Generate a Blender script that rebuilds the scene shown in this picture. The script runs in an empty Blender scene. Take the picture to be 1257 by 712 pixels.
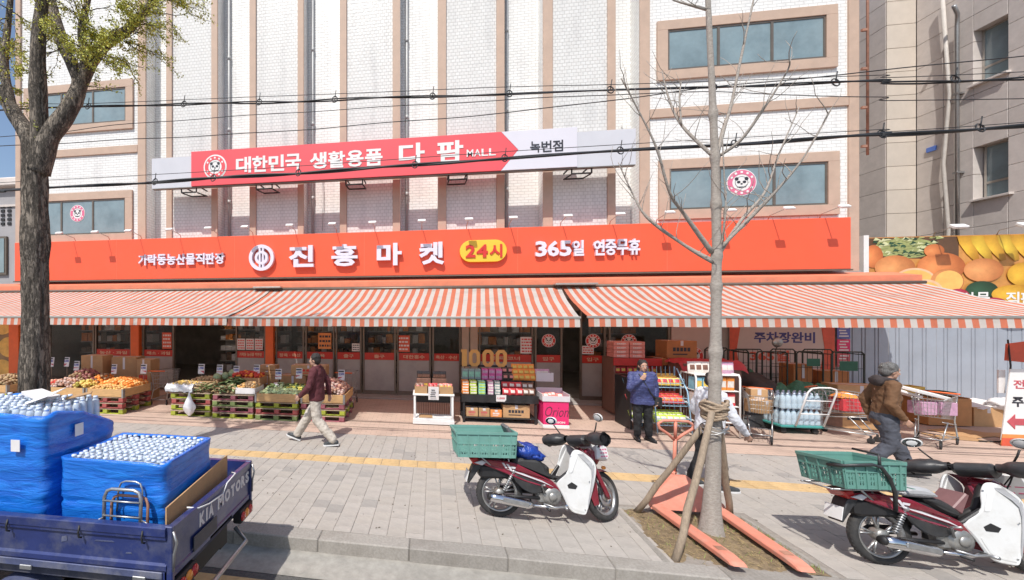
import bpy, math, random
from mathutils import Vector, Matrix, Euler, Quaternion, noise

# ---------------------------------------------------------------- scene, camera, sky, sun
scene = bpy.context.scene
COL = scene.collection
random.seed(7)
R = math.radians
cam_data = bpy.data.cameras.new('camera')
cam = bpy.data.objects.new('camera', cam_data)
COL.objects.link(cam)
cam.location = (0, 0, 2.45)
cam.rotation_euler = (R(90), 0, math.atan(70 / 484))
cam_data.sensor_width = 36
cam_data.lens = 484 / 1257 * 36
cam_data.shift_x = (628.5 - 450) / 1257
cam_data.shift_y = (388 - 356) / 1257
cam_data.clip_start = 0.05
cam_data.clip_end = 3000
scene.camera = cam

SUN_EL, SUN_AZ = 56, 22          # light travels to +Y and a little to +X
world = bpy.data.worlds.new('World')
scene.world = world
world.use_nodes = True
wn = world.node_tree
sky = wn.nodes.new('ShaderNodeTexSky')
sky.sky_type = 'NISHITA'
sky.sun_disc = False
sky.sun_elevation = R(SUN_EL)
sky.sun_rotation = R(180 + SUN_AZ)
sky.air_density = 1.0
sky.dust_density = 1.5
wn.links.new(sky.outputs[0], wn.nodes['Background'].inputs[0])
wn.nodes['Background'].inputs[1].default_value = 0.15
sun_data = bpy.data.lights.new('sun', 'SUN')
sun_data.energy = 4.4
sun_data.angle = R(0.53)
sun_data.color = (1.0, 0.965, 0.905)
sun = bpy.data.objects.new('sun', sun_data)
COL.objects.link(sun)
_d = Vector((math.sin(R(SUN_AZ)) * math.cos(R(SUN_EL)), math.cos(R(SUN_AZ)) * math.cos(R(SUN_EL)), -math.sin(R(SUN_EL))))
sun.rotation_euler = _d.to_track_quat('-Z', 'Y').to_euler()
sun.location = (-4, -8, 20)
vs = scene.view_settings
vs.view_transform = 'Standard'
vs.look = 'None'
vs.exposure = 0.05
vs.gamma = 1
vs.use_curve_mapping = False
scene.cycles.max_bounces = 6
scene.cycles.transparent_max_bounces = 12
scene.cycles.caustics_reflective = False
scene.cycles.caustics_refractive = False

# ---------------------------------------------------------------- mesh helper
class MB:
    def __init__(s):
        s.v = []; s.f = []; s.m = []; s.s = []
    def add(s, vs_, fs_, m=0, smooth=False):
        o = len(s.v)
        s.v.extend(vs_)
        for f in fs_:
            s.f.append(tuple(i + o for i in f)); s.m.append(m); s.s.append(smooth)
        return s
    def quad(s, a, b, c, d, m=0):
        return s.add([a, b, c, d], [(0, 1, 2, 3)], m)
    def box(s, x0, x1, y0, y1, z0, z1, m=0, ch=0.0, rot=None, at=None):
        cx, cy, cz = (x0 + x1) / 2, (y0 + y1) / 2, (z0 + z1) / 2
        return s.obox((cx, cy, cz), (abs(x1 - x0), abs(y1 - y0), abs(z1 - z0)), rot, m, ch)
    def obox(s, c, size, rot=None, m=0, ch=0.0):
        hx, hy, hz = size[0] / 2, size[1] / 2, size[2] / 2
        M = rot.to_matrix() if isinstance(rot, (Euler, Quaternion)) else rot
        c = Vector(c)
        def T(p):
            p = Vector(p)
            return tuple((M @ p if M else p) + c)
        if ch <= 0:
            vs_ = [T((sx * hx, sy * hy, sz * hz)) for sx in (-1, 1) for sy in (-1, 1) for sz in (-1, 1)]
            fs_ = [(0, 1, 3, 2), (4, 6, 7, 5), (0, 4, 5, 1), (2, 3, 7, 6), (0, 2, 6, 4), (1, 5, 7, 3)]
            return s.add(vs_, fs_, m)
        ch = min(ch, hx * .9, hy * .9, hz * .9)
        vs_ = []; idx = {}
        for sx in (-1, 1):
            for sy in (-1, 1):
                for sz in (-1, 1):
                    for k in range(3):
                        p = [sx * (hx - ch), sy * (hy - ch), sz * (hz - ch)]
                        p[k] += (sx, sy, sz)[k] * ch
                        idx[(sx, sy, sz, k)] = len(vs_); vs_.append(T(p))
        I = lambda a, b, c_, k: idx[(a, b, c_, k)]
        fs_ = []
        for sg in (-1, 1):
            fs_.append((I(sg, -1, -1, 0), I(sg, 1, -1, 0), I(sg, 1, 1, 0), I(sg, -1, 1, 0)))
            fs_.append((I(-1, sg, -1, 1), I(1, sg, -1, 1), I(1, sg, 1, 1), I(-1, sg, 1, 1)))
            fs_.append((I(-1, -1, sg, 2), I(1, -1, sg, 2), I(1, 1, sg, 2), I(-1, 1, sg, 2)))
        for a in (-1, 1):
            for b in (-1, 1):
                fs_.append((I(a, b, -1, 0), I(a, b, 1, 0), I(a, b, 1, 1), I(a, b, -1, 1)))
                fs_.append((I(a, -1, b, 0), I(a, 1, b, 0), I(a, 1, b, 2), I(a, -1, b, 2)))
                fs_.append((I(-1, a, b, 1), I(1, a, b, 1), I(1, a, b, 2), I(-1, a, b, 2)))
                for c_ in (-1, 1):
                    fs_.append((I(a, b, c_, 0), I(a, b, c_, 1), I(a, b, c_, 2)))
        return s.add(vs_, fs_, m)
    def tube(s, pts, r, n=8, m=0, caps=True, smooth=True, flat=1.0):
        pts = [Vector(p) for p in pts]
        k = len(pts)
        rs = r if isinstance(r, (list, tuple)) else [r] * k
        tang = []
        for i in range(k):
            t = pts[min(i + 1, k - 1)] - pts[max(i - 1, 0)]
            tang.append(t.normalized() if t.length > 1e-9 else Vector((0, 0, 1)))
        up = Vector((0, 0, 1)) if abs(tang[0].z) < .9 else Vector((1, 0, 0))
        a = tang[0].cross(up).normalized()
        vs_ = []
        for i in range(k):
            t = tang[i]
            a = (a - t * a.dot(t))
            a = a.normalized() if a.length > 1e-6 else t.orthogonal().normalized()
            b = t.cross(a)
            for j in range(n):
                an = 2 * math.pi * j / n
                vs_.append(tuple(pts[i] + (a * math.cos(an) + b * math.sin(an) * flat) * rs[i]))
        fs_ = []
        for i in range(k - 1):
            for j in range(n):
                j2 = (j + 1) % n
                fs_.append((i * n + j, i * n + j2, (i + 1) * n + j2, (i + 1) * n + j))
        if caps:
            fs_.append(tuple(range(n - 1, -1, -1)))
            fs_.append(tuple((k - 1) * n + j for j in range(n)))
        return s.add(vs_, fs_, m, smooth)
    def lathe(s, prof, n=16, m=0, M=None, smooth=True, cap=True):
        # prof: (radius, height) along +Z, M places it
        vs_ = []; fs_ = []
        for (r, z) in prof:
            for j in range(n):
                an = 2 * math.pi * j / n
                p = Vector((r * math.cos(an), r * math.sin(an), z))
                vs_.append(tuple(M @ p if M else p))
        for i in range(len(prof) - 1):
            for j in range(n):
                j2 = (j + 1) % n
                fs_.append((i * n + j, i * n + j2, (i + 1) * n + j2, (i + 1) * n + j))
        if cap and prof[0] != prof[-1] and prof[0][0] > 1e-6: fs_.append(tuple(range(n - 1, -1, -1)))
        if cap and prof[0] != prof[-1] and prof[-1][0] > 1e-6: fs_.append(tuple((len(prof) - 1) * n + j for j in range(n)))
        return s.add(vs_, fs_, m, smooth)
    def ball(s, c, r, nu=10, nv=7, m=0, rough=0.0, rot=None, smooth=True):
        if not isinstance(r, (list, tuple)): r = (r, r, r)
        c = Vector(c); vs_ = []; fs_ = []
        Mr = rot.to_matrix() if rot else None
        def T(x, y, z):
            p = Vector((x, y, z))
            k = 1 + (rough * noise.noise(p * 2.3 + c * 7) if rough else 0)
            p = Vector((p.x * r[0], p.y * r[1], p.z * r[2])) * k
            return tuple((Mr @ p if Mr else p) + c)
        vs_.append(T(0, 0, -1))
        for i in range(1, nv):
            ph = math.pi * i / nv - math.pi / 2
            for j in range(nu):
                an = 2 * math.pi * j / nu
                vs_.append(T(math.cos(ph) * math.cos(an), math.cos(ph) * math.sin(an), math.sin(ph)))
        vs_.append(T(0, 0, 1))
        for j in range(nu):
            fs_.append((0, 1 + (j + 1) % nu, 1 + j))
            for i in range(nv - 2):
                a = 1 + i * nu
                fs_.append((a + j, a + (j + 1) % nu, a + nu + (j + 1) % nu, a + nu + j))
            a = 1 + (nv - 2) * nu
            fs_.append((a + j, a + (j + 1) % nu, len(vs_) - 1))
        return s.add(vs_, fs_, m, smooth)
    def slab(s, poly, y0, y1, m=0, ch=0.012, fn=None, rd=0):
        # polygon in (x, z), thick along y, edges chamfered; fn maps (x,y,z)
        P2 = [Vector((p[0], p[1])) for p in poly]
        for _ in range(rd):
            P2 = [q for i in range(len(P2)) for q in (P2[i - 1].lerp(P2[i], .78), P2[i].lerp(P2[(i + 1) % len(P2)], .22))]
        n = len(P2)
        area = sum(P2[i].x * P2[(i + 1) % n].y - P2[(i + 1) % n].x * P2[i].y for i in range(n))
        if area < 0: P2.reverse()
        ins = []
        for i in range(n):
            e0 = (P2[i] - P2[i - 1]); e1 = (P2[(i + 1) % n] - P2[i])
            n0 = Vector((-e0.y, e0.x)); n1 = Vector((-e1.y, e1.x))
            if n0.length > 1e-9: n0.normalize()
            if n1.length > 1e-9: n1.normalize()
            b = n0 + n1
            if b.length < 1e-6: b = n0
            b.normalize()
            ins.append(P2[i] + b * ch / max(.5, b.dot(n0)))
        ch_y = min(ch, (y1 - y0) * .45)
        rings = [(ins, y0), (P2, y0 + ch_y), (P2, y1 - ch_y), (ins, y1)] if ch > 0 else [(P2, y0), (P2, y1)]
        vs_ = []
        for ring, y in rings:
            for p in ring:
                q = (p.x, y, p.y)
                vs_.append(tuple(fn(*q)) if fn else q)
        fs_ = []
        for k in range(len(rings) - 1):
            for i in range(n):
                i2 = (i + 1) % n
                fs_.append((k * n + i, k * n + i2, (k + 1) * n + i2, (k + 1) * n + i))
        fs_.append(tuple(range(n - 1, -1, -1)))
        fs_.append(tuple((len(rings) - 1) * n + i for i in range(n)))
        return s.add(vs_, fs_, m)
    def grid(s, fn, nu, nv, m=0, smooth=True):
        vs_ = [tuple(fn(i / nu, j / nv)) for j in range(nv + 1) for i in range(nu + 1)]
        fs_ = [(j * (nu + 1) + i, j * (nu + 1) + i + 1, (j + 1) * (nu + 1) + i + 1, (j + 1) * (nu + 1) + i)
               for j in range(nv) for i in range(nu)]
        return s.add(vs_, fs_, m, smooth)
    def mesh(s, name, mats, off=None):
        me = bpy.data.meshes.new(name)
        vv = s.v if off is None else [(p[0] - off[0], p[1] - off[1], p[2] - off[2]) for p in s.v]
        me.from_pydata(vv, [], s.f)
        if not isinstance(mats, (list, tuple)): mats = [mats]
        for m in mats: me.materials.append(m)
        me.polygons.foreach_set('material_index', s.m)
        me.polygons.foreach_set('use_smooth', s.s)
        me.update()
        return me
    def build(s, name, mats, parent=None, world=True, kind=None):
        # world=True: vertices are world coordinates, moved into the parent's frame (parents here are unrotated)
        off = wloc(parent) if (world and parent is not None) else None
        o = bpy.data.objects.new(name, s.mesh(name, mats, off))
        COL.objects.link(o)
        if parent is not None: o.parent = parent
        if kind: o['kind'] = kind
        return o
    def solo(s, name, mats, loc=None):
        # top-level single mesh: origin at loc
        if loc is None:
            xs = [p[0] for p in s.v]; ys = [p[1] for p in s.v]; zs = [p[2] for p in s.v]
            loc = ((min(xs) + max(xs)) / 2, (min(ys) + max(ys)) / 2, min(zs))
        o = bpy.data.objects.new(name, s.mesh(name, mats, loc))
        o.location = loc
        COL.objects.link(o)
        return o

def wloc(o):
    p = Vector((0, 0, 0))
    while o is not None:
        p += o.location; o = o.parent
    return p

def tag(o, label, cat, group=None, kind=None):
    o['label'] = label; o['category'] = cat
    if group: o['group'] = group
    if kind: o['kind'] = kind
    return o

def thing(name, loc, label, cat, group=None, rz=0.0):
    o = bpy.data.objects.new(name, None)
    o.empty_display_size = .1
    o.location = loc; o.rotation_euler = (0, 0, rz)
    COL.objects.link(o)
    return tag(o, label, cat, group)

def setting(name, loc=(0, 0, 0), rz=0.0):
    o = bpy.data.objects.new(name, None)
    o.location = loc; o.rotation_euler = (0, 0, rz)
    COL.objects.link(o); o['kind'] = 'structure'
    return o

def inst(name, me, loc, rot=(0, 0, 0), parent=None, scale=None):
    o = bpy.data.objects.new(name, me)
    o.location = loc; o.rotation_euler = rot
    if scale: o.scale = scale
    if parent is not None: o.parent = parent
    COL.objects.link(o)
    return o

def dup(root, loc, rz=None, label=None):
    r = root.copy(); COL.objects.link(r); r.location = loc
    if rz is not None: r.rotation_euler = (0, 0, rz)
    if label: r['label'] = label
    for ch in root.children:
        c = ch.copy(); COL.objects.link(c); c.parent = r
        for g in ch.children:
            d = g.copy(); COL.objects.link(d); d.parent = c
    return r

# ---------------------------------------------------------------- materials
def nodes_of(name):
    m = bpy.data.materials.new(name); m.use_nodes = True
    nt = m.node_tree
    return m, nt, nt.nodes['Principled BSDF']

def pm(name, col, rough=.6, metal=0.0, var=.14, scale=6.0, bump=.0, bscale=60.0, rnd=0.0, coat=0.0, spec=.5,
       alpha=1.0, trans=0.0, dirt=None, dscale=2.0, damt=.5, stretch=None):
    m, nt, b = nodes_of(name)
    N, L = nt.nodes, nt.links
    tc = N.new('ShaderNodeTexCoord')
    src = tc.outputs['Object']
    if stretch:
        mp = N.new('ShaderNodeMapping'); mp.inputs['Scale'].default_value = stretch
        L.new(src, mp.inputs[0]); src = mp.outputs[0]
    nz = N.new('ShaderNodeTexNoise'); nz.inputs['Scale'].default_value = scale; nz.inputs['Detail'].default_value = 6
    nz.inputs['Roughness'].default_value = .65
    L.new(src, nz.inputs['Vector'])
    rp = N.new('ShaderNodeValToRGB')
    rp.color_ramp.elements[0].position = .3; rp.color_ramp.elements[1].position = .7
    rp.color_ramp.elements[0].color = (*[c * (1 - var) for c in col], 1)
    rp.color_ramp.elements[1].color = (*[min(1, c * (1 + var)) for c in col], 1)
    L.new(nz.outputs['Fac'], rp.inputs[0])
    out = rp.outputs[0]
    if dirt:
        n2 = N.new('ShaderNodeTexNoise'); n2.inputs['Scale'].default_value = dscale; n2.inputs['Detail'].default_value = 8
        n2.inputs['Roughness'].default_value = .7
        L.new(tc.outputs['Object'], n2.inputs['Vector'])
        r2 = N.new('ShaderNodeValToRGB')
        r2.color_ramp.elements[0].position = .48; r2.color_ramp.elements[1].position = .72
        r2.color_ramp.elements[0].color = (0, 0, 0, 1); r2.color_ramp.elements[1].color = (damt, damt, damt, 1)
        L.new(n2.outputs['Fac'], r2.inputs[0])
        mx = N.new('ShaderNodeMixRGB'); mx.inputs[2].default_value = (*dirt, 1)
        L.new(r2.outputs[0], mx.inputs[0]); L.new(out, mx.inputs[1]); out = mx.outputs[0]
    if rnd:
        oi = N.new('ShaderNodeObjectInfo'); mr = N.new('ShaderNodeMapRange')
        mr.inputs['To Min'].default_value = 1 - rnd; mr.inputs['To Max'].default_value = 1 + rnd
        L.new(oi.outputs['Random'], mr.inputs[0])
        hs = N.new('ShaderNodeHueSaturation'); L.new(mr.outputs[0], hs.inputs['Value']); L.new(out, hs.inputs['Color'])
        out = hs.outputs[0]
    L.new(out, b.inputs['Base Color'])
    rr = N.new('ShaderNodeMapRange')
    rr.inputs['To Min'].default_value = max(.02, rough - .08); rr.inputs['To Max'].default_value = min(1, rough + .08)
    L.new(nz.outputs['Fac'], rr.inputs[0]); L.new(rr.outputs[0], b.inputs['Roughness'])
    b.inputs['Metallic'].default_value = metal
    b.inputs['Specular IOR Level'].default_value = spec
    b.inputs['Coat Weight'].default_value = coat
    b.inputs['Coat Roughness'].default_value = .08
    b.inputs['Alpha'].default_value = alpha
    b.inputs['Transmission Weight'].default_value = trans
    if bump:
        n3 = N.new('ShaderNodeTexNoise'); n3.inputs['Scale'].default_value = bscale; n3.inputs['Detail'].default_value = 4
        L.new(src, n3.inputs['Vector'])
        bp = N.new('ShaderNodeBump'); bp.inputs['Strength'].default_value = bump; bp.inputs['Distance'].default_value = .02
        L.new(n3.outputs['Fac'], bp.inputs['Height']); L.new(bp.outputs[0], b.inputs['Normal'])
    return m

def glass_mat(name, tint, alpha, rough=.03):
    # pane: dark tinted, partly see-through, mirror-like surface
    m, nt, b = nodes_of(name)
    b.inputs['Base Color'].default_value = (*tint, 1)
    b.inputs['Roughness'].default_value = rough
    b.inputs['Alpha'].default_value = alpha
    b.inputs['Specular IOR Level'].default_value = .6
    return m

def tile_mat(name, c1, c2, mortar, bw, bh, ms, rough=.35, bump=.5, streak=.35, plane='wall'):
    m, nt, b = nodes_of(name)
    N, L = nt.nodes, nt.links
    tc = N.new('ShaderNodeTexCoord'); sp = N.new('ShaderNodeSeparateXYZ'); L.new(tc.outputs['Object'], sp.inputs[0])
    cb = N.new('ShaderNodeCombineXYZ')
    if plane == 'wall':
        ad = N.new('ShaderNodeMath'); ad.operation = 'ADD'
        L.new(sp.outputs[0], ad.inputs[0]); L.new(sp.outputs[1], ad.inputs[1])
        L.new(ad.outputs[0], cb.inputs[0]); L.new(sp.outputs[2], cb.inputs[1])
    else:
        L.new(sp.outputs[0], cb.inputs[0]); L.new(sp.outputs[1], cb.inputs[1])
    br = N.new('ShaderNodeTexBrick')
    br.inputs['Scale'].default_value = 1
    br.inputs['Color1'].default_value = (*c1, 1); br.inputs['Color2'].default_value = (*c2, 1)
    br.inputs['Mortar'].default_value = (*mortar, 1)
    br.inputs['Brick Width'].default_value = bw; br.inputs['Row Height'].default_value = bh
    br.inputs['Mortar Size'].default_value = ms; br.inputs['Mortar Smooth'].default_value = .2
    L.new(cb.outputs[0], br.inputs['Vector'])
    nz = N.new('ShaderNodeTexNoise'); nz.inputs['Scale'].default_value = 1.3; nz.inputs['Detail'].default_value = 8
    mp = N.new('ShaderNodeMapping'); mp.inputs['Scale'].default_value = (2.2, 2.2, .35) if plane == 'wall' else (1, 1, 1)
    L.new(tc.outputs['Object'], mp.inputs[0]); L.new(mp.outputs[0], nz.inputs['Vector'])
    rp = N.new('ShaderNodeValToRGB'); rp.color_ramp.elements[0].position = .5; rp.color_ramp.elements[1].position = .8
    rp.color_ramp.elements[0].color = (1, 1, 1, 1); rp.color_ramp.elements[1].color = (1 - streak, 1 - streak, 1 - streak * .95, 1)
    L.new(nz.outputs['Fac'], rp.inputs[0])
    mx = N.new('ShaderNodeMixRGB'); mx.blend_type = 'MULTIPLY'; mx.inputs[0].default_value = 1
    L.new(br.outputs['Color'], mx.inputs[1]); L.new(rp.outputs[0], mx.inputs[2])
    L.new(mx.outputs[0], b.inputs['Base Color'])
    b.inputs['Roughness'].default_value = rough
    n2 = N.new('ShaderNodeTexNoise'); n2.inputs['Scale'].default_value = 9; L.new(tc.outputs['Object'], n2.inputs['Vector'])
    sb = N.new('ShaderNodeMath'); sb.operation = 'MULTIPLY_ADD'; sb.inputs[1].default_value = -1
    L.new(br.outputs['Fac'], sb.inputs[0]); L.new(n2.outputs['Fac'], sb.inputs[2])
    bp = N.new('ShaderNodeBump'); bp.inputs['Strength'].default_value = bump; bp.inputs['Distance'].default_value = .01
    L.new(sb.outputs[0], bp.inputs['Height']); L.new(bp.outputs[0], b.inputs['Normal'])
    return m

M = {}
def canvas(m, amount=.45):
    # thin cloth: lets part of the sunlight through
    nt = m.node_tree; N, L = nt.nodes, nt.links
    b = N['Principled BSDF']; out = N['Material Output']
    tr = N.new('ShaderNodeBsdfTranslucent'); mx = N.new('ShaderNodeMixShader'); mx.inputs[0].default_value = amount
    L.new(b.inputs['Base Color'].links[0].from_socket, tr.inputs['Color'])
    L.new(b.outputs[0], mx.inputs[1]); L.new(tr.outputs[0], mx.inputs[2]); L.new(mx.outputs[0], out.inputs['Surface'])
    return m
M['asphalt'] = pm('asphalt', (.105, .1, .095), .9, var=.3, scale=30, bump=.5, bscale=220, dirt=(.17, .16, .145), dscale=.8, damt=.7)
M['gutter'] = pm('gutter_concrete', (.34, .32, .285), .9, var=.18, scale=9, bump=.3, bscale=160, dirt=(.2, .185, .16), dscale=1.4, damt=.6)
M['kerb'] = pm('kerb_granite', (.31, .285, .255), .85, var=.2, scale=40, bump=.35, bscale=180, rnd=.08, dirt=(.17, .15, .125), dscale=2.2, damt=.65)
PAVE = [(.395, .36, .324), (.402, .367, .331), (.388, .354, .319), (.398, .361, .321), (.32, .296, .272)]
for i, c in enumerate(PAVE):
    M['pave%d' % i] = pm('paver_concrete', c, .88, var=.11, scale=24, bump=.25, bscale=200, rnd=.035, dirt=(.22, .2, .18), dscale=3.1, damt=.35)
M['paverbase'] = pm('joint_sand', (.27, .24, .21), .95, var=.2, scale=20)
M['tactile'] = pm('tactile_yellow', (.58, .40, .20), .8, var=.16, scale=12, bump=.2, rnd=.07, dirt=(.36, .27, .15), dscale=3, damt=.5)
M['fore'] = tile_mat('forecourt_pavers', (.50, .37, .295), (.535, .40, .32), (.38, .285, .235), .22, .11, .006, .85, .25, .3, 'floor')
M['soil'] = pm('soil', (.2, .145, .085), .95, var=.45, scale=14, bump=.9, bscale=60, dirt=(.27, .2, .11), dscale=4, damt=.7)
M['ground'] = pm('ground_earth', (.22, .21, .19), .95, var=.2, scale=.4)
M['whitebrick'] = tile_mat('white_glazed_brick', (.86, .85, .825), (.82, .805, .775), (.66, .645, .615), .21, .085, .008, .38, .7, .2)
M['mosaic'] = tile_mat('white_mosaic_tile', (.75, .74, .715), (.715, .70, .67), (.58, .565, .535), .125, .1, .009, .35, .6, .2)
M['peach'] = pm('peach_paint', (.52, .375, .287), .7, var=.08, scale=3, bump=.1, bscale=40, dirt=(.43, .32, .26), dscale=1.2, damt=.5)
M['orange_sign'] = pm('orange_sign_face', (.86, .115, .048), .42, var=.03, scale=1.2, dirt=(.76, .125, .075), dscale=.7, damt=.4)
M['orange_eave'] = pm('orange_eave_sheet', (.72, .225, .125), .6, var=.1, scale=3, dirt=(.52, .2, .13), dscale=2.5, damt=.5)
M['orange_post'] = pm('orange_post_paint', (.75, .14, .03), .5, var=.1, scale=4)
M['stripe_o'] = pm('awning_orange_canvas', (.76, .235, .135), .85, var=.06, scale=2.5, bump=.12, bscale=400, dirt=(.5, .2, .14), dscale=1.5, damt=.6)
M['stripe_w'] = pm('awning_white_canvas', (.74, .705, .655), .85, var=.05, scale=2.5, bump=.12, bscale=400, dirt=(.5, .45, .4), dscale=1.5, damt=.6)
canvas(M['stripe_o'], .42); canvas(M['stripe_w'], .42)
M['alu'] = pm('aluminium', (.5, .47, .43), .42, .75, var=.08, scale=8)
M['bronze'] = pm('bronze_aluminium_frame', (.19, .155, .125), .45, .5, var=.12, scale=6)
M['beige_post'] = pm('beige_post_cladding', (.42, .34, .27), .6, var=.08, scale=4)
M['grey_panel'] = pm('grey_shop_panel', (.36, .34, .32), .55, var=.07, scale=3, dirt=(.22, .2, .185), dscale=2, damt=.5)
M['red_band'] = pm('red_band', (.50, .035, .02), .5, var=.06, scale=3)
M['shopglass'] = glass_mat('shop_glass', (.03, .034, .028), .34)
M['upglass'] = pm('upper_glass', (.21, .28, .30), .06, var=.3, scale=.8, spec=.8, dirt=(.3, .36, .37), dscale=.5, damt=.7)
M['darkroom'] = pm('dark_interior', (.24, .205, .175), .9, var=.3, scale=2)
M['ceil'] = pm('interior_ceiling', (.32, .31, .29), .9)
M['white'] = pm('white_paint', (.78, .775, .76), .5, var=.04, scale=4, dirt=(.6, .58, .54), dscale=2.5, damt=.35)
M['letter'] = pm('white_letter_acrylic', (.74, .72, .82), .4, var=.03)
M['lettershadow'] = pm('letter_side', (.62, .58, .66), .5, var=.03)
M['pandared'] = pm('coral_sign_face', (.78, .10, .115), .4, var=.03, scale=1)
M['pandaw'] = pm('pale_sign_face', (.70, .68, .74), .4, var=.03, scale=1)
M['greyblank'] = pm('blank_sign_face', (.60, .60, .64), .45, var=.04, scale=1)
M['pink'] = pm('emblem_pink', (.68, .16, .27), .5, var=.03)
M['black'] = pm('matt_black', (.018, .017, .018), .55, var=.2, scale=10)
M['blackplastic'] = pm('black_plastic', (.03, .03, .032), .42, var=.25, scale=12, bump=.1, bscale=150, dirt=(.1, .09, .08), dscale=5, damt=.25)
M['rubber'] = pm('tyre_rubber', (.035, .034, .034), .85, var=.25, scale=20, bump=.2, bscale=120, dirt=(.13, .115, .1), dscale=8, damt=.4)
M['steel'] = pm('galvanised_steel', (.42, .42, .42), .4, .8, var=.15, scale=20)
M['chrome'] = pm('chrome', (.7, .7, .72), .14, 1.0, var=.05)
M['yellow'] = pm('yellow_sign', (.85, .55, .05), .45, var=.03)
M['redtxt'] = pm('red_lettering', (.62, .04, .03), .5, var=.03)
M['txtblack'] = pm('black_lettering', (.03, .03, .04), .5, var=.05)
M['navytxt'] = pm('navy_lettering', (.05, .05, .2), .5, var=.05)
M['stone'] = pm('grey_stone_panel', (.63, .57, .53), .6, var=.09, scale=5, bump=.1, bscale=90, rnd=.06, dirt=(.54, .485, .45), dscale=1.1, damt=.5)
M['stonecream'] = pm('cream_stone_panel', (.60, .53, .455), .6, var=.05, scale=4, rnd=.04, dirt=(.52, .455, .385), dscale=1.3, damt=.4)
M['stonejoint'] = pm('stone_joint', (.2, .18, .165), .9)
M['corr'] = pm('grey_blue_sheet', (.37, .41, .47), .5, .2, var=.06, scale=2, dirt=(.3, .32, .36), dscale=1.5, damt=.5)
M['cardboard'] = pm('cardboard', (.47, .285, .14), .8, var=.12, scale=5, bump=.1, bscale=60, rnd=.14, dirt=(.36, .2, .1), dscale=4, damt=.4)
M['litter'] = pm('litter', (.1, .08, .05), .9)

# ---------------------------------------------------------------- lettering
_tmp = bpy.data.scenes.new('lettering_source')
def text_mesh(body, extrude=.01, bold=.0, res=2, spacing=1.0, shear=0):
    cu = bpy.data.curves.new('lettering', 'FONT')
    cu.body = body; cu.size = 1; cu.extrude = extrude; cu.offset = bold; cu.resolution_u = res
    cu.space_character = spacing; cu.shear = shear
    o = bpy.data.objects.new('lettering', cu)
    _tmp.collection.objects.link(o)
    vl = _tmp.view_layers[0]; vl.update(); dg = vl.depsgraph; dg.update()
    me = bpy.data.meshes.new_from_object(o.evaluated_get(dg))
    vs_ = [v.co.copy() for v in me.vertices]; fs_ = [tuple(p.vertices) for p in me.polygons]
    bpy.data.objects.remove(o); bpy.data.curves.remove(cu); bpy.data.meshes.remove(me)
    return vs_, fs_

def letters(body, a0, a1, z0, z1, depth_at, thick, face='-y', bold=.02, mb=None, m=0, spacing=1.0, keep=False, shear=0):
    """Fit text to a rectangle on a wall. face -y: a = x, at y = depth_at (front), face +x: a = y, at x = depth_at."""
    vs_, fs_ = text_mesh(body, .5, bold, 2, spacing, shear)
    x0 = min(v.x for v in vs_); x1 = max(v.x for v in vs_); y0 = min(v.y for v in vs_); y1 = max(v.y for v in vs_)
    sx = (a1 - a0) / max(1e-6, x1 - x0); sz = (z1 - z0) / max(1e-6, y1 - y0)
    out = []
    for v in vs_:
        a = a0 + (v.x - x0) * sx; z = z0 + (v.y - y0) * sz; d = (v.z + .5) * thick   # d: 0 back .. thick front
        out.append((a, depth_at - d, z) if face == '-y' else (depth_at + d, a, z))
    mb = mb or MB()
    mb.add(out, fs_, m)
    return mb

def disc(mb, cx, y, cz, r, m=0, n=28, th=.004, r_in=0, rx=None):
    """flat round print facing -y, front at y - th"""
    rx = rx or r
    k = rx / r
    if r_in <= 0:
        mb.add([(cx + rx * math.cos(2 * math.pi * i / n), y - th, cz + r * math.sin(2 * math.pi * i / n)) for i in range(n)] +
               [(cx + rx * math.cos(2 * math.pi * i / n), y, cz + r * math.sin(2 * math.pi * i / n)) for i in range(n)],
               [tuple(range(n))] + [(i, i + n, (i + 1) % n + n, (i + 1) % n) for i in range(n)], m)
    else:
        v = []
        for rr, yy in ((r, y), (r, y - th), (r_in, y - th), (r_in, y)):
            v += [(cx + rr * k * math.cos(2 * math.pi * i / n), yy, cz + rr * math.sin(2 * math.pi * i / n)) for i in range(n)]
        f = []
        for q in range(3):
            f += [(q * n + i, q * n + (i + 1) % n, (q + 1) * n + (i + 1) % n, (q + 1) * n + i) for i in range(n)]
        mb.add(v, f, m)
    return mb

def panda_emblem(parent, cx, y, cz, r, ring_mat, base='emblem'):
    """round store emblem: ring, pale disc and a simple animal face"""
    e = disc(MB(), cx, y, cz, r, 0, 32, .006).build(base, M['white'], parent)
    disc(MB(), cx, y - .0065, cz, r * .94, 0, 32, .005, r * .62).build('emblem_ring', ring_mat, e)
    f = MB()
    for s_ in (-1, 1):
        disc(f, cx + s_ * r * .33, y - .0065, cz + r * .28, r * .13, 0, 12, .004)
        disc(f, cx + s_ * r * .19, y - .0065, cz + r * .04, r * .1, 0, 12, .004, rx=r * .12)
    disc(f, cx, y - .0065, cz - r * .1, r * .06, 0, 10, .004, rx=r * .08)
    f.box(cx - r * .3, cx + r * .3, y - .0105, y - .0065, cz - r * .36, cz - r * .3)
    disc(f, cx, y - .0065, cz + r * .02, r * .44, 0, 26, .003, r * .41)
    f.build('emblem_face', M['txtblack'], e, kind='stuff')
    t = MB()
    for k in range(5):
        a = R(150 - k * 30)
        for q, aa in ((0, a), (1, -a)):
            x_, z_ = cx + r * .78 * math.cos(aa), cz + r * .78 * math.sin(aa)
            t.obox((x_, y - .0135, z_), (r * .16, .003, r * .15), Euler((0, -(aa - R(90)), 0)))
    t.build('emblem_lettering', M['white'], e, kind='stuff')
    return e
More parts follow.
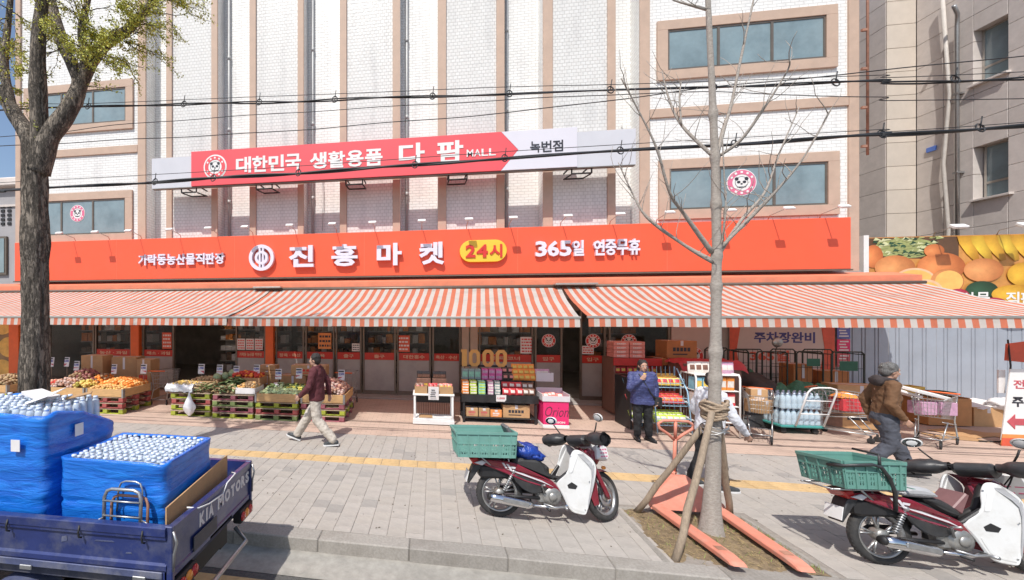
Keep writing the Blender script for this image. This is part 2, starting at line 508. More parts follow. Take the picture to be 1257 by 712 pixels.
# ================================================================ ground, road, kerb, sidewalk
g = MB(); g.quad((-400, -400, -.22), (400, -400, -.22), (400, 400, -.22), (-400, 400, -.22))
o = g.solo('ground', M['ground'], (0, 0, -.22)); o['kind'] = 'structure'
RZ = -.022
road = setting('road', (0, 4.18, -.15), RZ)
g = MB(); g.quad((-60, -14, 0), (60, -14, 0), (60, -.42, 0), (-60, -.42, 0)); g.build('asphalt_surface', M['asphalt'], road, world=False)
g = MB(); g.quad((-60, -.42, .004), (60, -.42, .004), (60, .02, .004), (-60, .02, .004)); g.build('gutter', M['gutter'], road, world=False)
g = MB(); g.box(-60, 60, -.66, -.52, .003, .007); g.build('yellow_line', M['tactile'], road, world=False)
kerb = setting('kerb', (0, 4.18, 0), RZ)
kst = []
for v in range(3):
    b = MB(); b.box(-.4985, .4985, 0, .2, -.22, 0, 0, .008 + .002 * v); kst.append(b.mesh('kerb_stone', M['kerb']))
for i in range(-17, 18):
    inst('kerb_stone', kst[i % 3], (i * 1.0 + .35, random.uniform(-.004, .004), random.uniform(-.004, .003)), (0, 0, random.uniform(-.004, .004)), kerb)
walk = setting('sidewalk', (0, 4.18, 0), RZ)
PX0, PX1, PY0, PY1 = 2.44, 3.80, .2, 1.32       # tree pit (sidewalk frame)
slab_ = MB()
slab_.box(-40, 40, .2, 3.84, -.2, -.008)
slab_.build('joint_bed', M['paverbase'], walk, world=False)
PW = .206
pv = {}
for half in (0, 1):
    for c in range(5):
        b = MB(); hy = (PW if not half else PW / 2)
        b.box(-PW / 2 + .0018, PW / 2 - .0018, -hy / 2 + .0022, hy / 2 - .0022, -.03, 0, 0, .003)
        pv[(half, c)] = b.mesh('paver', M['pave%d' % c])
cells = []
def in_pit(x, y, pad=.0):
    return PX0 - .07 - pad < x < PX1 + .05 + pad and PY0 - .1 < y < PY1 + .06
rows1 = [.2 + PW / 2 + k * PW for k in range(10)]
rows2 = [2.56 + PW / 2 + k * PW for k in range(6)]
for ci in range(-78, 70):
    x = (ci + .5) * PW
    for rows, base, top in ((rows1, .2, 2.26), (rows2, 2.56, 3.84)):
        y = base; first = True
        while y < top - .02:
            h = PW
            if first and ci % 2: h = PW / 2
            h = min(h, top - y)
            cells.append((x, y + h / 2, h)); y += h; first = False
cells = [c for c in cells if not in_pit(c[0], c[1])]
def seen(c):
    x, y = c[0], c[1] + 4.18 - .022 * c[0]
    if x < -2.6 or x / y > 1.35 or (x < -1.5 and y < 5.0): return 99
    return math.hypot(x, y)
cells.sort(key=seen)
def colour_pick():
    r = random.random()
    return 4 if r < .045 else random.choice((0, 0, 1, 2, 3))
for (x, y, h) in cells[:300]:
    half = 1 if h < PW * .7 else 0
    inst('paver', pv[(half, colour_pick())], (x, y, random.uniform(-.003, .002)), (random.uniform(-.006, .006), random.uniform(-.006, .006), 0), walk)
fld = MB()
for (x, y, h) in cells[300:]:
    z = random.uniform(-.003, .002); hx, hy = PW / 2 - .0018, h / 2 - .0022
    fld.box(x - hx, x + hx, y - hy, y + hy, -.03, z, colour_pick(), .003)
fld.build('paver_field', [M['pave%d' % i] for i in range(5)], walk, world=False, kind='stuff')
tt = []
b = MB(); b.box(-.147, .147, -.147, .147, -.03, 0, 0, .004)
for k in range(4): b.box(-.12 + k * .08 - .012, -.12 + k * .08 + .012, -.13, .13, 0, .005, 0, .003)
tm = b.mesh('tactile_tile', M['tactile'])
for i in range(-30, 33):
    inst('tactile_tile', tm, (i * .3, 2.41, random.uniform(-.002, .002)), (0, 0, R(90)), walk)
pit = MB()
def soil(u, v):
    x = PX0 + (PX1 - PX0) * u; y = PY0 + (PY1 - PY0) * v
    e = min(u, 1 - u, v, 1 - v)
    d = math.hypot(x - 3.15, y - .78)
    return (x, y, -.012 + .02 * min(1, e * 8) + .02 * noise.noise(Vector((x * 5, y * 5, 0))) + .012 * noise.noise(Vector((x * 17, y * 17, 3))) + .05 * math.exp(-d * d * 14))
pit.grid(soil, 60, 50)
pit.build('tree_pit_soil', M['soil'], walk, world=False)
ed = MB(); ed.box(PX0 - .075, PX0 - .005, PY0, PY1 + .05, -.05, .004, 0, .006); ed.build('pit_edging', M['kerb'], walk, world=False)
ed = MB(); ed.box(PX1 + .004, PX1 + .05, PY0, PY1 + .05, -.05, .002, 0, .006); ed.build('pit_edging', M['kerb'], walk, world=False)
ed = MB(); ed.box(PX0 - .005, PX1 + .004, PY1 + .004, PY1 + .05, -.05, .003, 0, .006); ed.build('pit_edging', M['kerb'], walk, world=False)
M['grassblade'] = pm('dry_grass', (.2, .24, .07), .8, var=.4, scale=30, rnd=.1)
M['straw'] = pm('straw_litter', (.36, .27, .13), .85, var=.35, scale=30)
gr = MB()
for k in range(1500):
    x = random.uniform(PX0 + .03, PX1 - .03); y = random.uniform(PY0 + .03, PY1 - .02)
    green = (x > 3.5 and random.random() < .8 and noise.noise(Vector((x * 3, y * 3, 9))) > -.15) or random.random() < .12
    a = random.uniform(0, 6.28); z = soil((x - PX0) / (PX1 - PX0), (y - PY0) / (PY1 - PY0))[2]
    if green:
        h = random.uniform(.02, .07); w = .004
        dx, dy = math.cos(a), math.sin(a); l = random.uniform(.01, .05)
        gr.add([(x - dy * w, y + dx * w, z - .003), (x + dy * w, y - dx * w, z - .003), (x + dx * l, y + dy * l, z + h)], [(0, 1, 2)], 0)
    else:
        l = random.uniform(.02, .06); dx, dy = math.cos(a) * l, math.sin(a) * l
        gr.add([(x, y, z + .004), (x + .006, y + .002, z + .006), (x + dx, y + dy, z + .008)], [(0, 1, 2)], 1)
gw = gr.build('pit_grass', [M['grassblade'], M['straw']], None)
gw.location = (0, 4.18, 0); gw.rotation_euler = (0, 0, RZ)
tag(gw, 'thin grass and dry straw in the square earth pit round the young tree', 'grass', None, 'stuff')
# forecourt in front of the shop
fc = setting('forecourt', (0, 8.0, 0))
b = MB(); b.add([(-40, 4.18 + 3.845 + .022 * 40, 0), (40, 4.18 + 3.845 - .022 * 40, 0), (40, 13, .0), (-40, 13, .0)], [(0, 1, 2, 3)])
b.build('forecourt_paving', M['fore'], fc)
M['cable_shadow'] = pm('painted_cable_shadow', (.2, .15, .12), .9)
for yy, w in ((9.02, .05), (8.55, .03)):  # dark strips on the paving, painted in as shadows of the overhead cables
    b = MB(); b.add([(-30, yy + .5, .004), (30, yy - .5, .004), (30, yy - .5 + w, .004), (-30, yy + .5 + w, .004)], [(0, 1, 2, 3)])
    b.build('cable_shadow_strip', M['cable_shadow'], fc)
st = MB(); st.box(-8, 6.8, 11.55, 12.3, 0, .05, 0, .01); st.build('door_threshold', M['grey_panel'], fc)
lit_ = MB()
for k in range(220):
    x = random.uniform(-4, 8); y = random.uniform(4.5, 8); s_ = random.uniform(.004, .012)
    lit_.obox((x, y, .004), (s_ * 2, s_, .004), Euler((0, 0, random.uniform(0, 3))), 0)
ll = lit_.build('leaf_litter', M['litter'], None)
tag(ll, 'tiny dark crumbs and bits of leaf scattered over the grey pavers', 'litter', None, 'stuff')

# ================================================================ the market building
W = 12.0
bd = thing('market_building', (0, 12.0, 0), 'white brick market building with peach trim, tall piers and an orange shop front', 'building')
b = MB(); b.box(-14.0, -9.47, 12.0, 12.5, 2.95, 15); b.build('brick_wall', M['whitebrick'], bd)
b = MB(); b.box(6.22, 10.96, 12.0, 12.5, 2.95, 15); b.build('brick_wall', M['whitebrick'], bd)
b = MB(); b.box(-9.47, 6.22, 12.45, 12.6, 2.95, 15); b.build('recess_wall', M['whitebrick'], bd)
piers = [(-8.22, -6.83), (-5.30, -3.92), (-2.35, -.93), (.67, 2.11), (3.67, 5.13)]
for a, c in piers:
    b = MB(); b.box(a, c, 12.0, 12.448, 2.95, 15); b.build('tiled_pier', M['mosaic'], bd)
fins = [(-9.47, -9.17), (-8.43, -8.22), (-6.83, -6.61), (-5.52, -5.30), (-3.92, -3.72), (-2.57, -2.35), (-.93, -.70), (.42, .67), (2.11, 2.34), (3.40, 3.67), (5.13, 5.34), (5.96, 6.22)]
for a, c in fins:
    b = MB(); b.box(a + .002, c - .002, 11.95, 11.998, 2.95, 15, 0, .008); b.build('peach_fin', M['peach'], bd)
    b = MB(); b.box(a + .004, c - .004, 12.0, 12.447, 2.95, 15); b.build('recess_side', M['whitebrick'], bd)
for a, c in ((-14.2, -14.0), (10.96, 11.18)):
    b = MB(); b.box(a, c, 11.94, 24, 2.95, 15, 0, .008); b.build('corner_strip', M['peach'], bd)
for a, c, z0, z1 in ((-13.998, -9.473, 7.94, 8.19), (6.223, 10.957, 7.94, 8.19)):
    b = MB(); b.box(a, c, 11.95, 11.998, z0, z1, 0, .008); b.build('band_course', M['peach'], bd)
M['drain'] = pm('grey_downpipe', (.42, .42, .42), .5, .1, var=.1)
for x, top in ((-6.43, 15), (-3.55, 15), (-.52, 15), (2.48, 15)):
    b = MB(); b.tube([(x, 12.38, 3), (x, 12.38, top)], .045, 8)
    for z in (6.2, 8.6, 11): b.tube([(x, 12.38, z), (x, 12.38, z + .12)], .058, 8)
    b.build('downpipe', M['drain'], bd)
for x in (-3.5, .25, 5.7):
    b = MB(); b.tube([(x, 12.42, 8), (x + .25, 12.4, 7.4), (x + .3, 12.38, 6.2), (x + .28, 12.36, 5.2)], .012, 5)
    b.build('loose_cable', M['drain'], bd)
M['ffigure'] = pm('goods_behind_glass', (.18, .17, .14), .8, var=.7, scale=3, rnd=.2)
def window(x0, x1, z0, z1, mull, out=.26):
    f = MB()
    f.box(x0 - out, x1 + out, 11.93, 11.997, z1, z1 + out, 0, .006); f.box(x0 - out, x1 + out, 11.93, 11.997, z0 - out, z0, 0, .006)
    f.box(x0 - out, x0, 11.931, 11.997, z0, z1); f.box(x1, x1 + out, 11.931, 11.997, z0, z1)
    w = f.build('window', M['peach'], bd); w['label'] = None; del w['label']
    al = MB(); y0, y1 = 11.955, 11.995
    for (a, c, e, g_) in ((x0, x1, z1 - .05, z1), (x0, x1, z0, z0 + .05)): al.box(a, c, y0, y1, e, g_)
    for a in (x0, x1 - .05): al.box(a, a + .05, y0 + .001, y1, z0 + .05, z1 - .05)
    for mx_ in mull: al.box(mx_ - .03, mx_ + .03, y0 - .004, y1, z0 + .05, z1 - .05)
    al.build('sash_frame', M['bronze'], w)
    ed_ = [x0] + list(mull) + [x1]
    for a, c in zip(ed_[:-1], ed_[1:]):
        p = MB(); p.box(a + .03, c - .03, 11.972, 11.978, z0 + .03, z1 - .03); p.build('pane', M['upglass'], w)
    return w
def clutter(x0, x1, z0, z1, w):
    b = MB()
    for k in range(14):
        x = random.uniform(x0 + .1, x1 - .3); h = random.uniform(.1, .5)
        b.box(x, x + random.uniform(.1, .35), 11.985, 11.9965, z0 + .05, z0 + .05 + h)
    b.build('stock_behind_pane', M['ffigure'], w, kind='stuff')
w1 = window(-13.6, -9.92, 5.24, 6.42, (-12.37, -11.15)); clutter(-13.6, -9.92, 5.24, 6.42, w1)
w2 = window(-13.6, -9.9, 9.0, 10.15, (-12.37, -11.15))
w3 = window(6.70, 10.48, 5.37, 6.50, (7.95, 9.25)); clutter(6.7, 10.48, 5.37, 6.5, w3)
w4 = window(6.66, 10.44, 9.22, 10.34, (7.92, 9.2))
panda_emblem(w1, -11.75, 11.970, 5.97, .29, M['pink'], 'window_sticker')
panda_emblem(w3, 8.48, 11.970, 6.05, .36, M['pink'], 'window_sticker')
# conduit on the right corner
b = MB(); b.tube([(11.32, 11.9, 6.6), (11.32, 11.9, 15)], .026, 8)
for k in range(8): b.box(11.19, 11.3, 11.88, 11.93, 6.8 + k * 1.0, 6.86 + k * 1.0)
M['rust'] = pm('rusty_conduit', (.34, .17, .115), .7, var=.3, scale=6)
b.build('conduit', M['rust'], bd)
# body behind, roof slab and shop room
b = MB(); b.box(-14.19, -14.0, 12.5, 24, .0, 2.95); b.box(10.97, 11.17, 12.5, 24, .0, 2.95); b.box(-14.0, 10.96, 12.6, 12.8, 2.96, 15)
b.build('party_wall', M['grey_panel'], bd)
b = MB(); b.quad((-14, 12.02, 2.94), (10.96, 12.02, 2.94), (10.96, 20, 2.94), (-14, 20, 2.94)); b.build('shop_ceiling', M['ceil'], bd)
b = MB(); b.box(-14, 10.96, 18.4, 18.6, 0, 2.93); b.build('shop_back_wall', M['darkroom'], bd)
b = MB(); b.quad((-14, 12.0, .03), (10.96, 12.0, .03), (10.96, 18.4, .03), (-14, 18.4, .03)); b.build('shop_floor', M['darkroom'], bd)
b = MB(); b.box(-14.2, 11.18, 11.905, 11.995, 2.951, 3.62); b.build('lintel', M['grey_panel'], bd)

# ---------------------------------------------------------------- shop front
GY = 12.1
def post(x0, x1, mat, name='post', z1=2.95, y=12.06):
    b = MB(); b.box(x0, x1, y - .06, y + .1, .05, z1, 0, .006); return b.build(name, mat, bd)
for x0, x1 in ((-9.72, -9.42), (-4.98, -4.72)): post(x0, x1, M['orange_post'], 'orange_post', y=12.0)
post(-14.35, -13.95, M['orange_post'], 'orange_post', y=11.9)
for x0, x1 in ((1.12, 1.33), (1.36, 1.58)): post(x0, x1, M['beige_post'], 'clad_post', y=12.0)
# bays: x0, x1, kind, band text
bays = [(-13.0, -11.2, 'tall', ''), (-11.16, -9.78, 'bay', '농산 · 과일'), (-9.36, -8.22, 'bay', '채소 · 과일'), (-6.04, -5.02, 'bay', '가락동 농산물 직판장'),
        (-4.68, -3.74, 'bay', '정육 · 축산'), (-3.70, -2.76, 'bay', '정육'), (-2.72, -1.9, 'bay', '출구'), (-1.86, -.84, 'bay', '출구'),
        (-.80, .22, 'bay', '대한홍수'), (.26, 1.10, 'bay', '축산 · 수산'), (1.62, 3.16, 'bay', '정육 코너'), (3.20, 3.96, 'bay', '입구'),
        (4.44, 5.12, 'bay', '입구'), (5.2, 6.78, 'bay', '다팜')]
M['bandtxt'] = pm('band_lettering', (.62, .45, .3), .5)
for (x0, x1, kind, txt) in bays:
    fr = MB()
    fr.box(x0, x0 + .05, 12.05, 12.14, .05, 2.94); fr.box(x1 - .05, x1, 12.05, 12.14, .05, 2.94)
    fr.box(x0 + .05, x1 - .05, 12.055, 12.135, 2.86, 2.94)
    if kind == 'bay':
        fr.box(x0 + .05, x1 - .05, 12.055, 12.135, .05, .16)
    s_ = fr.build('shop_bay', M['bronze'], bd)
    lo = 1.32 if kind == 'bay' else .1
    p = MB(); p.box(x0 + .05, x1 - .05, 12.092, 12.098, lo, 2.86); p.build('pane', M['shopglass'], s_)
    if kind == 'bay':
        p = MB(); p.box(x0 + .05, x1 - .05, 12.075, 12.115, .16, 1.10, 0, .004); p.build('base_panel', M['grey_panel'], s_)
        p = MB(); p.box(x0 + .05, x1 - .05, 12.068, 12.115, 1.102, 1.32, 0, .004); bb = p.build('name_band', M['red_band'], s_)
        w_ = min((x1 - x0) * .75, .16 * len(txt)); cx = (x0 + x1) / 2
        letters(txt, cx - w_ / 2, cx + w_ / 2, 1.155, 1.265, 12.068, .004).build('band_lettering', M['bandtxt'], s_, kind='stuff')
# transoms over open doorways
for x0, x1 in ((-8.2, -6.06), (3.98, 4.42)):
    b = MB(); b.box(x0, x1, 12.06, 12.13, 2.6, 2.94); b.build('door_header', M['bronze'], bd)
b = MB(); b.box(6.8, 8.0, 12.02, 12.14, .05, 2.94); b.build('plain_wall', pm('pinkish_wall', (.52, .40, .36), .7, var=.04), bd)
b = MB(); b.box(8.02, 11.17, 12.25, 12.45, .0, 2.94); b.build('plain_wall', M['grey_panel'], bd)
panda_emblem(bd, 3.58, 12.05, 1.74, .19, M['redtxt'], 'door_sticker')
panda_emblem(bd, 4.78, 12.05, 1.74, .20, M['redtxt'], 'door_sticker')
panda_emblem(bd, 5.72, 12.05, 1.74, .20, M['redtxt'], 'door_sticker')
panda_emblem(bd, 7.35, 12.015, 1.36, .24, M['redtxt'], 'wall_sticker')
# posters on the glass
M['poster_red'] = pm('poster_red', (.62, .1, .05), .5); M['poster_or'] = pm('poster_orange', (.72, .27, .08), .5); M['paper'] = pm('paper', (.72, .69, .68), .6, var=.05)
def poster(x0, x1, z0, z1, mat, lines=4, ink='paper', y=12.054):
    p = MB(); p.box(x0, x1, y - .004, y, z0, z1); q = p.build('poster', M[mat] if isinstance(mat, str) else mat, bd)
    t = MB(); hh = (z1 - z0) / (lines * 2 + 1)
    for k in range(lines):
        zz = z0 + hh * (1 + 2 * k)
        xx = x0 + .1 * (x1 - x0)
        while xx < x1 - .12 * (x1 - x0):
            ww = random.uniform(.1, .25) * (x1 - x0); t.box(xx, min(xx + ww, x1 - .06 * (x1 - x0)), y - .007, y - .004, zz, zz + hh * .9); xx += ww + .06 * (x1 - x0)
    t.build('poster_print', M[ink], q, kind='stuff')
poster(-8.64, -8.3, 1.36, 1.9, 'poster_red'); 
for k in range(3): poster(-5.98 + k * .3, -5.71 + k * .3, 1.36, 1.72, 'paper', 4, 'redtxt')
poster(-3.28, -2.86, 1.42, 1.92, 'poster_or', 3, 'txtblack')
poster(-2.2, -1.96, 1.36, 1.6, 'paper', 3, 'txtblack')
poster(-.78, -.42, 1.36, 1.86, 'poster_red', 4); poster(2.8, 3.14, 1.36, 1.84, 'paper', 5, 'redtxt'); poster(4.48, 4.8, 1.36, 1.6, 'paper', 3, 'redtxt')
# fruit picture panel at the far left of the shop front
b = MB(); b.box(-17.5, -14.4, 12.0, 12.06, .1, 2.9)
fp = b.build('picture_panel', pm('fruit_picture_ground', (.28, .18, .08), .5, var=.3, scale=2), bd)
M['mango'] = pm('mango_print', (.72, .45, .1), .5, var=.25, scale=4)
for k in range(9):
    t = MB(); disc(t, -16.9 + (k % 3) * 1.05 + .3 * (k // 3 % 2), 11.999 - .001 * k, .55 + (k // 3) * .8, .36, 0, 20, .003, rx=.45); t.build('fruit_print', M['mango'], fp)

# interior shelving seen through the glass
M['goods'] = pm('shelf_goods', (.2, .13, .085), .7, var=.8, scale=4, rnd=.35)
def shelf_unit(x, y, n, lab):
    t = thing('shelf_unit', (x, y, .03), lab, 'shelf', 'shelves inside the dark shop')
    f = MB(); f.box(x - n / 2, x + n / 2, y + .28, y + .32, .03, 2.1)
    for k in range(5): f.box(x - n / 2, x + n / 2, y - .2, y + .279, .2 + k * .42, .23 + k * .42)
    f.build('shelf_frame', M['grey_panel'], t)
    gd = MB()
    for k in range(5):
        xx = x - n / 2 + .03
        while xx < x + n / 2 - .15:
            ww = random.uniform(.1, .25); gd.box(xx, xx + ww, y - .16, y + .2, .235 + k * .42, .235 + k * .42 + random.uniform(.15, .34), random.randrange(4)); xx += ww + .02
    gd.build('shelf_goods', [M['goods'], M['poster_or'], M['paper'], M['darkroom']], t, kind='stuff')
for x, y, n, wh in ((-12.2, 13.6, 1.7, 'beside the big trunk'), (-10.4, 13.4, 1.3, 'left of the first orange post'), (-7.2, 15.2, 2.0, 'deep in the open doorway'), (-5.4, 13.6, 1.2, 'behind the three red price posters'), (-3.4, 13.8, 2.2, 'behind the orange poster'), (-.9, 14.2, 2.2, 'behind the sliding doors'), (2.4, 13.8, 2.2, 'behind the golden figures'), (5.9, 13.4, 1.2, 'behind the red snack rack')):
    shelf_unit(x, y, n, 'dim shelf of packed goods inside the shop ' + wh)

M['tube'] = pm('lit_tube', (.9, .9, .85), .5)
_b = M['tube'].node_tree.nodes['Principled BSDF']; _b.inputs['Emission Color'].default_value = (1, .93, .8, 1); _b.inputs['Emission Strength'].default_value = 18
for k, (x, wh) in enumerate(((-12.2, 'above the left fruit stand'), (-7.1, 'in the open doorway'), (-3.6, 'behind the orange poster'), (-.6, 'behind the sliding doors'), (2.3, 'behind the golden figures'), (5.2, 'behind the red snack rack'))):
    t = thing('tube_lamp', (x, 14, 2.85), 'lit white ceiling tube inside the shop ' + wh, 'lamp', 'lit tubes inside the shop')
    b = MB(); b.box(x - .9, x + .9, 13.1, 13.22, 2.88, 2.93); b.build('fitting', M['white'], t)
    b = MB(); b.tube([(x - .88, 13.16, 2.855), (x + .88, 13.16, 2.855)], .018, 8); b.build('tube', M['tube'], t)
# ---------------------------------------------------------------- the orange fascia sign
fs = thing('fascia_sign', (-1.6, 11.6, 3.64), 'long orange fascia sign with white raised lettering above the striped awning', 'shop sign')
b = MB(); b.box(-13.82, 10.68, 11.6, 11.90, 3.64, 4.95, 0, .01); b.build('sign_box', M['orange_sign'], fs)
for x in (-9.95, -5.85, -1.75, 2.62, 6.45):
    b = MB(); b.box(x, x + .006, 11.5975, 11.5995, 3.66, 4.93); b.build('face_seam', M['orange_eave'], fs)
b = MB(); b.box(-13.84, 10.70, 11.57, 11.64, 3.60, 3.638); b.build('sign_edge', M['bronze'], fs)
for body, x0, x1, z0, z1, th in (('가락동농산물직판장', -9.12, -6.14, 4.08, 4.43, .07), ('365일', 3.07, 4.35, 4.1, 4.53, .09), ('연중무휴', 4.58, 5.76, 4.1, 4.53, .09)):
    n = len(body); wd = (x1 - x0) / n
    for k, ch in enumerate(body):
        narrow = .08 if ch.isdigit() else .0
        letters(ch, x0 + k * wd + wd * .03, x0 + (k + 1) * wd - wd * .03, z0, z1, 11.6, th, bold=.03).build('letter', M['letter'], fs)
for ch, x0, x1 in (('진', -4.04, -3.27), ('흥', -2.72, -1.93), ('마', -1.36, -.63), ('켓', -.13, .58)):
    letters(ch, x0, x1, 3.93, 4.58, 11.6, .13, bold=.035).build('letter', M['letter'], fs)
lg = MB(); disc(lg, -4.92, 11.6, 4.24, .40, 0, 36, .12, .30); disc(lg, -4.92, 11.6, 4.24, .21, 0, 30, .12, .13)
lg.box(-5.0, -4.945, 11.481, 11.6, 3.95, 4.53); lg.box(-4.895, -4.84, 11.481, 11.6, 3.95, 4.53)
lg.build('logo', M['letter'], fs)
pl = MB()
pts = []
for k in range(13): a = R(90 + k * 15); pts.append((1.33 + .31 * math.cos(a), 4.29 + .31 * math.sin(a)))
for k in range(13): a = R(-90 + k * 15); pts.append((2.0 + .31 * math.cos(a), 4.29 + .31 * math.sin(a)))
pl.slab(pts, 11.49, 11.6, 0, .01); ps = pl.build('badge', M['yellow'], fs)
for ch, x0, x1 in (('2', 1.18, 1.45), ('4', 1.48, 1.79), ('시', 1.84, 2.18)):
    letters(ch, x0, x1, 4.11, 4.47, 11.49, .03, bold=.03).build('letter', M['redtxt'], ps)
# flood lamps along the sign's top
lamp = thing('sign_lamp', (-12.9, 11.7, 4.95), 'small white flood lamp on a thin arm along the top of the orange sign', 'lamp', 'flood lamps along the orange sign')
b = MB(); b.tube([(-12.9, 11.72, 4.94), (-12.9, 11.66, 5.06), (-12.9, 11.15, 5.13)], .011, 6); b.build('arm', M['alu'], lamp)
b = MB(); b.obox((-12.9, 11.1, 5.11), (.22, .11, .055), Euler((R(35), 0, 0)), 0, .012); h_ = b.build('lamp_head', M['white'], lamp)
LAMPS = ['first from the left end, partly behind the trunk', 'just right of the big trunk', 'over the bare orange left of the small lettering', 'above the first small letter', 'above the middle of the small lettering', 'above the end of the small lettering', 'above the round logo', 'above the first big letter', 'above the second big letter', 'above the third big letter', 'above the fourth big letter', 'above the left end of the yellow badge', 'just right of the yellow badge', 'above the figures 365', 'above the lettering after 365', 'left of the young tree trunk', 'just right of the young tree trunk', 'third from the right end', 'nearest the right end']
for k in range(1, 19):
    dup(lamp, (-12.9 + k * 1.28 + (.05 if k % 3 else -.06), 11.7, 4.95), None, 'white flood lamp on the orange sign, ' + LAMPS[k])
lamp['label'] = 'white flood lamp on the orange sign, ' + LAMPS[0]
# eave over the awning
ev = thing('eave', (-1, 11.5, 3.3), 'orange sheet metal eave running between the orange sign and the awning', 'eave')
b = MB(); b.add([(-17, 11.9, 3.58), (11.85, 11.9, 3.58), (11.85, 11.28, 3.44), (-17, 11.28, 3.44), (-17, 11.28, 3.28), (11.85, 11.28, 3.28), (11.85, 11.9, 3.28), (-17, 11.9, 3.28)],
              [(0, 1, 2, 3), (3, 2, 5, 4), (4, 5, 6, 7), (0, 3, 4, 7), (1, 6, 5, 2)])
b.build('eave_sheet', M['orange_eave'], ev)
b = MB(); b.box(-17, 11.85, 11.262, 11.30, 3.262, 3.30); b.build('eave_trim', M['bronze'], ev)

# ---------------------------------------------------------------- awnings
def awning(x0, x1, label, xb0=None, xb1=None, zf=0.0):
    xb0 = x0 if xb0 is None else xb0; xb1 = x1 if xb1 is None else xb1
    t = thing('awning', ((x0 + x1) / 2, 11.3, 3.2), label, 'awning')
    n = max(2, round((x1 - x0) / .104)); ns = 10
    cv = MB()
    def P(u, v):
        xa = xb0 + (xb1 - xb0) * u; xf = x0 + (x1 - x0) * u
        y = 11.27 - v * 2.66
        sag = -.07 * math.sin(math.pi * v) + .05 * noise.noise(Vector((xa * .9, v * 4, zf * 9))) * math.sin(math.pi * min(1, v * 1.2))
        return (xa + (xf - xa) * v, y, 3.24 - v * .80 + sag + zf)
    for i in range(n):
        for j in range(ns):
            for (q, uu) in ((i, 0),):
                a, c = i / n, (i + 1) / n
                cv.add([P(a, j / ns), P(c, j / ns), P(c, (j + 1) / ns), P(a, (j + 1) / ns)], [(0, 1, 2, 3)], i % 2, True)
    cv.build('canopy', [M['stripe_o'], M['stripe_w']], t)
    br = MB(); br.box(x0 - .02, x1 + .02, 8.575, 8.635, 2.405 + zf, 2.455 + zf, 0, .01); br.build('front_bar', M['alu'], t)
    vl = MB()
    for i in range(n):
        a, c = x0 + (x1 - x0) * i / n, x0 + (x1 - x0) * (i + 1) / n
        zb = lambda x: 2.235 + zf + .008 * noise.noise(Vector((x * 2, 3, 0))); yb = lambda x: 8.572 + .014 * noise.noise(Vector((x * 2.2, 0, 5)))
        vl.add([(a, 8.592, 2.41 + zf), (c, 8.592, 2.41 + zf), (c, yb(c), zb(c)), (a, yb(a), zb(a))], [(0, 1, 2, 3)], i % 2)
    vl.build('valance', [M['stripe_o'], M['stripe_w']], t)
    k = x0 + .5
    while k < x1:
        a = MB(); a.tube([(k, 11.24, 3.02), (k + .05, 9.9, 2.55), (k, 8.66, 2.41 + zf)], .022, 6); a.build('folding_arm', M['alu'], t); k += 2.2
    rl = MB(); rl.tube([(xb0 - .02, 11.24, 3.26 + zf), (xb1 + .02, 11.24, 3.26 + zf)], .04, 8); rl.build('roller', M['bronze'], t)
    return t
awning(-17.2, -4.52, 'orange and white striped awning section furthest left, behind the big tree trunk')
awning(-4.495, 3.16, 'orange and white striped awning section in the middle above the snack stands', None, 3.66, zf=-.012)
awning(3.32, 11.85, 'orange and white striped awning section on the right reaching past the grey fence', 3.70, 11.85, zf=.0)
b = MB(); b.box(-5.0, -4.15, 11.05, 11.25, 3.27, 3.32, 0, .01); t_ = b.solo('awning_bracket', M['alu']); tag(t_, 'grey metal awning end bracket above the left awning joint', 'bracket')
b = MB(); b.box(3.45, 4.5, 11.0, 11.25, 3.27, 3.32, 0, .01); t_ = b.solo('awning_bracket', M['alu']); tag(t_, 'grey metal awning end bracket above the right awning joint', 'bracket')

# ---------------------------------------------------------------- the red sign high on the piers
hs = thing('wall_sign', (-1.4, 11.22, 6.43), 'long coral and white sign with round emblem, held off the white piers', 'shop sign')
b = MB(); b.box(-8.43, -7.075, 11.26, 11.38, 6.43, 7.38, 0, .006); b.build('blank_panel', M['greyblank'], hs)
b = MB(); b.box(4.065, 5.52, 11.26, 11.38, 6.43, 7.38, 0, .006); b.build('blank_panel', M['greyblank'], hs)
b = MB(); b.slab([(-7.07, 6.44), (2.1, 6.44), (2.55, 6.98), (2.1, 7.5), (-7.07, 7.5)], 11.22, 11.38, 0, .004); b.build('coral_panel', M['pandared'], hs)
b = MB(); b.slab([(2.105, 6.44), (4.06, 6.44), (4.06, 7.5), (2.105, 7.5), (2.555, 6.98)], 11.222, 11.38, 0, .004); b.build('pale_panel', M['pandaw'], hs)
e_ = disc(MB(), -6.28, 11.22, 6.99, .375, 0, 36, .006).build('emblem', M['white'], hs)
panda_emblem(hs, -6.28, 11.2135, 6.99, .35, M['pandared'])
bodies = [('대한민국', -5.62, -3.55, 6.76, 7.24), ('생활용품', -3.32, -1.14, 6.76, 7.24), ('다', -.72, .06, 6.72, 7.34), ('팜', .34, 1.12, 6.72, 7.34)]
for body, x0, x1, z0, z1 in bodies:
    n = len(body); wd = (x1 - x0) / n
    for k, ch in enumerate(body):
        letters(ch, x0 + k * wd + wd * .03, x0 + (k + 1) * wd - wd * .04, z0, z1, 11.22, .012, bold=.03).build('letter', M['white'], hs)
for k, ch in enumerate('MALL'):
    letters(ch, 1.18 + k * .2, 1.36 + k * .2, 6.86, 7.06, 11.22, .012, bold=.015).build('letter', M['white'], hs)
for k, ch in enumerate('녹번점'):
    letters(ch, 2.86 + k * .29, 3.12 + k * .29, 6.88, 7.18, 11.222, .012, bold=.012).build('letter', M['txtblack'], hs)
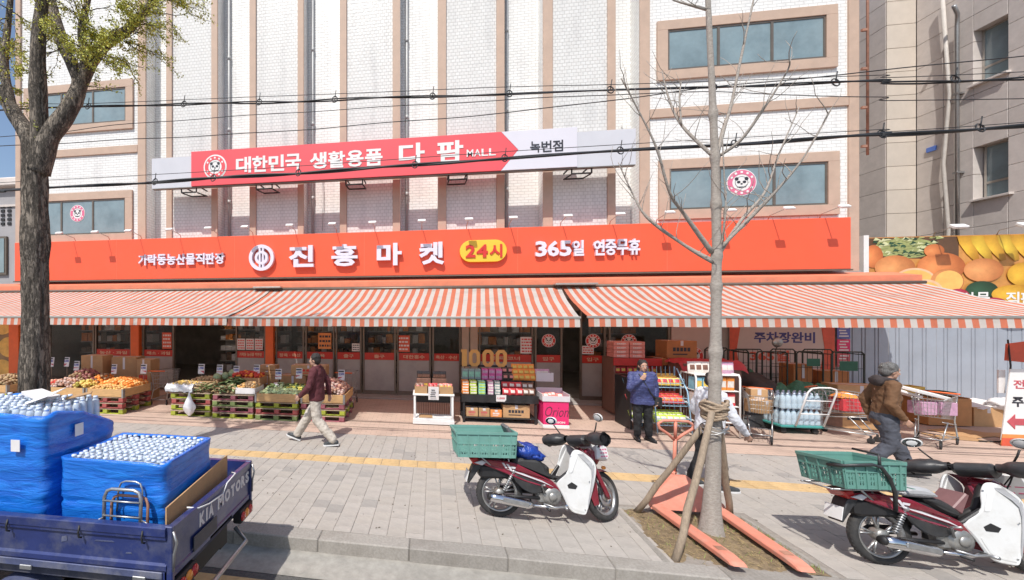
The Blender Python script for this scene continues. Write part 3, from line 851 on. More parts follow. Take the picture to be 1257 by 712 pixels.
for x in (-7.2, -4.75, -2.0, .95, 4.2):
    b = MB()
    for d in (-.25, .25):
        b.tube([(x + d, 11.37, 6.5), (x + d, 11.92, 6.5)], .022, 6); b.tube([(x + d, 11.37, 6.28), (x + d, 11.92, 6.34)], .02, 6)
        b.tube([(x + d, 11.3, 6.43), (x + d, 11.31, 6.28)], .02, 6)
    b.tube([(x - .25, 11.30, 6.28), (x + .25, 11.30, 6.28)], .022, 6); b.tube([(x - .25, 11.9, 6.34), (x + .25, 11.9, 6.34)], .022, 6)
    b.build('bracket', M['black'], hs)
b = MB(); b.box(-8.4, 5.5, 11.25, 11.37, 6.405, 6.428); b.build('lower_rail', M['bronze'], hs)

# ================================================================ neighbouring buildings
rb = thing('stone_building', (16, 14.9, 0), 'grey stone panelled building rising behind the fruit picture board on the right', 'building')
b = MB(); b.box(15.80, 30, 12.6, 34, 0, 16); b.box(14.73, 15.80, 14.93, 34, 0, 16); b.build('wall_core', M['stonejoint'], rb)
b = MB(); b.box(15.82, 30, 12.57, 12.598, 0, 16); b.build('front_cladding', tile_mat('stone_cladding', (.60, .545, .505), (.57, .515, .475), (.2, .18, .165), 1.1, .755, .008, .6, .3, .15), rb)
PWD, PH = 1.12, .78
def stone_panel(face, a, z, w, h, mat, fixed):
    b = MB()
    if face == 'x': b.box(fixed, fixed + (.28 if fixed > 15 else .026), a + .006, a + w - .006, z + .006, z + h - .006, 0, .004)
    else: b.box(a + .006, a + w - .006, fixed, fixed + .03, z + .006, z + h - .006, 0, .004)
    b.build('stone_panel', mat, rb)
WINS = [(12.92, 13.59, 9.02, 10.55), (12.87, 13.55, 5.75, 7.25)]
ys = [(12.6, 12.92), (12.92, 13.59), (13.59, 14.25), (14.25, 14.9)]
zs = [1.2 + k * .755 for k in range(20)]
for (ya, yb_) in ys:
    for z in zs:
        if any(ya >= w[0] - .03 and yb_ <= w[1] + .05 and z + .755 > w[2] + .02 and z < w[3] - .02 for w in WINS):
            for w in WINS:
                if z < w[2] - .04 and z + .755 > w[2] + .02: stone_panel('x', ya, z, yb_ - ya, w[2] - z, M['stone'], 15.5)
                if z < w[3] - .02 and z + .755 > w[3] + .04: stone_panel('x', ya, w[3], yb_ - ya, z + .755 - w[3], M['stone'], 15.5)
            continue
        stone_panel('x', ya, z, yb_ - ya, .755, M['stone'], 15.5)
for z in zs: stone_panel('y', 14.70, z, .795, .755, M['stonecream'], 14.9)
for a in (14.93, 16.0, 17.1):
    for z in zs: stone_panel('x', a, z, 1.06, .755, M['stone'], 14.7)
for (y0, y1, z0, z1) in WINS:
    f = MB()
    f.box(15.705, 15.760, y0, y0 + .05, z0, z1); f.box(15.705, 15.760, y1 - .05, y1, z0, z1)
    f.box(15.706, 15.760, y0 + .05, y1 - .05, z0, z0 + .06); f.box(15.706, 15.760, y0 + .05, y1 - .05, z1 - .05, z1); f.box(15.707, 15.760, y0 + .05, y1 - .05, z0 + .42, z0 + .48)
    w_ = f.build('window', M['alu'], rb)
    p = MB(); p.box(15.722, 15.727, y0 + .05, y1 - .05, z0 + .06, z1 - .05); p.build('pane', M['upglass'], w_)
    p = MB(); p.box(15.40, 15.70, y0 - .06, y1 + .06, z0 - .06, z0 - .002, 0, .006); p.build('sill', M['stone'], w_)
b = MB(); b.tube([(15.38, 14.12, 2.5), (15.38, 14.02, 5), (15.36, 14.12, 7), (15.38, 14.0, 9), (15.36, 14.14, 12)], .042, 10); b.build('flexible_pipe', pm('old_pipe', (.5, .46, .42), .6, var=.12), rb)
b = MB(); b.tube([(15.38, 13.83, 2.5), (15.38, 13.83, 10.9), (15.3, 13.75, 11.2), (15.05, 13.6, 11.35)], .045, 10)
for z in (4.5, 6.6, 8.9): b.box(15.33, 15.5, 13.77, 13.89, z, z + .05)
b.build('downpipe', M['steel'], rb)
b = MB(); b.box(15.46, 15.497, 14.4, 14.62, 7.52, 7.66); b.build('blue_tag', pm('blue_tag', (.1, .2, .6), .5), rb)

# grey sheet fence and fruit board on it
fn_ = thing('sheet_fence', (13.3, 12.4, 0), 'grey blue ribbed metal sheet fence behind the shopping carts', 'fence')
for k in range(4):
    x0 = 11.2 + k * 1.07; b = MB()
    prof = [(0, 0)]
    for q in (.16, .24, .46, .54, .76, .84):
        prof += [(q - .014, 0), (q - .004, .022), (q + .004, .022), (q + .014, 0)]
    prof += [(1.066, 0)]
    vs_ = []
    for (q, d) in prof: vs_ += [(x0 + q, 12.40 + d, .0), (x0 + q, 12.40 + d, 2.7)]
    b.add(vs_, [(2 * i, 2 * i + 2, 2 * i + 3, 2 * i + 1) for i in range(len(prof) - 1)])
    b.build('fence_sheet', M['corr'], fn_)
b = MB(); b.box(11.2, 15.48, 12.44, 12.5, 2.62, 2.7); b.build('fence_rail', M['steel'], fn_)
fb = thing('fruit_board', (13.4, 12.2, 2.6), 'wide board printed with oranges, bananas and a pineapple beyond the orange sign', 'advertising board')
M['fb0'] = pm('board_ground', (.60, .27, .07), .45, var=.3, scale=1.5)
b = MB(); b.box(11.62, 15.45, 12.2, 12.3, 2.6, 4.52); b.build('board', M['fb0'], fb)
b = MB(); b.box(11.5, 11.615, 12.18, 12.32, 2.6, 4.58); b.build('board_edge', M['white'], fb)
for key, c in dict(f_or=(.84, .30, .10), f_or2=(.86, .38, .14), f_pulp=(.86, .47, .13), f_rind=(.84, .50, .30), f_ban=(.84, .58, .06), f_green=(.035, .10, .05), f_pine=(.34, .37, .14), f_pink=(.7, .07, .15), f_pur=(.4, .06, .22), f_dark=(.12, .06, .03), f_yel=(.85, .5, .05)).items():
    M[key] = pm('print_' + key[2:], c, .45, var=.16, scale=3.5)
LAY = [0]
def print_shade(m):
    # printed picture of a round fruit: paler top left, deeper rim, part of the print itself
    nt = m.node_tree; N, L = nt.nodes, nt.links; b = N['Principled BSDF']
    tc = N.new('ShaderNodeTexCoord'); mp = N.new('ShaderNodeMapping'); mp.inputs['Location'].default_value = (-.42, 0, -.6); mp.inputs['Scale'].default_value = (1.25, 0, 1.25)
    L.new(tc.outputs['Generated'], mp.inputs[0]); ln = N.new('ShaderNodeVectorMath'); ln.operation = 'LENGTH'; L.new(mp.outputs[0], ln.inputs[0])
    rp = N.new('ShaderNodeValToRGB'); e = rp.color_ramp.elements; e[0].position = 0; e[0].color = (1.0, 1.0, 1.0, 1); e[1].position = .85; e[1].color = (.5, .36, .28, 1)
    L.new(ln.outputs['Value'], rp.inputs[0]); mx = N.new('ShaderNodeMixRGB'); mx.blend_type = 'MULTIPLY'; mx.inputs[0].default_value = 1
    L.new(b.inputs['Base Color'].links[0].from_socket, mx.inputs[1]); L.new(rp.outputs[0], mx.inputs[2]); L.new(mx.outputs[0], b.inputs['Base Color'])
for _k in ('f_or', 'f_or2', 'f_ban', 'f_yel', 'f_green', 'f_pink', 'f_pur'): print_shade(M[_k])
def fruit(name, cx, cz, rx, rz, mat, rin=0):
    LAY[0] += 1
    b = MB(); disc(b, cx, 12.199 - .0012 * LAY[0], cz, rz, 0, 30, .001, rin, rx=rx); return b.build(name, M[mat], fb)
def fpoly(name, pts, mat):
    LAY[0] += 1; y = 12.198 - .0012 * LAY[0]
    b = MB(); n = len(pts); b.add([(p[0], y, p[1]) for p in pts], [tuple(range(n))]); return b.build(name, M[mat], fb)
fpoly('dark_print', [(11.63, 4.0), (13.6, 3.9), (13.6, 4.5), (11.63, 4.5)], 'f_dark')
fruit('pineapple_print', 12.45, 4.22, .72, .26, 'f_pine')
lv = MB(); LAY[0] += 1
for k in range(150):
    x = random.uniform(11.72, 13.2); z = random.uniform(4.02, 4.49); a = random.uniform(-.6, .6); s_ = random.uniform(.04, .1)
    y = 12.19 - .004 * random.random()
    lv.add([(x - s_, y, z - s_ * .3 + a * .03), (x + s_, y, z + a * .06), (x - s_ * .4, y, z + s_ * .5)], [(0, 1, 2)], random.randrange(4))
lv.build('leaf_print', [M['f_pine'], M['f_green'], pm('print_leaf', (.6, .62, .35), .45), M['f_pine']], fb, kind='stuff')
LAY[0] += 6
fruit('orange_print', 11.72, 4.02, .22, .3, 'f_or'); fruit('orange_print', 12.2, 3.72, .45, .32, 'f_or2')
for k in range(6):
    x = 13.55 + k * .275
    fpoly('banana_print', [(x, 4.5), (x + .28, 4.5), (x + .42, 4.2), (x + .48, 3.88), (x + .38, 3.84), (x + .2, 4.05), (x + .05, 4.3)], 'f_ban' if k % 2 else 'f_yel')
fruit('orange_print', 13.2, 3.72, .52, .37, 'f_or'); fruit('orange_print', 13.05, 4.14, .22, .17, 'f_or')
fruit('orange_print', 14.1, 3.62, .42, .3, 'f_or2'); fruit('orange_print', 14.95, 3.5, .36, .3, 'f_yel'); fruit('orange_print', 15.25, 3.95, .18, .25, 'f_pink')
fruit('slice_print', 12.62, 3.34, .48, .36, 'f_rind'); fruit('slice_print', 12.62, 3.34, .43, .31, 'f_pulp')
fruit('slice_print', 13.32, 3.34, .36, .33, 'f_or2'); fruit('slice_print', 13.36, 3.34, .3, .28, 'f_pulp')
fruit('slice_print', 12.85, 3.1, .38, .3, 'f_rind'); fruit('slice_print', 12.85, 3.08, .33, .26, 'f_pulp')
fruit('onion_print', 11.95, 3.3, .26, .14, 'f_pur'); fruit('pepper_print', 14.05, 3.12, .34, .22, 'f_green'); fruit('pepper_print', 14.75, 3.0, .5, .24, 'f_yel')
fruit('berry_print', 13.55, 2.95, .25, .2, 'f_pink'); fruit('berry_print', 14.3, 2.72, .3, .2, 'f_pink'); fruit('pepper_print', 14.9, 2.65, .4, .2, 'f_yel')
LAY[0] += 1
for k, ch in enumerate('가락동 농산물 직판장'):
    if ch == ' ': continue
    x = 12.1 + k * .305
    letters(ch, x, x + .275, 2.73, 3.06, 12.198 - .0012 * LAY[0], .004, bold=.02).build('letter', M['white'], fb)
bl = thing('board_lamp', (13.05, 12.1, 4.52), 'white flood lamp on the fruit board above the big orange', 'lamp', 'flood lamps on the fruit board')
b = MB(); b.tube([(13.05, 12.2, 4.5), (13.05, 12.15, 4.62), (13.05, 11.75, 4.68)], .011, 6); b.build('arm', M['alu'], bl)
b = MB(); b.obox((13.05, 11.7, 4.66), (.3, .15, .075), Euler((R(35), 0, 0)), 0, .015); b.build('lamp_head', M['white'], bl)
dup(bl, (14.4, 12.1, 4.52), None, 'white flood lamp on the fruit board above the bananas')

# far left building
lb = thing('grey_house', (-21, 17, 0), 'grey building with a vent grille at the left edge beyond the market', 'building')
M['greywall'] = pm('grey_render', (.36, .35, .36), .8, var=.06, scale=1, dirt=(.3, .29, .29), dscale=.6, damt=.5)
b = MB(); b.box(-30, -18.7, 16, 26, 0, 8.5); b.build('wall', M['greywall'], lb)
b = MB(); b.box(-30.3, -18.4, 15.7, 26.3, 8.5, 8.9, 0, .05); b.build('roof', M['stone'], lb)
for z in (3.2, 7.6):
    b = MB(); b.box(-30, -18.69, 15.94, 15.99, z, z + .1); b.build('ledge', M['stone'], lb)
b = MB(); b.box(-23, -19.4, 15.9, 15.99, 4.4, 6.2); w_ = b.build('window', M['bronze'], lb)
b = MB(); b.box(-22.9, -19.5, 15.88, 15.895, 4.5, 6.1); b.build('pane', M['upglass'], w_)
b = MB()
for i in range(9):
    for k in range(5): b.box(-22.3 + i * .36, -22.1 + i * .36, 15.96, 15.995, 6.75 + k * .2, 6.87 + k * .2)
b.build('vent_grille', M['black'], lb, kind='stuff')
# ================================================================ trees
def bark_mat(name, dark, light, scale, bump, ring=False):
    m, nt, b = nodes_of(name)
    N, L = nt.nodes, nt.links
    tc = N.new('ShaderNodeTexCoord'); mp = N.new('ShaderNodeMapping')
    mp.inputs['Scale'].default_value = (1, 1, .22) if not ring else (1, 1, 2.0)
    L.new(tc.outputs['Object'], mp.inputs[0])
    nz = N.new('ShaderNodeTexNoise'); nz.inputs['Scale'].default_value = scale; nz.inputs['Detail'].default_value = 8; nz.inputs['Roughness'].default_value = .7
    L.new(mp.outputs[0], nz.inputs['Vector'])
    vo = N.new('ShaderNodeTexVoronoi'); vo.inputs['Scale'].default_value = scale * 1.1; vo.feature = 'DISTANCE_TO_EDGE'
    wr = N.new('ShaderNodeMixRGB'); wr.inputs[0].default_value = .25; L.new(mp.outputs[0], wr.inputs[1]); L.new(nz.outputs['Color'], wr.inputs[2])
    L.new(wr.outputs[0], vo.inputs['Vector'])
    rp = N.new('ShaderNodeValToRGB'); rp.color_ramp.elements[0].position = .3; rp.color_ramp.elements[1].position = .68
    rp.color_ramp.elements[0].color = (*dark, 1); rp.color_ramp.elements[1].color = (*light, 1)
    L.new(nz.outputs['Fac'], rp.inputs[0])
    r2 = N.new('ShaderNodeValToRGB'); r2.color_ramp.elements[0].position = 0; r2.color_ramp.elements[1].position = .16
    r2.color_ramp.elements[0].color = (.3, .3, .3, 1) if not ring else (.8, .8, .8, 1)
    L.new(vo.outputs['Distance'], r2.inputs[0])
    mx = N.new('ShaderNodeMixRGB'); mx.blend_type = 'MULTIPLY'; mx.inputs[0].default_value = 1
    L.new(rp.outputs[0], mx.inputs[1]); L.new(r2.outputs[0], mx.inputs[2]); L.new(mx.outputs[0], b.inputs['Base Color'])
    b.inputs['Roughness'].default_value = .92
    ad = N.new('ShaderNodeMath'); ad.operation = 'MULTIPLY_ADD'; ad.inputs[1].default_value = .6
    L.new(r2.outputs[0], ad.inputs[0]); L.new(nz.outputs['Fac'], ad.inputs[2])
    bp = N.new('ShaderNodeBump'); bp.inputs['Strength'].default_value = bump; bp.inputs['Distance'].default_value = .03
    L.new(ad.outputs[0], bp.inputs['Height']); L.new(bp.outputs[0], b.inputs['Normal'])
    return m
M['bark_dark'] = bark_mat('ginkgo_bark', (.10, .08, .06), (.385, .32, .255), 17, 1.0)
M['bark_pale'] = bark_mat('young_bark', (.32, .275, .235), (.53, .475, .42), 30, .5, True)
M['leafy'] = pm('spring_leaf', (.56, .54, .09), .6, var=.3, scale=3)
M['leafy2'] = pm('spring_leaf_dark', (.40, .42, .075), .6, var=.3, scale=3)

def spline(pts, sub=4):
    pts = [Vector(p) for p in pts]; out = []
    for i in range(len(pts) - 1):
        p0 = pts[max(i - 1, 0)]; p1 = pts[i]; p2 = pts[i + 1]; p3 = pts[min(i + 2, len(pts) - 1)]
        for k in range(sub):
            t = k / sub
            out.append(.5 * ((2 * p1) + (p2 - p0) * t + (2 * p0 - 5 * p1 + 4 * p2 - p3) * t * t + (3 * p1 - p0 - 3 * p2 + p3) * t ** 3))
    out.append(pts[-1]); return out

def limb_tube(mb, pts, r0, r1, n=8, knot=.0, sub=4, m=0):
    sp = spline(pts, sub); k = len(sp)
    rs = [(r0 + (r1 - r0) * (i / (k - 1)) ** .9) * (1 + knot * noise.noise(sp[i] * 3.1)) for i in range(k)]
    mb.tube([tuple(p) for p in sp], rs, n, m)
    return sp, rs

# ---- the big tree on the left
big = thing('ginkgo_tree', (-5.56, 4.9, 0), 'big street tree with thick furrowed dark bark and sparse fresh yellow green leaves', 'tree')
tr = MB()
def trunk_ring(u, v):
    zz = v * 4.95; an = u * 2 * math.pi
    cx = -5.56 + .10 * v + .03 * math.sin(v * 5); cy = 4.9
    r = .168 - .026 * v + .10 * math.exp(-zz * 2.4) + .02 * math.exp(-((zz - 3.55) / .25) ** 2)
    p = Vector((math.cos(an), math.sin(an), 0))
    q = Vector((p.x * 1.1, p.y * 1.1, zz * .35))
    r *= 1 + .10 * noise.noise(q * 1.3) + .11 * noise.noise(Vector((p.x * 6, p.y * 6, zz * 1.2))) + .11 * abs(noise.noise(Vector((p.x * 13, p.y * 13, zz * 3)))) + .07 * max(0, noise.noise(Vector((p.x * 2, p.y * 2, zz * 1.7))))
    return (cx + p.x * r, cy + p.y * r, zz)
tr.grid(trunk_ring, 72, 190)
tr.build('trunk', M['bark_dark'], big)
def limb_obj(name, pts, r0, r1, parent, mat, knot=.2, n=10):
    b = MB(); sp, rs = limb_tube(b, pts, r0, r1, n, knot, 6); b.build(name, mat, parent); return sp, rs
limbs = []
limbs.append(limb_obj('limb', [(-5.46, 4.9, 4.5), (-5.62, 4.93, 5.0), (-5.93, 4.98, 5.4), (-6.28, 5.06, 5.80), (-6.97, 5.14, 6.32), (-7.84, 5.22, 7.1)], .15, .05, big, M['bark_dark']))
limbs.append(limb_obj('limb', [(-5.45, 4.9, 4.6), (-5.42, 4.9, 5.1), (-5.38, 4.84, 5.64), (-5.31, 4.78, 6.28), (-5.18, 4.72, 6.79), (-5.08, 4.66, 7.5)], .13, .06, big, M['bark_dark']))
limbs.append(limb_obj('limb', [(-5.45, 4.9, 4.5), (-5.30, 4.92, 4.98), (-5.06, 5.0, 5.41), (-4.98, 5.1, 5.88), (-5.34, 5.2, 6.49), (-5.67, 5.3, 7.31), (-5.96, 5.4, 8.19)], .145, .06, big, M['bark_dark']))
limbs.append(limb_obj('limb', [(-5.03, 5.06, 5.55), (-4.9, 5.2, 6.22), (-4.65, 5.3, 6.58), (-4.37, 5.4, 6.84), (-4.07, 5.5, 7.34), (-3.8, 5.6, 7.96)], .11, .035, big, M['bark_dark']))
limbs.append(limb_obj('limb', [(-6.0, 5.0, 5.48), (-6.26, 5.1, 6.23), (-6.31, 5.2, 6.92), (-6.36, 5.3, 7.64)], .075, .03, big, M['bark_dark']))
limbs.append(limb_obj('limb', [(-4.92, 5.2, 6.2), (-5.14, 5.3, 6.75), (-5.12, 5.4, 7.32), (-5.11, 5.5, 8.04)], .07, .03, big, M['bark_dark']))
rnd = random.Random(11)
tw = MB(); lf = MB()
def leaf_cluster(p, n, spread):
    for _ in range(n):
        c = p + Vector((rnd.gauss(0, spread), rnd.gauss(0, spread), rnd.gauss(0, spread)))
        s_ = rnd.uniform(.012, .028)
        a = Vector((rnd.uniform(-1, 1), rnd.uniform(-1, 1), rnd.uniform(-1, 1))).normalized(); b_ = a.orthogonal().normalized(); cc = a.cross(b_)
        an = rnd.uniform(0, 6.28); d1 = b_ * math.cos(an) + cc * math.sin(an); d2 = a.cross(d1)
        lf.add([tuple(c), tuple(c + d1 * s_ + d2 * s_ * .6), tuple(c + d1 * s_ * 1.15), tuple(c + d1 * s_ - d2 * s_ * .6)], [(0, 1, 2, 3)], rnd.choice((0, 0, 1)))
def twig(p, d, length, r, depth):
    pts = [p.copy()]; q = p.copy(); dd = d.normalized(); n = 6
    for k in range(n):
        dd = (dd + Vector((rnd.uniform(-.25, .25), rnd.uniform(-.25, .25), rnd.uniform(-.2, .18)))).normalized()
        q = q + dd * length / n; pts.append(q.copy())
    tw.tube([tuple(x) for x in pts], [r * (1 - .75 * i / n) for i in range(n + 1)], 4)
    for k in range(1, n + 1):
        if rnd.random() < .85: leaf_cluster(pts[k], rnd.randint(2, 4), .024)
        if depth > 0 and rnd.random() < .75:
            a = (dd + Vector((rnd.uniform(-1, 1), rnd.uniform(-1, 1), rnd.uniform(-.7, .6)))).normalized()
            twig(pts[k], a, length * rnd.uniform(.35, .65), r * .55, depth - 1)
for li, (sp, rs) in enumerate(limbs):
    for k in range(6, len(sp), 1):
        f = k / len(sp)
        if f < (.45 if li < 3 else .25): 
            if rnd.random() < .3: leaf_cluster(sp[k] + Vector((rnd.uniform(-.1, .1), -.1, rnd.uniform(-.1, .1))), 7, .04)
            continue
        for _ in range(rnd.choice((0, 1, 1, 2))):
            d = Vector((rnd.uniform(-.9, 1.0), rnd.uniform(-1, .6), rnd.uniform(-.35, .7)))
            if sp[k].x > -5.2: d.x += .2
            twig(sp[k], d, rnd.uniform(.25, .6), .010, 1 if rnd.random() < .8 else 2)
# drooping outer sprays to the right
for p, d in (((-4.6, 5.3, 6.6), (1, -.2, .05)), ((-4.37, 5.4, 6.84), (1, .1, -.15)), ((-4.3, 5.4, 6.95), (1, -.4, .1)), ((-4.07, 5.5, 7.3), (1, 0, -.2)), ((-4.9, 5.2, 6.2), (.9, -.4, -.25)), ((-4.8, 5.25, 6.4), (1, .2, -.2)), ((-4.6, 5.3, 6.6), (1, .3, -.3)), ((-4.2, 5.4, 7.1), (1, .2, -.35)), ((-4.9, 5.2, 6.1), (.6, -.6, .1))):
    for _ in range(2): twig(Vector(p), Vector(d) + Vector((0, rnd.uniform(-.4, .4), rnd.uniform(-.2, .3))), rnd.uniform(.35, .7), .012, 2)
tw.build('twigs', M['bark_dark'], big, kind='stuff')
lf.build('foliage', [M['leafy'], M['leafy2']], big, kind='stuff')

# ---- bare young tree
yt = thing('young_tree', (3.17, 4.9, 0), 'slender bare young street tree with pale bark and upswept leafless branches', 'tree')
def young_ring(u, v):
    zz = -.03 + v * 6.75; an = u * 2 * math.pi
    P_ = [(3.17, 0), (3.2, 1.07), (3.22, 2.34), (3.23, 3.25), (3.21, 4.25), (3.17, 5.25), (3.14, 5.98), (3.12, 6.75)]
    x = P_[-1][0]
    for (a, z0), (c, z1) in zip(P_[:-1], P_[1:]):
        if z0 <= zz <= z1: x = a + (c - a) * (zz - z0) / (z1 - z0)
    r = .074 - .024 * min(1, zz / 2.2) - .028 * max(0, min(1, (zz - 2.2) / 4)) + .055 * math.exp(-max(0, zz) * 4)
    for zk in (2.05, 1.75, 3.12, 4.22, 2.78, 3.7, 4.7): r += .012 * math.exp(-((zz - zk) / .05) ** 2)
    p = Vector((math.cos(an), math.sin(an), 0))
    r *= 1 + .07 * noise.noise(Vector((p.x * 1.7, p.y * 1.7, zz * 2))) + .03 * noise.noise(Vector((p.x * 4, p.y * 4, zz * 9)))
    return (x + p.x * r, 4.9 + p.y * r, zz)
b = MB(); b.grid(young_ring, 24, 200); b.build('trunk', M['bark_pale'], yt)
YB = [([(3.2, 4.9, 3.05), (2.92, 4.95, 3.24), (2.59, 5.0, 3.58), (2.42, 5.05, 3.97), (2.3, 5.1, 4.28)], .024),
      ([(3.18, 4.9, 3.16), (2.85, 4.82, 3.59), (2.66, 4.74, 3.79), (2.46, 4.66, 4.26), (2.26, 4.58, 4.65), (2.09, 4.5, 4.95)], .023),
      ([(3.26, 4.9, 3.16), (3.54, 4.98, 3.53), (3.79, 5.06, 3.85), (4.01, 5.14, 4.3), (4.28, 5.22, 4.85)], .023),
      ([(3.26, 4.9, 3.2), (3.52, 4.8, 3.57), (3.63, 4.7, 3.75), (3.8, 4.6, 4.07), (3.96, 4.5, 4.51)], .023),
      ([(3.2, 4.9, 4.22), (2.93, 5.0, 4.65), (2.86, 5.1, 5.02), (2.83, 5.2, 5.41)], .02),
      ([(2.93, 5.0, 4.65), (2.93, 5.03, 4.97), (2.96, 5.06, 5.2)], .012),
      ([(3.23, 4.9, 4.25), (3.33, 4.95, 4.62), (3.44, 5.0, 4.84), (3.59, 5.05, 5.4), (3.75, 5.1, 6.07), (3.83, 5.15, 6.38)], .022),
      ([(3.25, 4.9, 4.23), (3.4, 4.8, 4.35), (3.51, 4.7, 4.62), (3.63, 4.6, 4.92), (3.63, 4.5, 5.0)], .018),
      ([(3.14, 4.9, 5.87), (3.01, 4.95, 5.96), (2.79, 5.0, 6.1), (2.64, 5.05, 6.34)], .015),
      ([(3.26, 4.9, 3.07), (3.27, 4.85, 3.6), (3.24, 4.8, 3.8), (3.22, 4.75, 4.45)], .012)]
rnd = random.Random(5); ft = MB()
for pts, r in YB:
    jit = [(Vector(p) + Vector((rnd.uniform(-.025, .025), rnd.uniform(-.03, .03), rnd.uniform(-.02, .02))) * (0 < i_)) for i_, p in enumerate(pts)]
    b = MB(); sp, rs = limb_tube(b, jit, r, .005, 7, .35, 5)
    for k in range(2, len(sp) - 1):
        d = Vector((rnd.uniform(-1, 1), rnd.uniform(-1, 1), rnd.uniform(0, 1))).normalized()
        b.ball(sp[k] + d * rs[k] * .8, rs[k] * .55, 5, 4)
        if rnd.random() < .75:
            q = sp[k].copy(); dd = (d + Vector((0, 0, .3))).normalized(); tp = [tuple(q)]
            L_ = rnd.uniform(.15, .6)
            for _ in range(5):
                dd = (dd + Vector((rnd.uniform(-.3, .3), rnd.uniform(-.3, .3), rnd.uniform(-.1, .25)))).normalized(); q = q + dd * L_ / 5; tp.append(tuple(q))
            ft.tube(tp, [.0045, .004, .0035, .003, .0025, .002], 4)
    b.build('branch', M['bark_pale'], yt)
ft.build('fine_twigs', M['bark_pale'], yt, kind='stuff')
# prop poles and rope round the young tree
M['pole'] = pm('weathered_pole', (.33, .255, .185), .85, var=.25, scale=10, bump=.5, bscale=40, stretch=(6, 6, .6))
for a, c, lab in (((2.63, 5.37, -.02), (3.15, 4.97, 1.22), 'brown wooden prop pole leaning steeply in from the left of the young tree'),
                  ((2.50, 4.36, -.02), (3.12, 4.80, 1.40), 'pale wooden prop pole in front of the young tree, foot near the kerb'),
                  ((3.68, 5.36, -.02), (3.30, 5.0, 1.42), 'upright wooden prop pole behind the young tree on its right')):
    b = MB(); pts = [Vector(a).lerp(Vector(c), t / 6) for t in range(7)]
    b.tube([tuple(p + Vector((.006 * math.sin(i * 2), .005 * math.cos(i * 3), 0))) for i, p in enumerate(pts)], [.036, .034, .035, .033, .033, .031, .03], 10)
    tag(b.solo('prop_pole', M['pole'], a), lab, 'prop pole', 'prop poles of the young tree')
M['rope'] = pm('straw_rope', (.36, .27, .19), .9, var=.35, scale=30, bump=.6, bscale=90)
rp_ = thing('rope_wrap', (3.2, 4.9, 1.2), 'straw rope and wire bound round the young tree trunk at the pole tops', 'rope')
def coil(r, z0, z1, turns, th, jitter):
    return [(3.2 + (r + .012 * noise.noise(Vector((i * .3, z0, 1)))) * math.cos(i * .32), 4.9 + (r + .012 * noise.noise(Vector((i * .3, 7, z0)))) * math.sin(i * .32), z0 + (z1 - z0) * i / (turns * 20) + jitter * math.sin(i * .9)) for i in range(turns * 20)]
b = MB(); b.tube(coil(.10, 1.30, 1.47, 5, .02, .012), .021, 6); b.build('rope', M['rope'], rp_)
b = MB(); b.tube(coil(.115, 1.40, 1.5, 3, .02, .02), .017, 6); b.build('rope', M['rope'], rp_)
b = MB(); b.tube(coil(.125, 1.15, 1.24, 3, .006, .02), .006, 5); b.build('wire', M['steel'], rp_)

# ================================================================ overhead cables
M['cable'] = pm('cable_sheath', (.022, .022, .024), .5, var=.2)
f_ = 5.6 / 4.6
def cab(pts): return [(x * f_, 5.6, 2.45 + (z - 2.45) * f_) for x, z in pts]
c1 = [(-16, 5.55), (-6.5, 5.28), (-4.36, 5.2), (-2.19, 5.08), (-.57, 5.01), (.9, 4.94), (2.09, 4.89), (3.33, 4.83), (4.48, 4.78), (5.64, 4.71), (16, 4.4)]
c1m = [(-16, 5.7), (-6.5, 5.36), (-4.36, 5.24), (-2.19, 5.15), (-.57, 5.08), (.9, 5.02), (2.09, 4.95), (3.33, 4.89), (4.48, 4.84), (5.64, 4.77), (16, 4.5)]
c2 = [(-16, 4.2), (-6.5, 4.15), (-5.71, 4.16), (-3.75, 4.16), (-1.98, 4.175), (-.57, 4.19), (.9, 4.22), (2.41, 4.235), (3.33, 4.235), (4.48, 4.25), (5.64, 4.26), (16, 4.5)]
c2m = [(-16, 4.3), (-6.5, 4.27), (-3.75, 4.26), (-1.98, 4.26), (-.57, 4.275), (.9, 4.295), (2.41, 4.3), (3.33, 4.3), (4.48, 4.3), (5.64, 4.29), (16, 4.55)]
c3 = [(-16, 5.0), (-6.5, 4.78), (-3.75, 4.73), (-1.98, 4.70), (-.57, 4.71), (.9, 4.73), (2.09, 4.79), (2.92, 4.84), (3.92, 4.87), (6.1, 4.94), (16, 5.3)]
c4 = [(-16, 5.2), (-6.5, 4.9), (-3.7, 4.93), (-.5, 4.9), (2.41, 4.83), (3.61, 4.72), (4.48, 4.62), (5.64, 4.52), (16, 4.1)]
def cable(pts, r, label, msg=None, loops=(), strands=1):
    t = thing('overhead_cable', cab(pts)[5], label, 'cable', 'cables strung above the pavement')
    for s_ in range(strands):
        b = MB(); sp = spline(cab(pts), 10)
        b.tube([(p.x, p.y + .012 * math.sin(p.x * 3 + s_ * 2), p.z + (.012 * math.cos(p.x * 2.3 + s_ * 2.1) if strands > 1 else 0)) for p in sp], r, 6); b.build('cable', M['cable'], t)
    if msg:
        b = MB(); b.tube([tuple(p) for p in spline(cab(msg), 10)], .0045, 5); b.build('messenger_wire', M['cable'], t)
        def zat(P_, x):
            for (a, z0), (c, z1) in zip(P_[:-1], P_[1:]):
                if a <= x <= c: return z0 + (z1 - z0) * (x - a) / (c - a)
        for x in loops:
            z = 2.45 + (zat(pts, x) - 2.45) * f_; b = MB()
            b.tube([(x * f_ + .055 * math.cos(k * .6) * .7, 5.6 + .02 * math.sin(k * .6), z + .005 + .055 * math.sin(k * .6)) for k in range(12)], .008, 5)
            b.tube([(x * f_, 5.6, z), (x * f_ + .02, 5.6, z + .14)], .006, 5)
            b.build('cable_tie', M['cable'], t)
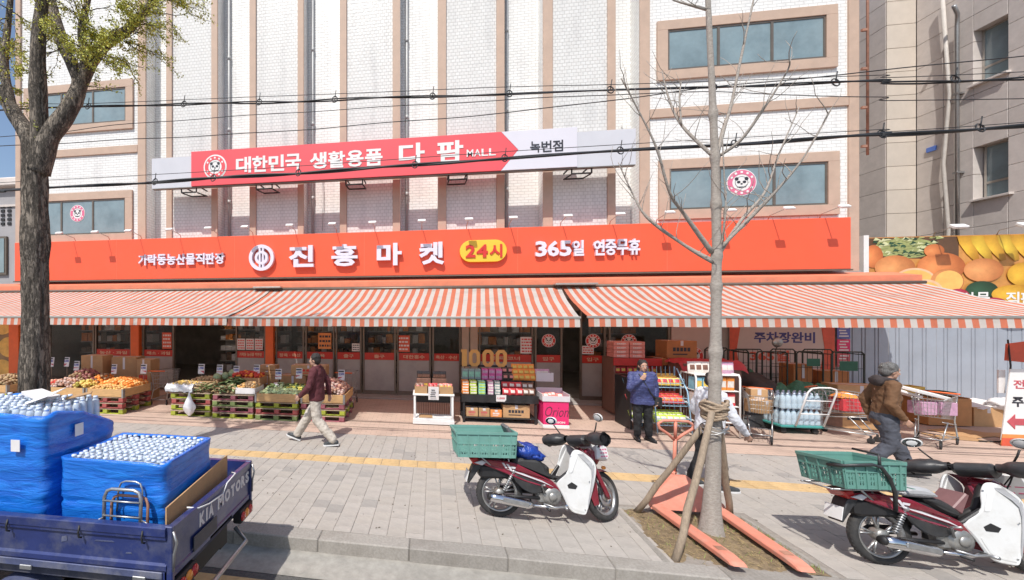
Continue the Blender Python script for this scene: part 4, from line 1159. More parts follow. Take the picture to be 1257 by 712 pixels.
cable(c1, .0095, 'upper black cable bundle crossing above the coral sign, tied to a thin wire', c1m, (-4.36, -3.0, -2.0, -1.05, .1, .95, 2.0, 3.0, 4.1, 5.1), 2)
cable(c2, .0155, 'thick lower black cable bundle sagging across the coral sign', c2m, (-5.0, -3.4, -2.6, -1.5, -.1, .9, 2.1, 3.2, 4.5, 5.3), 2)
cable(c3, .006, 'thin slack wire curving just above the coral sign')
cable(c4, .005, 'thin wire dipping between the two black cable bundles on the right')
# ================================================================ motorcycles
M['mred'] = pm('maroon_paint', (.22, .012, .03), .25, .1, var=.1, scale=4, coat=.7, dirt=(.25, .09, .08), dscale=6, damt=.3)
M['mwhite'] = pm('white_plastic', (.66, .66, .65), .38, var=.04, scale=3, coat=.2, dirt=(.42, .40, .36), dscale=6, damt=.5)
M['engine'] = pm('cast_alloy', (.38, .37, .35), .45, .7, var=.2, scale=14, dirt=(.12, .1, .08), dscale=9, damt=.6)
M['seat'] = pm('seat_vinyl', (.035, .034, .034), .5, var=.2, scale=8, bump=.15, bscale=200)
M['greyseat'] = pm('grey_seat_vinyl', (.38, .38, .39), .55, var=.08, scale=8, bump=.1, bscale=200)
M['crate'] = pm('green_crate_plastic', (.15, .325, .28), .5, var=.08, scale=5, dirt=(.14, .25, .2), dscale=4, damt=.5)
M['crate2'] = pm('green_crate_plastic_worn', (.125, .285, .24), .5, var=.1, scale=5, dirt=(.1, .18, .15), dscale=4, damt=.5)
M['bluebag'] = pm('blue_plastic_bag', (.012, .05, .30), .3, var=.25, scale=7, bump=.9, bscale=22)
M['tail'] = pm('red_lens', (.45, .015, .015), .2, var=.05, coat=.5)
M['amber'] = pm('amber_lens', (.75, .25, .02), .25, var=.05, coat=.5)
M['decal'] = pm('pale_decal', (.62, .60, .62), .35, var=.03)
M['mirror'] = pm('mirror_glass', (.75, .78, .8), .05, 1.0, var=.02)

def steer(ang):
    H = Vector((.40, 0, .80)); ax = Vector((-.21, 0, .525)).normalized(); q = Quaternion(ax, ang)
    return lambda p: tuple(q @ (Vector(p) - H) + H)

def motorcycle(loc, rz, lean, turn, label, opts):
    t = thing('motorcycle', loc, label, 'motorcycle', 'parked delivery motorcycles', rz)
    t.rotation_euler = (-R(lean), 0, rz)
    F = steer(R(turn))
    def bp(name, mb, mat, parent=None, fr=False):
        if fr: mb.v = [F(p) for p in mb.v]
        return mb.build(name, mat, parent or t, world=False)
    def wheel(x, fr):
        z = .277; Mx = Matrix.Translation((x, 0, z)) @ Matrix.Rotation(R(90), 4, 'X')
        b = MB(); prof = [(.212, -.03), (.222, -.036), (.245, -.04), (.265, -.032), (.275, -.014), (.277, 0), (.275, .014), (.265, .032), (.245, .04), (.222, .036), (.212, .03)]
        b.lathe(prof + prof[:1], 56, 0, Mx)
        for k in range(44):
            a = 2 * math.pi * k / 44
            for sg in (-1, 1):
                b.obox((x + .274 * math.cos(a + sg * .03), sg * .012, z + .274 * math.sin(a + sg * .03)), (.014, .012, .006), Euler((0, -a + R(90), sg * .5)))
        w = bp('wheel', b, M['rubber'], None, fr)
        b = MB(); b.lathe([(.19, -.022), (.205, -.03), (.216, -.031), (.216, .031), (.205, .03), (.19, .022), (.19, -.022)], 44, 0, Mx); bp('rim', b, M['steel'], w, fr)
        b = MB(); b.lathe([(0, -.05), (.05, -.05), (.06, -.03), (.06, .03), (.05, .05), (0, .05)], 20, 0, Mx); bp('hub', b, M['engine'], w, fr)
        for k in range(5):
            a = 2 * math.pi * k / 5 + .4; b = MB()
            for da in (-.16, .16):
                p0 = (x + .05 * math.cos(a), 0, z + .05 * math.sin(a)); p1 = (x + .2 * math.cos(a + da), 0, z + .2 * math.sin(a + da))
                b.tube([p0, p1], [.016, .012], 6, flat=.7)
            bp('spoke', b, M['steel'], w, fr)
        if fr:
            b = MB(); M2 = Matrix.Translation((x, -.055, z)) @ Matrix.Rotation(R(90), 4, 'X'); b.lathe([(.07, -.002), (.115, -.002), (.115, .002), (.07, .002), (.07, -.002)], 30, 0, M2); bp('brake_disc', b, M['steel'], w, fr)
            b = MB(); b.obox((x - .09, -.06, z + .06), (.06, .03, .08), None, 0, .008); bp('brake_caliper', b, M['black'], w, fr)
    wheel(-.61, False); wheel(.61, True)
    # frame, engine, swing arm
    b = MB()
    b.tube([(.40, 0, .78), (.30, 0, .55), (.12, 0, .46), (-.2, 0, .52), (-.75, 0, .66)], .03, 8)
    b.tube([(-.12, 0, .48), (-.18, 0, .25)], .03, 8)
    for y in (-.1, .1): b.tube([(-.16, y, .26), (-.61, y, .277)], .02, 8)
    b.tube([(-.1, -.25, .17), (-.1, .25, .17)], .014, 8)
    bp('frame', b, M['black'])
    b = MB(); M2 = Matrix.Translation((-.02, -.09, .29)) @ Matrix.Rotation(R(90), 4, 'X')
    b.lathe([(0, -.16), (.1, -.16), (.115, -.14), (.115, .02), (.10, .045), (.06, .055), (0, .055)], 24, 0, M2)
    b.obox((-.09, -.03, .27), (.2, .17, .16), None, 0, .03)
    b.tube([(.04, -.03, .32), (.2, -.03, .345)], [.075, .065], 12)
    for k in range(5): b.tube([(.07 + k * .026, -.03, .325 + k * .004), (.082 + k * .026, -.03, .327 + k * .004)], .083, 12)
    b.lathe([(.05, .056), (.05, .066), (.02, .07)], 14, 0, M2)
    e = bp('engine', b, M['engine'])
    b = MB(); b.tube([(-.14, -.17, .22), (-.03, -.2, .19), (.1, -.21, .2)], .012, 6); b.tube([(.09, -.27, .2), (.09, -.16, .2)], .016, 6); bp('brake_pedal', b, M['steel'], e)
    b = MB(); b.tube([(-.12, -.16, .33), (-.16, -.18, .43), (-.14, -.24, .45)], .011, 6); bp('kick_lever', b, M['steel'], e)
    b = MB(); b.tube([(.2, -.08, .30), (.17, -.14, .2), (0, -.16, .17), (-.28, -.165, .2)], .016, 8)
    x_ = bp('exhaust', b, M['chrome'])
    b = MB(); b.tube([(-.26, -.165, .195), (-.32, -.168, .205), (-.7, -.175, .275), (-.76, -.175, .287)], [.028, .05, .055, .046], 14); bp('muffler', b, M['chrome'], x_)
    b = MB(); b.tube([(-.755, -.175, .286), (-.785, -.175, .292)], [.047, .036], 14); bp('muffler_cap', b, M['black'], x_)
    b = MB(); b.obox((-.47, -.228, .245), (.3, .012, .05), Euler((0, R(10), 0)), 0, .005); bp('heat_shield', b, M['steel'], x_)
    for y in (-.115, .115):
        b = MB(); b.tube([(-.46, y, .56), (-.59, y, .33)], .013, 8)
        for k in range(9): 
            p = Vector((-.48, y, .525)).lerp(Vector((-.575, y, .355)), k / 8); q = p + (Vector((-.575, y, .355)) - Vector((-.48, y, .525))).normalized() * .01
            b.tube([tuple(p), tuple(q)], .024, 10)
        b.ball((-.46, y, .565), .028, 10, 6)
        bp('shock_absorber', b, M['steel'])
    b = MB(); b.tube([(-.2, .13, .2), (-.14, .25, .02)], .012, 6); b.obox((-.14, .26, .012), (.06, .04, .012)); bp('side_stand', b, M['black'])
    b = MB(); b.slab([(-.16, .33), (-.22, .24), (-.58, .24), (-.64, .29), (-.58, .33)], .105, .13, 0, .01); bp('chain_case', b, M['black'])
    # body panels
    side = [(-.90, .70), (-.47, .68), (-.30, .60), (-.1, .51), (.0, .465), (.09, .345), (.06, .33), (-.06, .385), (-.3, .44), (-.6, .555), (-.82, .63)]
    low = [(-.48, .55), (-.2, .47), (-.02, .395), (-.12, .335), (-.25, .31), (-.36, .36), (-.45, .45)]
    for s_ in (-1, 1):
        def yb(x, y, z, s_=s_): 
            w = .135 - .05 * max(0, (-x - .35)) / .5 - .03 * max(0, x + .1) / .2
            return (x, s_ * (w + y), z)
        b = MB(); b.slab(side, -.014, .014, 0, .01, yb, 2); pnl = bp('side_panel', b, M['mred'])
        b = MB(); b.slab([(-.56, .60), (-.36, .555), (-.14, .475), (.0, .40), (-.13, .455), (-.35, .53)], .015, .018, 0, .0, yb); bp('stripe_decal', b, M['decal'], pnl)
        b = MB()
        b.slab([(-.60, .665), (-.56, .605), (-.535, .605), (-.575, .665)], .0155, .018, 0, 0, yb); b.slab([(-.55, .655), (-.50, .575), (-.475, .57), (-.52, .65)], .0155, .018, 0, 0, yb); b.slab([(-.50, .63), (-.44, .62), (-.45, .60), (-.5, .607)], .0155, .018, 0, 0, yb)
        bp('logo_decal', b, M['decal'], pnl)
        b = MB(); b.slab(low, -.02, .006, 0, .01, yb, 2); bp('lower_panel', b, M['blackplastic'])
        b = MB(); b.slab([(-.93, .655), (-.83, .685), (-.78, .66), (-.83, .625)], .0, .018, 0, .006, lambda x, y, z, s_=s_: (x, s_ * (.098 + y), z)); bp('indicator', b, M['decal'])
    b = MB(); b.box(-.86, -.02, -.085, .085, .46, .63, 0, .03); bp('under_tray', b, M['black'])
    b = MB(); b.slab([(-.98, .70), (-.88, .72), (-.84, .62), (-.93, .63)], -.09, .09, 0, .012); bp('tail_lamp', b, M['tail'])
    b = MB(); b.slab([(-.84, .66), (-.92, .62), (-.97, .50), (-1.0, .40), (-.985, .395), (-.93, .47), (-.86, .57), (-.78, .60)], -.07, .07, 0, .008, None, 1); rf = bp('rear_fender', b, M['blackplastic'])
    b = MB(); b.obox((-1.0, 0, .485), (.006, .17, .13), Euler((0, R(14), 0)), 0, .002); bp('number_plate', b, M['white'], rf)
    if opts.get('seat') == 'grey':
        b = MB(); b.slab([(-.50, .70), (-.42, .775), (-.24, .765), (-.14, .70), (-.16, .665), (-.45, .675)], -.13, .13, 0, .03, None, 2); bp('seat', b, M['greyseat'])
        b = MB(); b.slab([(-.30, .665), (-.14, .668), (-.02, .60), (.05, .53), (.02, .49), (-.12, .53)], -.115, .115, 0, .025, None, 2); bp('front_saddle', b, M['seat'])
        b = MB(); b.slab([(-.02, .58), (.12, .72), (.15, .70), (.06, .52)], -.10, .10, 0, .01); bp('open_bin', b, pm('brown_bin', (.2, .1, .1), .5))
    else:
        b = MB(); b.slab([(-.46, .64), (-.44, .72), (-.15, .705), (-.1, .66), (-.06, .57), (.0, .525), (.03, .49), (-.02, .47), (-.3, .585)], -.125, .125, 0, .028, None, 2); bp('seat', b, M['seat'])
    # leg shield
    sh = [(.235, .835), (.305, .845), (.475, .715), (.445, .52), (.33, .14), (.30, .115), (.165, .13), (.085, .34), (.02, .435), (.165, .585), (.19, .74)]
    for s_ in (-1, 1):
        def ys(x, y, z, s_=s_):
            w = .10 + .11 * max(0, min(1, (x - .02) / .3)) - .04 * max(0, (z - .6) / .25)
            return (x, s_ * (w + y), z)
        b = MB(); b.slab(sh, -.012, .012, 0, .009, ys, 2); lsh = bp('leg_shield', b, M['mwhite'])
        b = MB(); b.slab([(.145, .435), (.19, .475), (.245, .44), (.225, .40), (.155, .40)], .0125, .016, 0, 0, ys); bp('vent', b, M['black'], lsh)
        b = MB(); b.slab([(.155, .575), (.205, .70), (.235, .80), (.285, .80), (.225, .66), (.20, .58)], .0125, .017, 0, .002, ys, 2); bp('shield_rib', b, M['mwhite'], lsh)
        b = MB(); b.slab([(.17, .17), (.115, .33), (.13, .345), (.19, .19), (.30, .165), (.30, .15)], .0125, .016, 0, .001, ys, 1); bp('shield_rib', b, M['mwhite'], lsh)
        b = MB()
        for (px_, pz_) in ((.20, .765), (.19, .20), (.31, .18), (.37, .5)): b.slab([(px_ - .008, pz_), (px_, pz_ - .008), (px_ + .008, pz_), (px_, pz_ + .008)], .0125, .0155, 0, 0, ys)
        bp('screw', b, M['steel'], lsh)
        b = MB(); b.slab([(.40, .66), (.445, .70), (.425, .53), (.345, .20), (.335, .22), (.40, .52)], .0125, .0145, 0, 0, ys, 1); bp('edge_trim', b, M['greyseat'], lsh)
        b = MB(); b.slab([(.26, .80), (.33, .80), (.42, .70), (.40, .64), (.36, .70)], .0125, .016, 0, 0, ys); bp('shield_recess', b, M['greyseat'], lsh)
        b = MB(); b.slab([(.02, .45), (.16, .595), (.19, .57), (.09, .43)], -.03, .005, 0, .008, ys); bp('inner_cover', b, M['blackplastic'], lsh)
    b = MB()
    Ed = [(.30, .845), (.39, .79), (.475, .715), (.462, .6), (.44, .5), (.385, .32), (.33, .14)]
    def front(u, v):
        k = min(5, int(v * 6)); f = v * 6 - k
        x = Ed[k][0] + (Ed[k + 1][0] - Ed[k][0]) * f; z = Ed[k][1] + (Ed[k + 1][1] - Ed[k][1]) * f
        w = .205 - .04 * max(0, (z - .6) / .25); uu = u * 2 - 1
        return (x + .055 * (1 - uu * uu) * (1 - .6 * v), w * uu, z)
    b.grid(front, 14, 14); bp('front_cover', b, M['mred'])
    # steering: fork, fender, bar
    for y in (-.075, .075):
        b = MB(); b.tube([(.625, y, .25), (.60, y, .30), (.49, y, .57), (.41, y, .77)], [.022, .028, .024, .024], 10); bp('fork_leg', b, M['mred'] if True else 0, None, True)
    b = MB()
    def fend(u, v):
        a = R(168 - 112 * u) ; rr = .305; w = .062
        yy = (v * 2 - 1)
        return (.61 + (rr - .03 * yy * yy) * math.cos(a), w * yy, .277 + (rr - .03 * yy * yy) * math.sin(a))
    b.grid(fend, 18, 6)
    for s_ in (-1, 1):
        b.slab([(.33, .50), (.42, .53), (.47, .42), (.44, .20), (.36, .19), (.31, .33)], 0, .008, 0, .003, lambda x, y, z, s_=s_: (x, s_ * (.062 + y), z))
    bp('front_fender', b, M['mred'], None, True)
    b = MB(); b.slab([(.36, .80), (.46, .84), (.56, .80), (.60, .68), (.55, .62), (.44, .68)], -.09, .09, 0, .03, None, 2); bp('steering_cowl', b, M['mred'], None, True)
    b = MB(); M3 = Matrix.Translation((.575, 0, .76)) @ Matrix.Rotation(R(75), 4, 'Y'); b.lathe([(.0, .03), (.05, .024), (.078, .0), (.08, -.03)], 18, 0, M3); bp('headlamp', b, M['mirror'], None, True)
    for y in (-.13, .13):
        b = MB(); b.ball((.56, y, .60), (.035, .022, .022), 10, 6); bp('indicator', b, M['amber'], None, True)
    b = MB(); b.slab([(.27, .93), (.33, .99), (.45, .98), (.49, .90), (.42, .84), (.32, .86)], -.13, .13, 0, .03, None, 2); bp('handlebar_cover', b, M['blackplastic'], None, True)
    b = MB(); b.tube([(.33, -.36, .95), (.36, -.2, .96), (.38, 0, .95), (.36, .2, .96), (.33, .36, .95)], .014, 8); bar = bp('handlebar', b, M['black'], None, True)
    for s_ in (-1, 1):
        b = MB(); n_ = 16
        def muff(u, v, s_=s_):
            a = u * 2 * math.pi; rr = [.05, .075, .088, .092, .088, .08][min(5, int(v * 5.99))]
            y = s_ * (.14 + v * .26)
            return (.355 - .05 * v + rr * 1.25 * math.cos(a) + .01 * noise.noise(Vector((u * 6, v * 5, s_))), y, .945 - .015 * v + rr * .85 * math.sin(a))
        b.grid(muff, n_, 8); bp('hand_muff', b, M['blackplastic'], bar, True)
        b = MB(); b.lathe([(.0, .0), (.082, .0)], 16, 0, Matrix.Translation((.315, s_ * .385, .93)) @ Matrix.Rotation(R(90) * s_, 4, 'X')); bp('muff_opening', b, M['black'], bar, True)
        b = MB(); b.tube([(.37, s_ * .22, .98), (.36, s_ * .27, 1.06), (.35, s_ * .30, 1.12)], .0075, 6); st_ = bp('mirror_stalk', b, M['black'], bar, True)
        b = MB(); b.ball((.352, s_ * .33, 1.175), (.02, .075, .052), 16, 8, 0, 0, Euler((0, R(-15), s_ * R(18)))); bp('mirror_back', b, M[opts.get('mirror', 'mwhite')], st_, True)
        b = MB(); b.lathe([(0, 0), (.9, 0)], 18, 0, Matrix.Translation((.336, s_ * .33 - .004, 1.172)) @ Euler((0, R(-105), s_ * R(18))).to_matrix().to_4x4() @ Matrix.Diagonal((.05, .07, 1, 1))); bp('mirror_glass', b, M['mirror'], st_, True)
    b = MB()
    for s_ in (-1, 1):
        b.tube([(.38, s_ * .16, .93), (.50, s_ * .18, .90), (.56, s_ * .12, .80), (.50, s_ * .05, .66), (.44, 0, .55)], .006, 6); b.tube([(.37, s_ * .2, .95), (.45, s_ * .24, .96), (.53, s_ * .16, .88), (.54, s_ * .06, .74)], .005, 6)
    b.v = [F(p) for p in b.v]; b.build('control_cable', M['black'], bar, world=False)
    # rack under the crate
    b = MB()
    for y in (-.14, .14): b.tube([(-1.14, y, .735), (-.48, y, .735)], .01, 6); 
    for x in (-1.12, -.95, -.78, -.6): b.tube([(x, -.15, .735), (x, .15, .735)], .009, 6)
    for y in (-.12, .12): b.tube([(-.85, y, .735), (-.7, y * .8, .6)], .01, 6); b.tube([(-.52, y, .735), (-.5, y * .8, .6)], .01, 6)
    bp('rack', b, M['steel'])
    return t

def crate(parent_like, off, label, mat, L=.66, Wd=.46, Hh=.30, strap=False):
    q = parent_like.matrix_basis
    t = thing('plastic_crate', tuple(parent_like.location + parent_like.rotation_euler.to_matrix() @ Vector(off)), label, 'crate', None)
    t.rotation_euler = parent_like.rotation_euler
    tp = 1.07
    def wall(axis, sg):
        b = MB(); ln = (L if axis == 'x' else Wd); hw = (Wd if axis == 'x' else L) / 2
        def P(a, d, z):
            k = 1 + (tp - 1) * z / Hh; d2 = hw * k - d
            return (a * k, sg * d2, z) if axis == 'x' else (sg * d2, a * k, z)
        def bar(a0, a1, z0, z1, d0, d1):
            v = [P(a, d, z) for a in (a0, a1) for d in (d0, d1) for z in (z0, z1)]
            b.add(v, [(0, 1, 3, 2), (4, 6, 7, 5), (0, 4, 5, 1), (2, 3, 7, 6), (0, 2, 6, 4), (1, 5, 7, 3)])
        h = ln / 2
        n = 22 if axis == 'x' else 15
        holes_from, holes_to = (.035, .16)
        bar(-h, h, 0, .035, 0, .006); bar(-h, h, .16, Hh - .03, 0, .005); bar(-h, h, Hh - .03, Hh, -.014, .008)
        for k in range(n + 1):
            a = -h + 2 * h * k / n; w = .006 if k % 4 else .018
            bar(max(-h, a - w), min(h, a + w), holes_from, holes_to, .0, .006)
        for z in (.072, .114): bar(-h, h, z, z + .012, .0005, .0055)
        for k in range(0, n + 1, 4):
            a = -h + 2 * h * k / n; bar(max(-h, a - .007), min(h, a + .007), .0, Hh - .03, -.009, 0)
        bar(-h, h, .155, .168, -.008, 0)
        b.build('crate_wall', mat, t, world=False)
    for ax in 'xy':
        for sg in (-1, 1): wall(ax, sg)
    b = MB(); b.box(-L / 2, L / 2, -Wd / 2, Wd / 2, 0, .008)
    for k in range(8): b.box(-L / 2 + .04 + k * .08, -L / 2 + .06 + k * .08, -Wd / 2 + .01, Wd / 2 - .01, .0085, .014)
    b.build('crate_floor', mat, t, world=False)
    if strap:
        b = MB()
        b.tube([(-L / 2 - .035, -.1, .2), (-L / 2 - .03, -Wd / 2 - .02, .22), (-.05, -Wd / 2 - .05, .24), (.02, -Wd / 2 - .05, .22), (.1, -Wd / 2 - .03, .12), (.16, -Wd / 2 - .005, -.02), (.18, -Wd / 2 + .03, -.2)], .016, 8)
        b.tube([(.02, -Wd / 2 - .04, .24), (.05, -Wd / 2 - .02, .33), (.06, 0, .34)], .012, 8)
        b.build('strap', M['blackplastic'], t, world=False)
    return t

m1 = motorcycle((1.53, 5.06, 0), R(4.5), 6, 32, 'maroon motorcycle with a blue bag on its saddle, parked left of the young tree', {'seat': 'black'})
crate(m1, (-.80, 0, .745), 'teal green plastic crate on the rack of the motorcycle with the blue bag', M['crate'])
bg = MB()
bg.ball((0, 0, .085), (.19, .15, .095), 20, 12, 0, .35); bg.ball((.12, -.02, .06), (.1, .12, .06), 14, 8, 0, .4); bg.ball((-.12, 0, .12), (.09, .12, .06), 14, 8, 0, .4)
o = bg.solo('plastic_bag', M['bluebag'], (0, 0, 0)); o.location = m1.location + m1.rotation_euler.to_matrix() @ Vector((-.29, 0, .70)); o.rotation_euler = (-R(6), R(12), R(4))
tag(o, 'crumpled dark blue plastic bag lying on the saddle behind the white leg shield', 'bag')
b = MB(); b.slab([(-.05, 0), (-.14, .22), (-.11, .24), (.0, .06), (.08, .0)], -.13, .13, 0, .012)
o = b.solo('seat_pad', pm('grey_pad', (.12, .125, .13), .6), (0, 0, 0)); o.location = m1.location + m1.rotation_euler.to_matrix() @ Vector((-.40, 0, .86)); o.rotation_euler = m1.rotation_euler
tag(o, 'dark grey pad propped up against the front of the teal crate', 'pad')
def front_bag(mt, label, kind, turn):
    F = steer(R(turn)); b = MB()
    t = thing('carrier_bag', tuple(mt.location), label, 'bag'); t.rotation_euler = mt.rotation_euler
    if kind == 'bag':
        b.slab([(.50, .70), (.53, .90), (.69, .90), (.71, .72), (.66, .67)], -.14, .13, 0, .025); b.v = [F((p[0] + .012 * noise.noise(Vector(p) * 9), p[1], p[2])) for p in b.v]
        b.build('bag_body', M['white'], t, world=False)
        b = MB()
        for k in range(10): b.box(.54 + (k % 3) * .045, .57 + (k % 3) * .045, -.143, -.1405, .72 + k // 3 * .04, .735 + k // 3 * .04)
        b.v = [F(p) for p in b.v]; b.build('print', M['pink'], t, world=False, kind='stuff')
        b = MB(); b.slab([(.53, .895), (.56, .93), (.66, .93), (.69, .895)], -.12, .11, 0, .012); b.v = [F(p) for p in b.v]; b.build('blue_lid', pm('pale_blue_lid', (.35, .45, .62), .5), t, world=False)
    else:
        b.obox((.66, -.02, .76), (.02, .34, .26), Euler((0, R(-28), 0)), 0, .008); b.v = [F(p) for p in b.v]; b.build('bag_body', M['white'], t, world=False)
        b = MB()
        for k in range(12): b.obox((.652 + (k // 4) * .03 - .03, -.14 + (k % 4) * .07, .79 - (k // 4) * .06 + .03), (.006, .05, .012), Euler((0, R(-28), 0)))
        b.v = [F(p) for p in b.v]; b.build('print', M['pink'], t, world=False, kind='stuff')
front_bag(m1, 'white bag with red print and a pale blue lid on the motorcycle with blue bag', 'bag', 32)
m2 = motorcycle((5.10, 4.63, 0), R(4), 7, 26, 'maroon and white delivery motorcycle with a pale grey saddle, cut off by the right edge', {'seat': 'grey'})
crate(m2, (-.80, 0, .76), 'dark green plastic crate with a black strap on the motorcycle at the right edge', M['crate2'], .52, .42, .265, True)
front_bag(m2, 'white printed sheet bag hanging in front of the motorcycle at the right edge', 'sheet', 26)

# ================================================================ the blue flatbed truck
M['truckblue'] = pm('navy_truck_paint', (.022, .036, .145), .34, .1, var=.22, scale=3, coat=.35, bump=.03, bscale=30, dirt=(.16, .165, .2), dscale=2.2, damt=.75)
M['truckdirty'] = pm('scuffed_sill', (.085, .10, .19), .6, .2, var=.3, scale=9, dirt=(.28, .27, .27), dscale=4, damt=.7)
M['bedfloor'] = pm('bed_floor', (.05, .055, .09), .7, .2, var=.3, scale=8, dirt=(.16, .14, .12), dscale=4, damt=.6)
tk = thing('flatbed_truck', (-3.2, 3.18, -.15), 'navy blue flatbed truck loaded with blue wrapped pallets, parked at the kerb', 'truck')
TX0, TX1, TY0, TY1, TZ0, TZ1 = -4.75, -1.75, 2.53, 3.83, .60, .97
b = MB(); b.box(TX0, TX1 - .05, TY0 + .04, TY1 - .04, .52, .63); b.build('bed', M['bedfloor'], tk)
def gate_long(y0, y1, out):
    b = MB(); ym = (y0 + y1) / 2
    prof = [(0, .60), (0, .655), (.008, .668), (.008, .70), (-.004, .715), (-.004, .87), (.012, .885), (.012, .905), (.02, .912), (.02, .965), (.012, .97)]
    ins = -.03
    vs_ = []; n = len(prof)
    for x in (TX0, TX1 - .03):
        for d, z in prof: vs_.append((x, (y0 - d) if out < 0 else (y1 + d), z))
        for d, z in reversed(prof): vs_.append((x, (y0 + .035) if out < 0 else (y1 - .035), z))
    k = 2 * n
    b.add(vs_, [(i, (i + 1) % k, k + (i + 1) % k, k + i) for i in range(k)] + [tuple(range(k)), tuple(range(2 * k - 1, k - 1, -1))])
    g_ = b.build('side_gate', M['truckblue'], tk)
    if out < 0:
        for (x, z, w, h) in ((-2.62, .80, .05, .05), (-2.35, .83, .16, .012), (-3.3, .78, .09, .02), (-2.1, .76, .05, .012), (-3.8, .84, .2, .01)):
            q_ = MB(); q_.slab([(x, z), (x + w, z + h * .3), (x + w * .9, z + h), (x + w * .1, z + h * .8)], y0 + .0005, y0 + .0035, 0, 0); q_.build('paint_scuff', M['truckdirty'], g_)
        s_ = MB(); s_.box(TX0, TX1 - .06, y0 - .010, y0 - .0005, .604, .655, 0, .004); s_.build('scuffed_sill', M['truckdirty'], g_)
        for x in (-4.4, -3.7, -3.05, -2.45, -1.95):
            h = MB(); h.tube([(x, y0 - .018, .945), (x, y0 - .03, .90), (x + .01, y0 - .035, .87), (x + .02, y0 - .02, .86)], .007, 6); h.build('rope_hook', M['black'], g_)
        for x in (-3.9, -2.9, -1.98):
            h = MB(); h.box(x - .05, x + .05, y0 - .022, y0 - .0105, .585, .62, 0, .004); h.build('hinge', M['steel'], g_)
gate_long(TY0, TY0 + .03, -1); gate_long(TY1 - .03, TY1, 1)
b = MB()
vs_ = []; prof = [(0, .60), (0, .64), (-.008, .65), (-.008, .90), (.006, .91), (.01, .965), (.004, .97)]
for y in (TY0 + .035, TY1 - .035):
    for d, z in prof: vs_.append((TX1 + d, y, z))
    for d, z in reversed(prof): vs_.append((TX1 - .035, y, z))
k = 14; b.add(vs_, [(i, (i + 1) % k, k + (i + 1) % k, k + i) for i in range(k)] + [tuple(range(k)), tuple(range(2 * k - 1, k - 1, -1))])
tg = b.build('tailgate', M['truckblue'], tk)
_x = 2.90
for ch in 'KIA MOTORS':
    wch = {'I': .024, 'M': .105, 'O': .098, ' ': .035}.get(ch, .078)
    if ch != ' ': letters(ch, _x, _x + wch, .775, .885, TX1 - .008, .003, face='+x', bold=.05).build('letter', M['decal'], tg)
    _x += wch + .016
b = MB(); b.box(TX1 - .012, TX1 + .0, 3.05, 3.42, .60, .62); b.box(TX1 + .004, TX1 + .012, 2.80, 3.14, .64, .755, 0, .003); b.build('number_plate', pm('dull_plate', (.09, .085, .09), .7), tg)
for y in (TY0, TY1):
    s_ = -1 if y == TY0 else 1
    b = MB(); b.box(TX1 - .05, TX1 + .012, min(y, y - s_ * .034), max(y, y - s_ * .034), .55, .975, 0, .006); b.build('corner_post', M['truckblue'], tk)
    b = MB(); b.tube([(TX1 + .015, y - s_ * .01, .94), (TX1 + .04, y - s_ * .012, .86), (TX1 + .02, y - s_ * .01, .78), (TX1 + .015, y - s_ * .01, .66)], .009, 6); b.build('latch', M['steel'], tk)
    b = MB(); b.box(TX1 - .06, TX1 + .03, y - s_ * .28 if s_ > 0 else y + .02, y - .02 if s_ > 0 else y + .28, .46, .585, 0, .012); lh = b.build('lamp_housing', M['black'], tk)
    for q, (mat_, yy) in enumerate(((M['tail'], .09), (M['amber'], .17), (M['tail'], .245))):
        b = MB(); b.lathe([(0, .02), (.03, .018), (.042, .006), (.044, 0)], 16, 0, Matrix.Translation((TX1 + .03, y - s_ * yy, .525)) @ Matrix.Rotation(R(90), 4, 'Y')); b.build('lamp_lens', mat_, lh)
b = MB(); b.box(TX0 - 1.6, TX1 - .1, 2.85, 2.97, .30, .52); b.box(TX0 - 1.6, TX1 - .1, 3.4, 3.52, .30, .52); b.box(TX1 - .3, TX1 - .1, 2.97, 3.4, .32, .5); b.tube([(-3.05, 2.6, .13), (-3.05, 3.75, .13)], .06, 8); b.build('chassis', M['black'], tk)
b = MB(); b.tube([(TX1 - .02, 2.78, .45), (TX1 + .1, 2.80, .34), (TX1 + .1, 3.5, .34), (TX1 - .02, 3.52, .45)], .02, 8); b.build('step_bar', M['steel'], tk)
def tyre(x, y, r=.29, w=.18):
    b = MB(); Mx = Matrix.Translation((x, y, -.15 + r)) @ Matrix.Rotation(R(90), 4, 'X')
    b.lathe([(r * .6, -w / 2), (r * .92, -w / 2), (r, -w / 2 + .03), (r, w / 2 - .03), (r * .92, w / 2), (r * .6, w / 2), (r * .6, -w / 2)], 36, 0, Mx); w_ = b.build('wheel', M['rubber'], tk)
    b = MB(); b.lathe([(0, -w * .3), (r * .3, -w * .3), (r * .5, -w * .42), (r * .6, -w * .45), (r * .6, w * .45), (0, w * .4)], 24, 0, Mx); b.build('rim', M['steel'], w_)
for x in (-3.05, -5.5):
    for y in (2.64, 3.72): tyre(x, y)
b = MB()
def arch(u, v): a = R(20 + 140 * u); return (-3.05 + .36 * math.cos(a), 2.54 + .2 * v, .10 + .36 * math.sin(a))
b.grid(arch, 14, 2); b.build('wheel_guard', M['truckdirty'], tk)
b = MB(); b.slab([(-6.3, .1), (-6.35, .75), (-6.1, 1.55), (-5.9, 1.72), (-4.95, 1.74), (-4.85, 1.6), (-4.85, .2), (-5.15, .2), (-5.2, .45), (-5.8, .45), (-5.85, .1)], 2.5, 3.86, 0, .05); cabm = b.build('cab', M['truckblue'], tk)
b = MB(); b.slab([(-6.2, .95), (-6.0, 1.55), (-5.0, 1.55), (-5.0, .95)], 2.49, 2.499, 0, 0); b.build('cab_window', M['upglass'], cabm)
